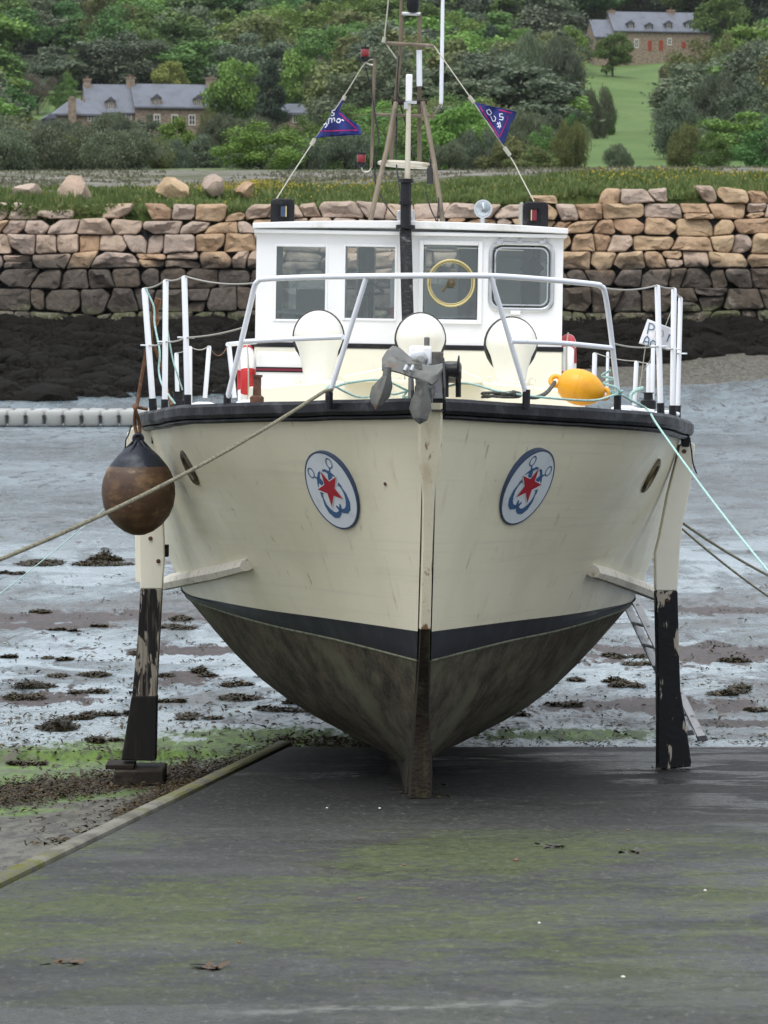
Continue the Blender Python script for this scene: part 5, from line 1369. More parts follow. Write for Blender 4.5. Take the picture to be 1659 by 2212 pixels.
# ---- pulpit, stanchions, wires
def PT(l_): return [bl(*q) for q in l_]
TR = .0185
mb = MB()
top = [bl(490, 866, .72), bl(515, 765, .62), bl(540, 660, .52), bl(549, 622, .48), bl(556, 609, .45), bl(572, 603, .40), bl(660, 599, .0), bl(790, 596.5, -.42), bl(925, 595.5, -.55), bl(1060, 596, -.42), bl(1180, 604, .0), bl(1283, 614, .38), bl(1298, 619, .44), bl(1306, 630, .47), bl(1316, 690, .56), bl(1326, 775, .66), bl(1335, 858, .74)]
mb.tube(crom(top, 4), TR, 12); pul = part('pulpit', mb, M['white_tube'])
def rail(pts_, name='rail', r_=TR * .92, pr=pul, mt='white_tube', **kw):
    mb = MB(); mb.tube(pts_, r_, 10); return part(name, mb, M[mt], parent=pr, **kw)
rail(PT([(792, 597, -.42), (712, 852, -.22)]), 'strut'); rail(PT([(1060, 597, -.42), (1137, 852, -.18)]), 'strut')
rail(crom(PT([(526, 738, .60), (620, 733, .22), (741, 728, -.31)]), 4)); rail(crom(PT([(1103, 737, -.30), (1210, 741, .2), (1325, 752, .64)]), 4))
rail(PT([(492, 744, 2.1), (553, 738, 2.7)]), 'side_rail')
for (px, py, Y) in ((491, 860, .72), (711, 850, -.22), (1137, 850, -.18), (1334, 855, .74)):
    mb = MB(); b_ = bl(px, py, Y); mb.tube([b_ + V((0, 0, -.10)), b_ + V((0, 0, .025))], .026, 10); part('foot_socket', mb, M['black'], parent=pul)
def stanchion(px0, py0, px1, py1, Y, r_=.02, eyes=True, sock=True):
    a, c = bl(px0, py0, Y), bl(px1, py1, Y)
    mb = MB(); mb.tube([c + (c - a).normalized() * .06, c, a + (c - a).normalized() * .012, a], r_, 12, True, [r_, r_, r_, r_ * .7]); s_ = part('stanchion', mb, M['white_tube'])
    if sock:
        mb = MB(); mb.tube([c + (c - a).normalized() * .09, c - (c - a).normalized() * .03], r_ * 1.35, 10); part('socket', mb, M['black'], parent=s_)
    if eyes:
        m_ = a.lerp(c, .50); mb = MB()
        for q in (-1, 1): mb.torus(.018, .006, 10, 6, Matrix.Translation(m_ + V((q * .036, 0, 0))))
        part('eye', mb, M['white_tube'], parent=s_)
    return a, c
sl = [stanchion(398, 596, 405, 862, 1.2), stanchion(358, 604, 356, 872, 1.75), stanchion(312, 622, 330, 870, 2.3, .022)]
sr = [stanchion(1420, 616, 1427, 880, 1.45), stanchion(1456, 622, 1453, 885, 1.9), stanchion(1470, 642, 1464, 885, 2.5, .017)]
bk = [stanchion(381, 762, 383, 850, 7.0, .018, False, False), stanchion(410, 748, 410, 858, 6.2, .02, False, False), stanchion(452, 747, 444, 845, 7.8, .02, False, False), stanchion(494, 742, 505, 845, 8.6, .022, False, False),
      stanchion(1375, 780, 1371, 862, 8.2, .02, False, False), stanchion(1402, 785, 1401, 848, 8.0, .022, False, False), stanchion(1411, 745, 1409, 870, 6.8, .018, False, False), stanchion(1285, 762, 1284, 800, 9.0, .022, False, False), stanchion(1313, 760, 1311, 850, 9.0, .014, False, False)]
def wire(pts_, sag=.01, r_=.0045, mt='wire', name='guard_wire', pr=boat):
    P = []
    for i in range(len(pts_) - 1):
        a, b_ = V(pts_[i]), V(pts_[i + 1])
        for k in range(8): u = k / 8; P.append(a.lerp(b_, u) + V((0, 0, -4 * sag * u * (1 - u) * (b_ - a).length)))
    P.append(V(pts_[-1])); mb = MB(); mb.tube(P, r_, 6); return part(name, mb, M[mt], parent=pr)
wire([bl(553, 611, .45), sl[0][0], sl[1][0], sl[2][0]], .03, .006); wire([bl(533, 705, .55), sl[0][0].lerp(sl[0][1], .5), sl[1][0].lerp(sl[1][1], .5), sl[2][0].lerp(sl[2][1], .5)], .02, .006)
wire([bl(1306, 622, .45), sr[0][0], sr[1][0], sr[2][0]], .02, .006); wire([bl(1322, 741, .62), sr[0][0].lerp(sr[0][1], .5), sr[1][0].lerp(sr[1][1], .5), sr[2][0].lerp(sr[2][1], .5)], .02, .006)
wire([bk[0][0], bk[1][0], bk[2][0]], .02); wire([bk[2][0], bk[3][0]], .12, .005, 'rope_rust', 'chain'); wire([bk[7][0], bk[4][0], bk[5][0], bk[6][0]], .02)

# ---- windlass and bow roller
wl = MB(); a = bl(882, 800, .45); c = bl(932, 748, .45); wl.box2((a.x, .35, a.z), (c.x, .75, c.z)); wd_ = part('windlass', wl, M['white'], bevel=.02)
mb = MB(); a = bl(930, 790, .4); c = bl(958, 760, .4); mb.box2((a.x, .38, a.z), (c.x, .6, c.z)); q = bl(922, 738, .42); mb.tube([q - V((0, 0, .05)), q + V((0, 0, .03))], .02, 8); part('gearbox', mb, M['galv'], parent=wd_, bevel=.01)
mb = MB(); q = bl(905, 775, .34); mb.lathe([(.0, -.02), (.06, -.02), (.06, .01), (.045, .02), (.0, .02)], 16, Matrix.Translation(q) @ Matrix.Rotation(pi / 2, 4, 'X')); part('hand_wheel', mb, M['alu'], parent=wd_)
mb = MB(); P0 = bl(955, 800, .2); P1 = bl(992, 800, .2)
sp_ = Matrix.Translation(P0) @ Matrix.Rotation(pi / 2, 4, 'Y'); L_ = P1.x - P0.x
mb.lathe([(.085, 0), (.085, .012), (.045, .02), (.042, L_ * .5), (.05, L_ * .85), (.10, L_ * .93), (.10, L_)], 22, sp_); part('warping_drum', mb, M['black'], parent=wd_)
for (x0, x1, y0, y1, Y0, Y1) in ((926, 936, 786, 862, -.55, .4), (955, 962, 778, 868, -.35, .4), (884, 893, 812, 862, -.5, .3)):
    a = bl(x0, y1, -.1); c = bl(x1, y0, -.1); mb = MB()
    mb.loft([[V((x, Y0, a.z)), V((x, Y1, a.z)), V((x, Y1, c.z)), V((x, Y0 + .35, c.z)), V((x, Y0 + .06, a.z + (c.z - a.z) * .35))] for x in (a.x, c.x)]); part('roller_cheek', mb, M['black'], smooth=0, bevel=.006)
mb = MB(); a = bl(930, 866, -.6); c = bl(958, 786, -.6); mb.loft([[V((a.x, -.85, a.z - .07)), V((c.x, -.85, a.z - .07)), V((c.x, -.05, c.z - .03)), V((a.x, -.05, c.z - .03))], [V((a.x, -.75, a.z - .07)), V((c.x, -.75, a.z - .07)), V((c.x, .3, c.z - .03)), V((a.x, .3, c.z - .03))]]); part('bow_plate', mb, M['black'], smooth=0, bevel=.006)
mb = MB(); q0, q1 = bl(896, 850, -.72), bl(932, 850, -.72); mb.tube([q0, q1], .05, 14); part('bow_roller', mb, M['galv'])
# drum support legs right
mb = MB(); q = bl(990, 802, .2); mb.tube([q, bl(990, 858, .2)], .018, 8); mb.tube([bl(962, 812, .2), bl(962, 858, .2)], .022, 8); part('drum_bracket', mb, M['black'])
mb = MB(); mb.box2((bl(955, 826, .6).x, .6, bl(955, 826, .6).z), (bl(998, 780, .6).x, .9, bl(998, 780, .6).z)); part('chain_locker', mb, M['galv'], bevel=.03)
# rusty bollards
for (x0, x1, y0, y1, Y, mt) in ((545, 566, 810, 858, .95, 'rust'), (1389, 1412, 848, 866, 3.2, 'black'), (372, 398, 846, 866, 3.4, 'black')):
    a = bl(x0, y1, Y); c = bl(x1, y0, Y); r_ = (c.x - a.x) / 2; cx_ = (a.x + c.x) / 2
    mb = MB(); mb.lathe([(r_ * 1.5, -.06), (r_ * 1.5, .0), (r_ * .9, .015), (r_ * .85, (c.z - a.z) * .88), (r_ * 1.12, (c.z - a.z) * .92), (r_ * 1.12, c.z - a.z)], 18, Matrix.Translation((cx_, Y, a.z))); part('bollard', mb, M[mt])
# small cleats and fairleads on deck
for (px, py, Y) in ((440, 862, 1.9), (480, 856, 2.4), (540, 858, 1.5), (1350, 868, 1.4), (1385, 876, 1.7), (1440, 886, 2.0)):
    q = bl(px, py, Y); q.z = sheer(Y).z + .03; mb = MB(); mb.tube([q + V((-.09, 0, .04)), q + V((-.04, 0, .055)), q + V((.04, 0, .055)), q + V((.09, 0, .04))], .02, 8); mb.box(q, (.09, .06, .09)); part('cleat', mb, M['white_tube'], bevel=.006)

# ---- beaching legs
def plate(name, fr, Y, depth, mt, parent=boat, **kw):
    P = [bl(px, py, Y) for px, py in fr]; mb = MB(); mb.loft([P, [V((p.x, p.y + depth, p.z)) for p in P]]); return part(name, mb, M[mt], parent=parent, **kw)
YR, YL = 2.85, 3.1
lr = plate('beaching_leg', [(1470, 962), (1486, 950), (1502, 961), (1490, 1061), (1476, 1122), (1469, 1184), (1464, 1276), (1417, 1276), (1416, 1196), (1424, 1164), (1443, 1067)], YR, .17, 'cream', smooth=0, bevel=.008)
plate('leg_lower', [(1417, 1276.5), (1464, 1276.5), (1467, 1400), (1470, 1490), (1483, 1570), (1495, 1656), (1421, 1664), (1421, 1560), (1420, 1420)], YR - .003, .176, 'leg_black', lr, smooth=0, bevel=.01)
ll = plate('beaching_leg', [(267, 980), (275, 935), (290, 919), (325, 923), (341, 950), (349, 1050), (353, 1144), (355, 1201), (350, 1272), (303, 1272), (300, 1158), (287, 1060)], YL, .16, 'cream', smooth=0, bevel=.008)
plate('leg_back_plank', [(291, 1100), (304, 1100), (304, 1258), (293, 1258)], YL + .162, .05, 'cream', ll, smooth=0, bevel=.004)
plate('leg_lower', [(303, 1272.5), (350, 1272.5), (344, 1380), (338, 1506), (285, 1506), (297, 1380)], YL - .003, .166, 'leg_worn', ll, smooth=0, bevel=.006)
plate('leg_shoe', [(284, 1504), (339, 1504), (336, 1644), (262, 1642)], YL - .02, .20, 'leg_shoe', ll, smooth=0, bevel=.008)
for (px, py, Y, p_) in ((1441, 1297, YR, lr), (1478, 975, YR, lr), (325, 1163, YL, ll), (342, 1212, YL, ll)):
    q = bl(px, py, Y); mb = MB(); mb.lathe([(.016, -.01), (.016, .008), (.010, .014), (0, .014)], 10, Matrix.Translation(q) @ Matrix.Rotation(pi / 2, 4, 'X')); part('bolt', mb, M['rust'], parent=p_)
# brackets between leg and hull
for (px, py, w_, h_, p_, Y) in ((1482, 952, 16, 26, lr, YR - .02), (338, 945, 22, 26, ll, YL - .02), (1462, 1228, 8, 16, lr, YR + .1), (359, 1190, 10, 26, ll, YL + .1)):
    a = bl(px - w_ / 2, py + h_ / 2, Y); c = bl(px + w_ / 2, py - h_ / 2, Y); mb = MB(); mb.box2((a.x, Y, a.z), (c.x, Y + .12, c.z)); part('leg_bracket', mb, M['black'], parent=p_, bevel=.006)
wire([bl(1490, 945, YR - .05), bl(1494, 975, YR - .05), bl(1497, 1000, YR - .03), bl(1505, 1022, YR)], .1, .006, 'cable', 'lashing', lr)
wire([bl(284, 918, YL - .05), bl(272, 950, YL - .05), bl(270, 972, YL - .03)], .1, .006, 'cable', 'lashing', ll)
# timber pad under the left leg
foot = BM @ bl(300, 1645, YL + .08); gz = mudz(foot.x, foot.y)
mb = MB(); zt_ = foot.z - .004; a = BM @ bl(248, 1665, YL); c = BM @ bl(355, 1665, YL)
mb.box2((a.x, a.y - .12, gz - .06), (c.x, a.y + .32, zt_ - .035)); pad = empty('timber_pad', (foot.x, foot.y, gz)); tag(pad, 'dark wet timber blocks under the left beaching leg', 'timber pad')
o = obj('block', mb, M['timber_dark'], pad, bevel=.012); o.matrix_parent_inverse = Matrix.Translation(-pad.location)
d_ = BM @ bl(229, 1650, YL); mb = MB(); mb.box2((d_.x, a.y - .06, zt_ - .034), (c.x - .22, a.y + .2, zt_)); o = obj('plank', mb, M['timber_dark'], pad, bevel=.006); o.matrix_parent_inverse = Matrix.Translation(-pad.location)

# ---- masts, aerials and lamps on the wheelhouse
def pole(name, pts_, r_, mt, parent=boat, n=10, rads=None):
    mb = MB(); mb.tube([bl(*q) for q in pts_], r_, n, True, rads); return part(name, mb, M[mt], parent=parent)
ym = 4.6
fm = pole('foremast', [(886, 850, 3.0), (884, 760, 3.08), (881, 690, 3.14), (878, 560, 3.24), (876, 500, 3.27), (877, 394, 3.3)], .041, 'black')
M['mast_wrap'] = mat('mast_wrap', (.020, .021, .024), .5, 0, [((.24, .25, .25), 9, (.6, .6, 1.4), .56, .68), ((.06, .06, .06), 30, (1, 1, 3), .5, .65)], (30, .6, .01, (1, 1, 3)), spec=.22)
mb = MB(); rings = [bl(px, py, Y) for px, py, Y in ((881, 690, 3.13), (879, 620, 3.18), (877.5, 550, 3.235), (876, 502, 3.26))]
mb.tube(crom(rings, 10), .045, 12); part('mast_wrapping', mb, M['mast_wrap'], parent=fm)
for (px, py, Y_, prf) in ((876, 490, 3.26, [(.044, -.02), (.072, -.015), (.072, .012), (.044, .016)]), (877, 393, 3.3, [(.043, -.01), (.058, -.008), (.058, .02), (.03, .024), (.0, .024)]), (876, 440, 3.28, [(.041, -.01), (.05, -.008), (.05, .02), (.041, .024)])):
    mb = MB(); mb.lathe(prf, 16, Matrix.Translation(bl(px, py, Y_))); part('mast_collar', mb, M['black'], parent=fm)
pole('spar', [(880, 392, 3.3), (883, 224, 3.32)], .019, 'mast_pale', fm, 10, [.022, .018])
q0, q1 = bl(883, 220, 3.32), bl(884, 161, 3.32); mb = MB(); mb.box2((q0.x - .024, 3.295, q0.z), (q0.x + .024, 3.345, q1.z)); part('radar_reflector', mb, M['white'], parent=fm, bevel=.008)
mb = MB(); q = bl(877, 228, 3.31); mb.box(q, (.03, .03, .05)); q = bl(890, 221, 3.31); mb.box(q, (.07, .03, .02)); part('reflector_clamp', mb, M['alu'], parent=fm)

tm = pole('mast_leg', [(799, 482, 4.5), (817, 400, 4.62), (835, 325, 4.75), (855, 222, 4.95)], .020, 'mast')
tm_ = [pole('mast_leg', [(957, 482, 4.5), (938, 352, 4.72), (924, 275, 4.85), (913, 221, 4.95)], .020, 'mast'),
       pole('mast_post', [(844, 348, 5.15), (854, 224, 5.1), (865, 104, 5.05), (870, -60, 5.0)], .018, 'mast'),
       pole('mast_post', [(906, 348, 5.15), (906, 224, 5.1), (906, 26, 5.02)], .018, 'mast')]
mb = MB(); mb.tube([bl(905.5, 108, 5.04), bl(906, 186, 5.08)], .0235, 10); part('paint_sleeve', mb, M['white_tube'], parent=tm_[2])
pole('crossbar', [(834, 93, 5.0), (937, 99, 5.0)], .015, 'mast'); pole('crossbar', [(808, 247, 5.0), (938, 251, 5.0)], .013, 'mast'); pole('crossbar', [(868, 29, 5.0), (908, 30, 5.0)], .014, 'alu'); pole('crossbar', [(846, 221, 4.98), (922, 220, 4.98)], .022, 'timber_dark')
a, c = bl(821, 355, 4.85), bl(937, 356, 4.85); cc = (a + c) / 2; mb = MB(); mb.torus((c.x - a.x) / 2, .022, 40, 8, Matrix.Translation(cc) @ Matrix.Rotation(.05, 4, 'Y') @ Matrix.Diagonal((1, .75, .8, 1))); part('mast_hoop', mb, M['mast_pale'])
pole('lamp_pole', [(809, 126, 5.0), (806, 250, 5.0), (802, 362, 5.0)], .013, 'mast', boat, 8)
def lamp(name, px, py, Y, r_, h_, body, lens, hang):
    q = bl(px, py, Y); mt_ = Matrix.Translation(q); mb = MB(); mb.lathe([(r_ * .3, h_ * .5), (r_ * 1.05, h_ * .46), (r_ * 1.05, h_ * .34), (r_ * .9, h_ * .3)], 18, mt_); mb.lathe([(r_ * .95, -h_ * .28), (r_ * 1.1, -h_ * .3), (r_ * 1.05, -h_ * .40), (r_ * .55, -h_ * .62), (r_ * .3, -h_ * .66)], 18, mt_); mb.tube([q + V((0, 0, h_ * .48)), q + V((0, 0, h_ * .72))], r_ * .15, 6)
    l_ = part(name, mb, M[body]); mb = MB(); mb.lathe([(r_ * .9, -h_ * .29), (r_ * 1.0, -h_ * .2), (r_ * 1.0, h_ * .25), (r_ * .9, h_ * .31)], 18, mt_); part('lens', mb, M[lens], parent=l_)
    if hang:
        mb = MB(); mb.tube(crom([bl(*k) for k in hang], 4), .008, 6); part('lamp_arm', mb, M['wire'], parent=l_)
    return l_
lamp('red_lamp', 788.5, 115, 5.0, .034, .105, 'black', 'red_lens', [(788, 124, 5.0), (789, 134, 5.0), (800, 140, 5.0), (808, 140, 5.0)])
lamp('red_lamp', 780.5, 343, 5.0, .034, .105, 'black', 'red_lens', [(780, 358, 5.0), (785, 370, 5.0), (797, 370, 5.0), (802, 360, 5.0)])
mb = MB(); q = bl(892, 12, 5.0); mb.lathe([(.0, -.06), (.035, -.05), (.05, -.02), (.05, .15), (.03, .18)], 18, Matrix.Translation(q)); part('masthead_lamp', mb, M['black'])
pole('whip_aerial', [(952.5, 232, 5.1), (953, 220, 5.1), (955, 100, 5.1), (957.5, -80, 5.1)], .013, 'white_tube', boat, 10, [.006, .017, .016, .014])
mb = MB(); mb.tube([bl(934, 251, 5.0), bl(953, 226, 5.08)], .01, 6); mb.tube([bl(934, 244, 5.0), bl(934, 258, 5.0)], .016, 6); part('aerial_bracket', mb, M['mast'])
q = bl(929, 380, 4.75); mb = MB(); mb.box(q, (.05, .06, .13)); mb.tube([q + V((0, 0, .05)), q + V((0, 0, .14))], .012, 6); part('junction_box', mb, M['dark'], bevel=.006)
for pts_ in ([(790, 145, 5.0), (803, 200, 5.0), (812, 260, 4.95), (818, 300, 4.9), (811, 345, 4.85), (812, 400, 4.8), (832, 440, 4.6), (855, 470, 4.4)],
             [(862, 120, 5.0), (858, 180, 5.0), (857, 260, 5.0), (856, 345, 4.9), (862, 400, 4.7), (872, 480, 4.5)], [(858, 200, 5.0), (880, 280, 5.0), (896, 335, 4.9)], [(938, 380, 4.7), (947, 420, 4.6), (945, 480, 4.4)], [(920, 415, 4.7), (930, 450, 4.6), (945, 482, 4.4)]):
    mb = MB(); mb.tube(crom([bl(*k) for k in pts_], 5), .006, 6); part('cable', mb, M['cable'])
# navigation light boxes and searchlight
for (x0, x1, y0, y1, tw) in ((584, 636, 429, 481, 1), (1130, 1185, 436, 489, -1)):
    Y = 3.62; a = bl(x0, y1, Y); c = bl(x1, y0, Y); zb_ = zr_ + .03; mb = MB(); w_ = c.x - a.x; h_ = c.z - zb_; xm = (a.x + c.x) / 2
    P = []
    r_ = .035
    for (ccx, ccz, a0) in ((w_ / 2 - r_, h_ - r_, 0), (-w_ / 2 + r_, h_ - r_, 1)):
        for k in range(5): an = (a0 + k / 4) * pi / 2; P.append((ccx + r_ * cos(an), ccz + r_ * sin(an)))
    P += [(-w_ / 2, 0), (w_ / 2, 0)]
    mb.loft([[V((xm + u, Y + d, zb_ + v)) for u, v in P] for d in (0, .26)]); nb_ = part('light_box', mb, M['black'], smooth=30, bevel=.008)
    xo = xm - tw * (w_ / 2 - .012)
    mb = MB(); hx_, hz_ = .042, .052; zc_ = zb_ + h_ * .48; xq = xm + (.006 if tw > 0 else -.012)
    mb.box2((xq - hx_, Y - .012, zc_ - hz_), (xq - hx_ + .008, Y, zc_ + hz_)); mb.box2((xq + hx_ - .008, Y - .012, zc_ - hz_), (xq + hx_, Y, zc_ + hz_)); mb.box2((xq - hx_ + .008, Y - .012, zc_ + hz_ - .008), (xq + hx_ - .008, Y, zc_ + hz_)); mb.box2((xq - hx_ + .008, Y - .012, zc_ - hz_), (xq + hx_ - .008, Y, zc_ - hz_ + .008)); part('light_frame', mb, M['leg_shoe'], parent=nb_, smooth=0)
    mb = MB(); mb.box2((xq - .018, Y - .008, zc_ - hz_ + .012), (xq + .018, Y - .001, zc_ + hz_ - .012)); part('light_lens', mb, M['emblem_navy' if tw > 0 else 'dark_red'], parent=nb_, smooth=0)
    mb = MB(); mb.box2((xq + (.018 if tw > 0 else -.026), Y - .009, zc_ - hz_ + .012), (xq + (.026 if tw > 0 else -.018), Y - .001, zc_ + hz_ - .012)); part('light_edge', mb, M['brass'], parent=nb_, smooth=0)
    if tw < 0:
        mb = MB(); mb.box2((xm - w_ / 2 - .022, Y + .015, zb_), (xm - w_ / 2 - .001, Y + .25, zb_ + h_ * .98)); part('side_screen', mb, M['wire'], parent=nb_, smooth=0, bevel=.006)
q = bl(1043, 452, 3.7); mt_ = Matrix.Translation(q) @ Matrix.Rotation(pi / 2, 4, 'X')
mb = MB(); mb.lathe([(.0, -.09), (.05, -.085), (.064, -.03), (.064, .03), (.070, .035), (.070, .05), (.058, .05), (.05, .03), (.0, -.02)], 26, mt_); sl_ = part('searchlight', mb, M['chrome'])
mb = MB(); mb.lathe([(.058, .046), (.03, .055), (.0, .058)], 20, mt_, False); part('lens', mb, M['glass'], parent=sl_)
mb = MB(); mb.tube([q + V((0, 0, -.06)), V((q.x, q.y, zr_ + .03))], .018, 10); mb.lathe([(.04, 0), (.04, .012), (.02, .02)], 14, Matrix.Translation((q.x, q.y, zr_ + .035))); mb.torus(.066, .006, 18, 6, Matrix.Translation(q) @ Matrix.Rotation(pi / 2, 4, 'Y'), pi * .5, pi * 1.5); part('lamp_bracket', mb, M['chrome'], parent=sl_)
mb = MB(); a = bl(1052, 482, 3.7); c = bl(1095, 476, 3.7); mb.box2((a.x, 3.65, zr_ + .02), (c.x, 3.95, zr_ + .055)); part('roof_hatch', mb, M['roof'], bevel=.008)
mb = MB(); q = bl(862, 468, 3.5); mb.box(q, (.025, .05, .09)); q = bl(893, 468, 3.5); mb.box(q, (.02, .05, .10)); part('horn_bracket', mb, M['alu'], bevel=.004)
# small marks of use: rust weep below the plate on the port bow
h_, n_ = hull_hit(833, 1045)
mb = MB(); mb.lathe([(.012, -.01), (.012, .008), (.006, .012), (0, .012)], 10, Matrix.Translation(h_) @ n_.to_track_quat('Z', 'Y').to_matrix().to_4x4()); part('drain_bolt', mb, M['rust'])
# stern rail pennant staff wires
wire([bl(1379, 862, 7.5), bl(1402, 690, 7.5)], 0, .005, 'wire', 'flag_stay'); wire([bl(1393, 800, 7.7), bl(1424, 740, 7.7), bl(1462, 640, 7.7)], 0, .004, 'wire', 'flag_stay')

# ------------------------------------------------------------------ things carried by the boat
def wl_(x, y, Y): return BM @ bl(x, y, Y)
def rope(name, label, cat, pts_, r_, mt, k=6, twist=True, group=None):
    P = crom(pts_, k); o0 = V(P[0]); mb = MB()
    mb.tube([p - o0 for p in P], r_, 9); o = obj(name, mb, M[mt]); o.location = o0; tag(o, label, cat, group); return o
def sag(a, b_, s_, n=14): a, b_ = V(a), V(b_); return [a.lerp(b_, i / n) + V((0, 0, -4 * s_ * (i / n) * (1 - i / n))) for i in range(n + 1)]

# anchor
an = empty('anchor', BM @ bl(880, 800, -.8)); tag(an, 'grey galvanised anchor with two spade flukes hanging over the bow', 'anchor')
AI = Matrix.Translation(-an.location)
def apart(name, mb, mt, **kw):
    mb.v = [tuple(BM @ V(p)) for p in mb.v]; o = obj(name, mb, M[mt], an, **kw); o.matrix_parent_inverse = AI; return o
mb = MB(); rings = []
for (x, y0, y1, Yt, Yb) in ((825, 775, 799, -.86, -.93), (834, 760, 800, -.80, -.95), (848, 747, 801, -.72, -.96), (864, 752, 805, -.72, -.97), (882, 768, 812, -.74, -.98), (902, 783, 818, -.78, -.98), (920, 789, 823, -.80, -.98), (933, 790, 832, -.82, -.97), (946, 788, 822, -.80, -.93), (956, 785, 800, -.76, -.86)):
    a, c = bl(x, y0, Yt), bl(x, y1, Yb); m_ = a.lerp(c, .55) + V((0, -.05, .0))
    rings.append([a + V((0, .03, .004)), a, m_, c, c + V((0, .035, -.006)), m_ + V((0, .05, -.01))])
mb.loft(rings); apart('crown', mb, 'galv', smooth=45, bevel=.004)
def fluke(pts_, rid, yo):
    mb = MB(); n = len(pts_)
    F0 = [bl(px, py, -.95 + yo) for px, py in pts_]; B0 = [p + V((0, .028, 0)) for p in F0]
    R0 = [bl(px, py, -1.0 + yo) for px, py in rid]
    o_ = len(rid); h_ = n // 2
    vs = F0 + B0 + R0; fs = []
    Lft = list(range(h_ + 1)); Rgt = [0 if False else n - 1 - i for i in range(n - h_)]
    # left half then right half against the ridge
    for i in range(o_ - 1):
        fs.append((Lft[i], Lft[i + 1], 2 * n + i + 1, 2 * n + i)); fs.append((2 * n + i, 2 * n + i + 1, Rgt[i + 1], Rgt[i]))
    fs.append(tuple(n + i for i in range(n)))
    for i in range(n): fs.append((i, n + i, n + (i + 1) % n, (i + 1) % n))
    fs.append((Lft[0], 2 * n, Rgt[0]))
    mb.add(vs, fs); return mb
fl = [(829, 792), (826, 812), (803, 836), (798, 856), (803, 872), (811, 882), (826, 874), (842, 858), (848, 836), (845, 812), (846, 794)]
apart('fluke', fluke(fl, [(838, 793), (836, 812), (830, 834), (823, 856), (816, 872), (811.5, 881)], 0), 'galv', smooth=20)
fr_ = [(897, 818), (899, 842), (889, 862), (884, 882), (892, 904), (906, 917), (923, 908), (932, 884), (930, 862), (925, 842), (926, 824)]
apart('fluke', fluke(fr_, [(911, 822), (911, 842), (909.5, 864), (908, 884), (907, 902), (906.3, 916)], -.03), 'galv', smooth=20)
mb = MB(); mb.tube([bl(896, 792, -.80), bl(905, 788, -.3), bl(908, 780, .3)], .038, 10, True, [.05, .04, .035]); mb.box(bl(895, 792, -.86), (.09, .10, .04)); apart('shank', mb, 'galv', bevel=.004)
mb = MB()
for q in (0, 1): mb.tube([bl(878 + q * 14, 790, -.95), bl(873 + q * 14, 801, -1.0)], .010, 6)
apart('rib', mb, 'alu')
mb = MB(); q = bl(893, 863, -1.0); mb.box2((bl(811, 882, -.99).x - .006, -1.0, bl(811, 884, -.99).z), (bl(811, 882, -.99).x + .006, -.96, bl(811, 876, -.99).z)); apart('rust_tip', mb, 'rust', smooth=0)

# brown ball fender at the left
YF = 2.35
k = (22 + YF) / F
ctr = wl_(299, 1060, YF); bf = empty('ball_fender', ctr); tag(bf, 'big brown pear shaped ball fender with a black neck hanging at the left', 'fender')
prof_ = [(0, -97), (14, -95.5), (32, -88), (52, -73), (67, -54), (76, -33), (80, -8), (79.5, 10), (76, 27), (70, 42), (63, 54)]
mb = MB(); mb.lathe([(a * k, b_ * k) for a, b_ in prof_], 48); obj('ball', mb, M['fender_brown'], bf, smooth=60)
prof_ = [(63, 54), (55, 64), (44, 77), (33, 87), (20, 96), (11, 102), (8, 108), (9, 114), (0, 115)]
mb = MB(); mb.lathe([(a * k, b_ * k) for a, b_ in prof_], 48, None, False); mb.torus(.030, .014, 16, 8, Matrix.Translation((0, 0, 113 * k)) @ Matrix.Rotation(pi / 2, 4, 'X')); nk = obj('neck', mb, M['fender_navy'], bf, smooth=60)
mb = MB()
for i in range(5):
    a = i * 2 * pi / 5 + .5; mb.tube([V((cos(a) * 9 * k, sin(a) * 9 * k, 108 * k)), V((cos(a) * 20 * k, sin(a) * 20 * k, 97 * k)), V((cos(a) * 34 * k, sin(a) * 34 * k, 87 * k))], .012, 6, True, [.012, .011, .002])
obj('rib', mb, M['fender_navy'], nk, smooth=60)
rope('fender_rope', 'rust brown rope holding the ball fender, knotted over the left rail', 'rope', [wl_(297, 946, YF), wl_(291, 915, YF), wl_(293, 884, YF - .06), wl_(297, 870, YF - .02), wl_(305, 820, YF), wl_(318, 750, YF), wl_(330, 700, YF), wl_(341, 648, YF)], .013, 'rope_rust')
rope('fender_rope', 'rust brown rope strand slanting from the knot down to the left deck', 'rope', [wl_(336, 660, YF), wl_(326, 730, YF), wl_(338, 760, YF), wl_(350, 795, YF), wl_(360, 840, YF), wl_(372, 876, YF - .2)], .012, 'rope_rust')
rope('rope_hank', 'thick frayed knot of brown rope hung high between the left stanchions', 'rope', [wl_(343, 645, YF - .03), wl_(337, 660, YF - .02), wl_(333, 680, YF + .02), wl_(338, 690, YF - .03), wl_(330, 705, YF), wl_(336, 672, YF + .03), wl_(342, 652, YF)], .024, 'rope_rust')
rope('fender_rope', 'short brown rope strand from the black fender neck up over the rail', 'rope', [wl_(302, 946, YF), wl_(301, 915, YF), wl_(294, 890, YF - .05), wl_(289, 876, YF + .02), wl_(298, 880, YF + .15), wl_(318, 884, YF + .2)], .012, 'rope_rust')
rope('thin_line', 'thin turquoise line hanging wavy between the left stanchions to the rail', 'rope', [wl_(314, 622, 2.2), wl_(332, 662, 2.2), wl_(334, 700, 2.2), wl_(345, 760, 2.1), wl_(343, 800, 2.1), wl_(352, 835, 2.0), wl_(378, 872, 1.9)], .007, 'rope_cyan')
rope('thin_line', 'thin turquoise line slanting behind the second left stanchion to the deck', 'rope', [wl_(358, 690, 2.0), wl_(372, 770, 2.1), wl_(382, 805, 2.1), wl_(394, 842, 2.2)], .006, 'rope_cyan')

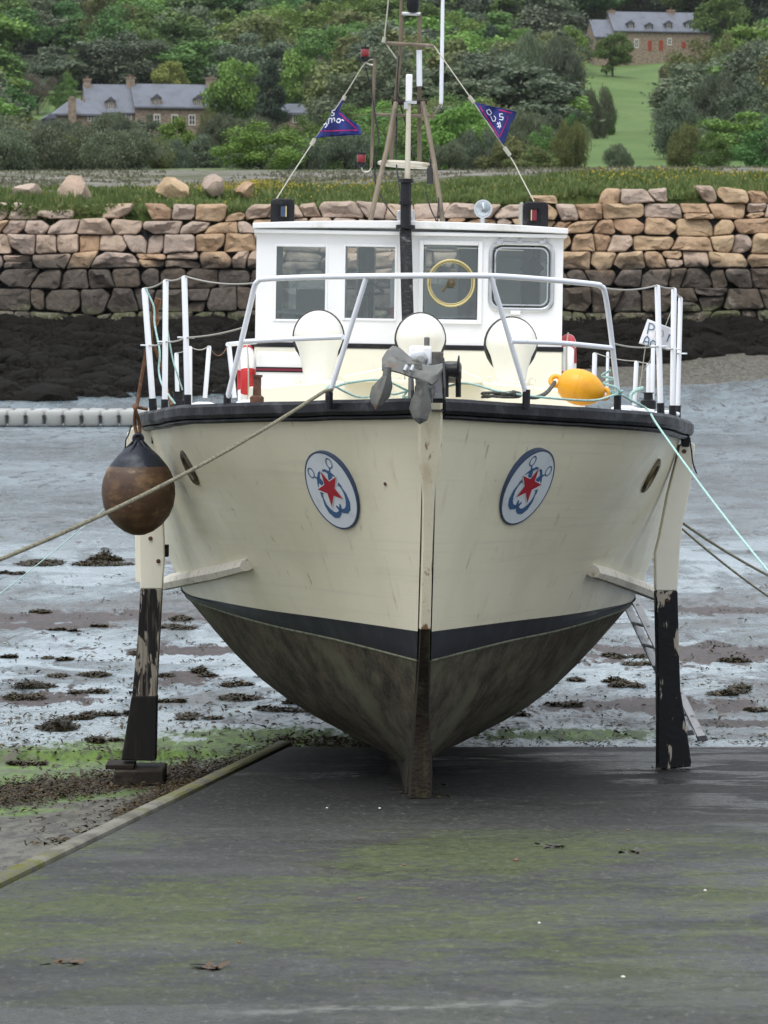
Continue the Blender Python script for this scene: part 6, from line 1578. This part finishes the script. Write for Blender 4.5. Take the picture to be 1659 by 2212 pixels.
# yellow buoy on the deck
yc = wl_(1250, 836, .85); ax = (wl_(1300, 853, .80) - wl_(1199, 826, .86)).normalized(); Rq = ax.to_track_quat('Z', 'Y').to_matrix().to_4x4()
yb_ = empty('yellow_buoy', yc); tag(yb_, 'small bright yellow plastic buoy lying on the foredeck', 'buoy')
k = 22.85 / F
mb = MB(); mb.lathe([(0, -47), (10, -46), (24, -40), (34, -27), (38.5, -10), (39, 4), (36, 18), (29, 33), (20, 46), (13, 53), (8, 56), (0, 57)][:1] and [(a * k, b_ * k) for a, b_ in [(0.01, -47), (10, -46), (24, -40), (34, -27), (38.5, -10), (39.5, 4), (37.5, 18), (32, 32), (24, 44), (17, 52), (11, 57), (.01, 58)]], 36, Rq); mb.torus(39.2 * k, .0025, 36, 6, Rq @ Matrix.Translation((0, 0, -1 * k))); obj('body', mb, M['yellow'], yb_, smooth=60)
for zz, s_ in ((-52, 1), (57, 1.0)):
    mb = MB(); mb.torus(.034, .017, 22, 8, Matrix.Translation(ax * (zz * k)) @ (V((.15, -1, .35)) - ax * ax.dot(V((.15, -1, .35)))).to_track_quat('Z', 'Y').to_matrix().to_4x4() @ Matrix.Diagonal((1, 1, .8, 1))); obj('eye', mb, M['yellow'], yb_, smooth=60)
rope('buoy_rope', 'dark rope from the yellow buoy eye to the coil on deck', 'rope', [wl_(1198, 826, .85), wl_(1190, 838, .7), wl_(1178, 850, .5), wl_(1160, 858, .3), wl_(1140, 858, .2)], .014, 'rope_dark')
pc = []
for i in range(40):
    a = i * .9; pc.append(wl_(1085 + 34 * cos(a) + 12 * sin(i * 1.7), 853 + 5 * sin(a * 1.3) - (4 if i % 7 == 0 else 0), .1 + .14 * sin(a)))
rope('rope_coil', 'dark tangled rope coil on the foredeck right of the windlass', 'rope', pc, .009, 'rope_dark', 4)
rope('mooring_rope', 'turquoise rope running across the foredeck and down off to the right', 'rope',
     [wl_(716, 838, -.2), wl_(760, 826, -.1), wl_(830, 822, .1)] + [wl_(905, 850, .3), wl_(1000, 828, .25), wl_(1080, 846, .1), wl_(1170, 858, -.1), wl_(1280, 865, .35), wl_(1335, 852, .70), wl_(1365, 866, .95), wl_(1398, 884, 1.15)] + [W(1398, 886, 23.08).lerp(W(1790, 1385, 19.0), u) + V((0, 0, -.2 * u * (1 - u))) for u in (.06, .2, .4, .6, .8, 1)], .0075, 'rope_cyan')
rope('deck_line', 'loose turquoise line looped on the foredeck left of the anchor', 'rope', [wl_(700, 846, -.25), wl_(715, 832, -.2), wl_(745, 846, -.15), wl_(775, 858, -.1), wl_(805, 856, .1), wl_(830, 846, .1), wl_(850, 852, .1), wl_(878, 846, .2), wl_(870, 858, .2), wl_(900, 853, .2)], .007, 'rope_cyan')
rope('deck_line', 'turquoise rope bundle tied round the foot of the pulpit at the right', 'rope', [wl_(1318, 800, .7), wl_(1300, 812, .75), wl_(1326, 818, .7), wl_(1304, 828, .75), wl_(1330, 836, .68), wl_(1338, 850, .7), wl_(1318, 846, .75), wl_(1345, 845, .8)], .008, 'rope_cyan')
rope('deck_line', 'short turquoise rope end standing up beside the right stanchions', 'rope', [wl_(1362, 866, 1.5), wl_(1364, 852, 1.5), wl_(1376, 842, 1.5), wl_(1390, 838, 1.5)], .013, 'rope_cyan')
rope('mooring_rope', 'thick tan mooring rope running from the bow down to the left', 'rope', [wl_(716, 842, -.25), wl_(702, 845, -.4)] + [p for p in sag(wl_(690, 852, -.6), W(-330, 1330, 15.5), .10)], .0115, 'rope_tan')
rope('mooring_rope', 'thin turquoise line from the left leg down to the left edge of the mud', 'rope', sag(wl_(270, 1060, 3.4), W(-280, 1480, 20), .05), .0035, 'rope_cyan')
rope('stern_line', 'upper of two brown stern ropes running off to the right behind the leg', 'rope', sag(wl_(1440, 1105, 7.0), W(1900, 1335, 33), .12), .012, 'rope_tan')
rope('stern_line', 'lower of two brown stern ropes running off to the right behind the leg', 'rope', sag(wl_(1440, 1112, 7.0), W(1900, 1420, 31), .12), .010, 'rope_tan')

# lifebuoys
def lifebuoy(px, py, Y, R_, r_, label, yaw, seg):
    o = empty('lifebuoy', wl_(px, py, Y)); tag(o, label, 'lifebuoy'); mt_ = Matrix.Rotation(yaw, 4, 'Z') @ Matrix.Rotation(pi / 2, 4, 'Y') @ Matrix.Rotation(pi / 4, 4, 'Z')
    mb = MB(); mb.torus(R_, r_, 48, 14, mt_ @ Matrix.Diagonal((1, 1, 1.15, 1))); obj('ring', mb, M['white'], o, smooth=60)
    for i in range(4):
        mb = MB(); a = i * pi / 2 + seg; mb.torus(R_, r_ * 1.03, 12, 14, mt_ @ Matrix.Diagonal((1, 1, 1.15, 1)), a - .38, a + .38); b_ = obj('band', mb, M['red_band'], o, smooth=60)
    mb = MB()
    for i in range(24):
        pass
    mb.tube([mt_ @ V((cos(a) * (R_ + r_ + .006), sin(a) * (R_ + r_ + .006), 0)) for a in [2 * pi * i / 40 for i in range(41)]], .006, 6); obj('grab_line', mb, M['rope_white'], o)
lifebuoy(532, 822, 3.55, .225, .048, 'red and white lifebuoy hung edge on at the left side of the wheelhouse', .10, pi / 4)
lifebuoy(1227, 792, 3.7, .20, .048, 'white lifebuoy with red bands partly hidden behind the yellow buoy', -.1, pi / 4 + .5)

# pennants and flag
def clothfn(Y0, amp, fx): return lambda px, py, d=0: BM @ bl(px, py, Y0 + amp * sin(px * fx + py * .03) + d)
def flag(name, label, cat, hoist, fly, Y0, mt, amp=.05, fx=.13, nx=14):
    o = empty(name, BM @ bl(hoist[0][0], hoist[0][1], Y0)); tag(o, label, cat); fn = clothfn(Y0, amp, fx); hp = []; fp = []
    def dens(P):
        out = []
        for i in range(len(P) - 1):
            for k in range(6): u = k / 6; out.append((P[i][0] + (P[i + 1][0] - P[i][0]) * u, P[i][1] + (P[i + 1][1] - P[i][1]) * u))
        return out + [P[-1]]
    H, G = dens(hoist), dens(fly); mb = MB(); rows = []
    for (hx_, hy_), (gx_, gy_) in zip(H, G): rows.append([fn(hx_ + (gx_ - hx_) * i / nx, hy_ + (gy_ - hy_) * i / nx) for i in range(nx + 1)])
    mb.loft(rows, False); c = obj('cloth', mb, M[mt], o, smooth=60, fix=False); c.matrix_parent_inverse = Matrix.Translation(-o.location)
    md = c.modifiers.new('thick', 'SOLIDIFY'); md.thickness = .003
    return o, c, fn
def strip(pts_, w_, fn, d=-.012):
    mb = MB(); D2 = []
    for i in range(len(pts_) - 1):
        for k in range(6): u = k / 6; D2.append((pts_[i][0] + (pts_[i + 1][0] - pts_[i][0]) * u, pts_[i][1] + (pts_[i + 1][1] - pts_[i][1]) * u))
    D2.append(pts_[-1]); mb.ribbon(D2, w_, lambda u, v, dd: fn(u, v, dd), d); return mb
def deco(c, name, pts_, w_, fn, mt, d=-.012):
    mb = pts_ if isinstance(pts_, MB) else strip(pts_, w_, fn, d); o = obj(name, mb, M[mt], c, smooth=0, fix=False); o.matrix_parent_inverse = c.matrix_parent_inverse.copy() if False else Matrix.Translation(-c.parent.location) if False else Matrix(); 
    o.parent = c; o.matrix_parent_inverse = (Matrix.Translation(c.parent.location) @ c.matrix_parent_inverse).inverted(); return o
o, c, fn = flag('pennant', 'navy pennant with pink border flying on the left halyard', 'flag', [(741, 207), (722, 236), (712, 252), (704, 265), (692, 284), (681, 299)], [(748, 208), (733, 238), (752, 256), (777, 272), (782, 291), (690, 296)], 5.0, 'flag_navy', .035)
deco(c, 'pink_border', [(733, 244), (773, 281), (690, 283)], 2.6, fn, 'flag_pink')
mb = MB()
for s_ in ([(724, 237), (718, 239), (717, 243), (722, 245), (721, 249), (715, 250)], [(709, 268), (711, 256), (716, 255), (717, 265)], [(717, 258), (722, 254), (723, 262)], [(728, 258), (733, 256), (736, 260), (733, 265), (728, 264), (727, 260)], [(738, 258), (743, 261)], [(699, 270), (704, 266), (707, 270), (702, 276)]): m2 = strip(s_, 2.6, fn); mb.add(m2.v, m2.f)
deco(c, 'white_lettering', mb, 0, fn, 'flag_white')
o, c, fn = flag('pennant', 'navy pennant with pink border flying on the right halyard', 'flag', [(1026, 222), (1040, 244), (1053, 264), (1066, 283), (1078, 300), (1087, 312)], [(1027, 222), (1116, 241), (1112, 254), (1102, 268), (1096, 292), (1088, 312)], 4.6, 'flag_navy', .035)
deco(c, 'pink_border', [(1036, 229), (1079, 297), (1097, 256), (1095, 250)], 2.4, fn, 'flag_pink'); deco(c, 'pink_border', [(1078, 237), (1106, 244.5)], 3.0, fn, 'flag_pink')
mb = MB()
for s_ in ([(1051, 239), (1057, 236), (1062, 244), (1058, 249), (1053, 245), (1051, 239)], [(1060, 251), (1064, 261), (1069, 262), (1071, 255), (1067, 250)], [(1086, 246), (1079, 246), (1080, 252), (1087, 253), (1086, 259), (1078, 258)], [(1073, 268), (1081, 266)], [(1074, 274), (1082, 271)], [(1075, 264), (1079, 277)], [(1079, 263), (1082, 275)]): m2 = strip(s_, 1.7, fn); mb.add(m2.v, m2.f)
deco(c, 'white_lettering', mb, 0, fn, 'flag_white')
rope('halyard', 'left flag halyard slanting from the upper red lamp to the left roof box', 'rope', [wl_(806, 128, 5.0), wl_(787, 138, 5.0), wl_(748, 200, 5.0), wl_(681, 300, 5.0), wl_(640, 362, 4.6), wl_(600, 425, 4.2), wl_(598, 430, 3.8)], .0048, 'rope_white')
rope('halyard', 'right flag halyard slanting from the mast yard to the right roof box', 'rope', [wl_(937, 99, 5.0), wl_(1012, 205, 4.6), wl_(1100, 335, 4.6), wl_(1127, 385, 4.2), wl_(1154, 436, 3.75)], .0048, 'rope_white')
rope('signal_line', 'pale line hanging from above beside the mast to the yard end', 'rope', [wl_(842, -60, 5.0), wl_(838, 10, 5.0), wl_(831, 80, 5.0), wl_(836, 97, 5.0), wl_(856, 126, 5.0)], .006, 'rope_white')
for (px, py, Y, qx, qy) in ((745, 207, 5.0, 741, 216), (680, 300, 5.0, 672, 313), (1013, 208, 4.6, 1024, 222), (1089, 318, 4.6, 1102, 336), (831, 80, 5.0, 828, 92)):
    rope('toggle', {745: 'white toggle at the top of the left pennant', 680: 'white toggle below the left pennant', 1013: 'white toggle at the top of the right pennant', 1089: 'white toggle below the right pennant', 831: 'white block at the left end of the mast yard'}[px], 'toggle', [wl_(px, py, Y - .02), wl_((px + qx) / 2, (py + qy) / 2, Y - .02), wl_(qx, qy, Y - .02)], .016, 'rope_white', 3)
o, c, fn = flag('banner', 'small white banner with blue lettering behind the right stern posts', 'flag', [(1399, 689), (1393, 706), (1387, 722), (1380, 742)], [(1456, 711), (1452, 728), (1449, 742), (1446, 757)], 7.4, 'cloth_white', .03, .09)
mb = MB()
for s_ in ([(1403, 697), (1398, 721)], [(1403, 698), (1410, 700), (1414, 706), (1411, 712), (1400, 711.5)], [(1389, 742), (1393, 731), (1398, 726), (1402, 732), (1400, 746)], [(1391, 737), (1401, 739)], [(1416, 739), (1410, 735), (1405, 740), (1406, 748), (1412, 749), (1416, 744)], [(1420, 729), (1416, 752)], [(1446, 722), (1441, 738)], [(1444, 729), (1448, 723), (1453, 723)]): m2 = strip(s_, 2.3, fn); mb.add(m2.v, m2.f)
deco(c, 'lettering', mb, 0, fn, 'ink_blue')
mb = MB()
for s_ in ([(1424, 711), (1416, 716), (1417, 727), (1425, 731), (1433, 725), (1433, 715), (1424, 711)], [(1440, 752), (1441, 757)], [(1444, 753), (1447, 755)]): m2 = strip(s_, 1.8, fn); mb.add(m2.v, m2.f)
deco(c, 'faint_lettering', mb, 0, fn, 'ink_faint')

# ladder behind the right leg
ft = on(1518, 1598, lambda x, y: max(slipz(y), mudz(x, y)), 20); la = empty('ladder', ft); tag(la, 'aluminium ladder leaning behind the right beaching leg', 'ladder')
tp = W(1310, 1170, ft.y + 1.9); dr = (tp - ft); side = V((.30, -1, 0)).normalized() * .36
n_ = dr.cross(side).normalized()
def lad(name, mb, mt, **kw): return obj(name, mb, M[mt], la, **kw)
for s_ in (0, 1):
    mb = MB(); b_ = side * s_ * -1 + (V((.02, 0, 0)) if s_ else V((0, 0, 0))); q = dr.normalized(); u = side.normalized() * .014; v_ = n_ * .036
    mb.loft([[p + a * u + c_ * v_ for a, c_ in ((-1, -1), (1, -1), (1, 1), (-1, 1))] for p in (b_ + q * .02, b_ + dr)]); st_ = lad('stile', mb, 'ladder', bevel=.003)
    mb = MB(); mb.loft([[p + a * u * 1.3 + c_ * v_ * 1.15 for a, c_ in ((-1, -1), (1, -1), (1, 1), (-1, 1))] for p in (b_ - q * .01, b_ + q * .05)]); lad('foot', mb, 'black')
for i in range(1, 9):
    p = dr * (i / 9); mb = MB(); mb.tube([p + side * .05, p - side * 1.05], .015, 8); lad('rung', mb, 'ladder')

# ------------------------------------------------------------------ seaweed on the shore
rs = random.Random(12)
def straps(mb, c, h_, n, L0, spread, zf=None):
    zf = zf or mudz
    for _ in range(n):
        a = rs.uniform(0, 6.28); q = sqrt(rs.random()); x = c[0] + cos(a) * q * spread[0]; y = c[1] + sin(a) * q * spread[1]
        bump_ = .55 + .45 * noise.noise(V((x * 2.1, y * 1.1, 3)))
        z = zf(x, y) + h_ * max(0, 1 - q * q) * max(.1, bump_) * rs.uniform(.3, 1.05)
        l = L0 * rs.uniform(.5, 1.3); w_ = l * rs.uniform(.14, .28); th = rs.uniform(0, 6.28); d = V((cos(th) * l, sin(th) * l, rs.uniform(-.3, .55) * l)); s_ = V((-sin(th), cos(th), rs.uniform(-.6, .6))).normalized() * w_
        p = V((x, y, z)); m_ = p + d * .5 + V((0, 0, l * .12))
        mb.add([p - s_ * .5, p + s_ * .5, m_ + s_, m_ - s_, p + d + s_ * .5, p + d - s_ * .5], [(0, 1, 2, 3), (3, 2, 4, 5)])
def mound(mb, c, h_, spread):
    n = 26; m_ = 7; vs = []; fs = []
    for j in range(m_ + 1):
        for i in range(n):
            q = j / m_; a = 2 * pi * i / n; rr = q * (1 + .35 * noise.noise(V((cos(a) * 2, sin(a) * 2, c[0])))); x = c[0] + cos(a) * rr * spread[0]; y = c[1] + sin(a) * rr * spread[1]
            vs.append((x, y, mudz(x, y) - .012 + h_ * .75 * (1 - q * q) * max(.15, .55 + .45 * noise.noise(V((x * 2.1, y * 1.1, 3))))))
    for j in range(m_):
        for i in range(n): fs.append((j * n + i, j * n + (i + 1) % n, (j + 1) * n + (i + 1) % n, (j + 1) * n + i))
    mb.add(vs, fs)
CL = [(40, 285, 1218, 9), (150, 262, 1212, 22), (0, 60, 1240, 7), (-40, 112, 1484, 24), (0, 120, 1510, 14), (110, 290, 1458, 9), (330, 462, 1456, 18), (150, 240, 1497, 9), (35, 190, 1572, 24), (120, 240, 1548, 14), (230, 320, 1542, 12), (345, 430, 1515, 10), (460, 600, 1508, 8), (570, 700, 1518, 12), (545, 680, 1532, 7), (190, 275, 1600, 9), (330, 450, 1356, 7), (195, 228, 1354, 6), (110, 165, 1362, 5), (330, 420, 1338, 4), (1232, 1340, 1474, 18), (1315, 1405, 1482, 8), (1420, 1480, 1478, 6), (1495, 1659, 1490, 8), (1270, 1400, 1418, 7), (1160, 1265, 1522, 8), (1510, 1590, 1500, 7), (1340, 1460, 1438, 6), (0, 40, 1420, 6), (80, 150, 1425, 5), (250, 330, 1410, 4), (1540, 1640, 1428, 5), (60, 130, 1322, 4), (1600, 1659, 1535, 7), (390, 560, 1552, 6), (480, 560, 1480, 5), (0, 90, 1650, 7), (1100, 1180, 1545, 5)]
mb = MB()
for (x0, x1, y, hp) in CL:
    p = on((x0 + x1) / 2, y, mudz, 20); w_ = (x1 - x0) / 2 * p.y / F; h_ = hp * p.y / F * 1.15; dp = w_ * rs.uniform(.8, 1.3)
    k_ = max(3, int(w_ / .16)); pk = rs.uniform(-.5, .5)
    for i in range(k_):
        u = rs.uniform(-1, 1); e = max(.25, 1 - abs(u - pk)) ; sw = w_ * rs.uniform(.32, .66) * (.6 + .4 * e); sd_ = sw * rs.uniform(.7, 1.5); c_ = (p.x + u * w_ * .85, p.y + rs.gauss(0, .35) * dp); hh = h_ * 1.8 * e * rs.uniform(.5, 1.2)
        mound(mb, c_, hh, (sw * .9, sd_ * .9)); straps(mb, c_, hh * 1.1, int(min(1800, 260 + 4200 * sw * sd_)), .020 + .0006 * p.y, (sw, sd_))
for i in range(1500):                                  # loose scraps
    p = on(rs.uniform(-100, 1760), rs.choice((rs.uniform(1380, 1660), rs.uniform(1240, 1640), rs.uniform(1560, 1900))), mudz, 20)
    if p.x > slipx(min(p.y, 28.2)) and p.y < 28.6: continue
    straps(mb, (p.x, p.y), .02, rs.randint(2, 7), .05, (.13, .16))
M['weed_dark2'] = leafmat('weed_straps', [(.022, .020, .011), (.062, .050, .022), (.085, .072, .03)], .4, .1, 0, 1.5)
M['weed_brown2'] = leafmat('wrack_straps', [(.016, .012, .006), (.055, .039, .015), (.085, .066, .025)], .5, .1, 0, 2.5)
o = obj('seaweed', mb, M['weed_dark2'], None, smooth=0, fix=False); tag(o, 'dark clumps of bladder wrack scattered over the shining mud', 'seaweed', kind='stuff')
mb = MB()
for i in range(6500):                                  # brown wrack drifted along the left edge of the slipway
    u = rs.random(); y = 18.2 + 9.8 * u ** .9
    wdt = (.05 + .13 * sm(20, 23, y)); ww = abs(rs.gauss(0, 1)) * wdt
    x = slipx(y) - .03 - ww + (.10 if rs.random() < .12 * sm(22, 26, y) else 0)
    if y > 25.5: x += rs.gauss(.05, .14)
    straps(mb, (x, y), .10 if y > 22 else .05, 2, .036, (.06, .08))
for i in range(4200):                                  # second tongue of wrack under the leg pad
    px = rs.uniform(-60, 420); py = 1722 - (px / 420) * 52 + rs.gauss(0, 8 + 5 * (px < 250)); p = on(px, py, mudz, 18)
    straps(mb, (p.x, p.y), .07, 2, .04, (.07, .1))
for i in range(500):
    y = rs.uniform(27.9, 29.0); x = rs.uniform(-.9, .2); straps(mb, (x, y), .05, 2, .05, (.06, .08))
for i in range(1100):                                   # broken edge of wrack at the foot of the slipway
    y = 28.2 + rs.gauss(0, .22); x = rs.uniform(.2, 7.5)
    if fbm(x * 1.3, y * 2, 3) > -.05: straps(mb, (x, y), .03, 2, .035, (.10, .10), lambda x, y: max(mudz(x, y), slipz(y) + .004 if y < 28.0 else -9))
kx = BM.translation
for i in range(26): straps(mb, (kx.x + rs.choice((-1, 1)) * rs.uniform(.06, .16), kx.y + rs.uniform(-.08, 1.2)), .03, rs.randint(1, 4), .03, (.05, .08), lambda x, y: slipz(y) + .004)
for q_ in (foot, BM @ bl(1458, 1660, YR)):
    for i in range(10): straps(mb, (q_.x + rs.uniform(-.2, .2), q_.y + rs.uniform(-.12, .1)), .02, 2, .025, (.05, .05), (lambda x, y: slipz(y) + .004) if q_.x > 0 else None)
o = obj('wrack', mb, M['weed_brown2'], None, smooth=0, fix=False); tag(o, 'brown wrack drifted along the kerb at the left of the slipway', 'seaweed', kind='stuff')
# shore pebbles near the slipway edge
mb = MB()
for i in range(1500):
    y = rs.uniform(16, 31); x = rs.uniform(-6, -.9) if rs.random() < .6 else rs.uniform(0, 6)
    if x > slipx(min(y, 28.2)) - .05 and y < 28.5: continue
    if fbm(x * .8, y * .8, 4) < .0: continue
    s_ = rs.uniform(.007, .022); rock(mb, (x, y, mudz(x, y) + s_ * .2), (s_ * 1.3, s_, s_ * .6), rs, 0, True)
o = obj('shore_stones', mb, mat('shore_stone', (.085, .075, .06), .55, 0, [((.17, .155, .12), 9, (1, 1, 1), .45, .65)]), None, smooth=60, fix=False); tag(o, 'small muddy stones littering the shore beside the slipway', 'gravel', kind='stuff')
# litter on the slipway
LIT = [(706, 1746, 'shell', .007, 'tiny white shell on the dark slipway left of the keel'), (820, 1747, 'shell', .008, 'tiny white shell just left of the keel foot'), (1115, 1860, 'pebble', .013, 'small orange pebble on the algae, the nearer of two'), (1356, 1794, 'pebble', .008, 'small orange pebble on the slipway below the right leg'), (463, 2092, 'weed_brown', .0, 'dark scrap of seaweed lying on the near slipway'), (1188, 1831, 'weed_dark', .0, 'small dark scrap of weed on the green algae'), (1366, 1842, 'weed_dark', .0, 'thin dark scrap of weed right of the orange pebble'), (1165, 1995, 'shell', .007, 'tiny white shell chip on the near slipway'), (1346, 2112, 'shell', .008, 'white shell chip on the near right of the slipway'), (873, 1870, 'pebble', .009, 'brown pebble on the slipway below the keel'), (1523, 1925, 'shell', .008, 'pale shell beside the dark wet patch at the right'), (776, 1943, 'pebble', .008, 'small dark pebble in the middle of the slipway'), (517, 2037, 'pebble', .008, 'small dark pebble left of centre on the slipway'), (140, 2081, 'weed_brown', .0, 'pale brown scrap of dried weed near the lower left corner')]
for (px, py, mt, r_, lab) in LIT:
    p = on(px, py, lambda x, y: slipz(y), 6); mb = MB()
    if r_ > 0: rock(mb, (0, 0, r_ * .4), (r_ * 1.2, r_, r_ * .7), rs, 0, True); nm_ = 'shell' if mt == 'shell' else 'pebble'
    else:
        nm_ = 'weed_scrap'
        for _ in range(14):
            a = rs.uniform(0, 6.28); l = rs.uniform(.03, .07); q = V((rs.gauss(0, .035), rs.gauss(0, .03), .004)); s_ = V((-sin(a), cos(a), .4)) * .012; d = V((cos(a) * l, sin(a) * l, rs.uniform(0, .015))); mb.add([q - s_, q + s_, q + d + s_ * .5, q + d - s_ * .5], [(0, 1, 2, 3)])
    o = obj(nm_, mb, M[mt], None, smooth=60, fix=False); o.location = p; tag(o, lab, {'weed_scrap': 'seaweed'}.get(nm_, nm_))


# ------------------------------------------------------------------ the air between
mb = MB(); mb.box2((-420, -20, -3), (420, 1580, 215)); m = bpy.data.materials.new('haze'); m.use_nodes = True; t = m.node_tree; t.nodes.clear()
pv = t.nodes.new('ShaderNodeVolumePrincipled'); om = t.nodes.new('ShaderNodeOutputMaterial'); t.links.new(pv.outputs[0], om.inputs['Volume'])
pv.inputs['Color'].default_value = (.92, .95, 1, 1); pv.inputs['Density'].default_value = .00004
o = obj('haze', mb, m, None, smooth=0); tag(o, 'thin pale haze softening the far hillside', 'haze', kind='stuff')
SC.cycles.volume_bounces = 0
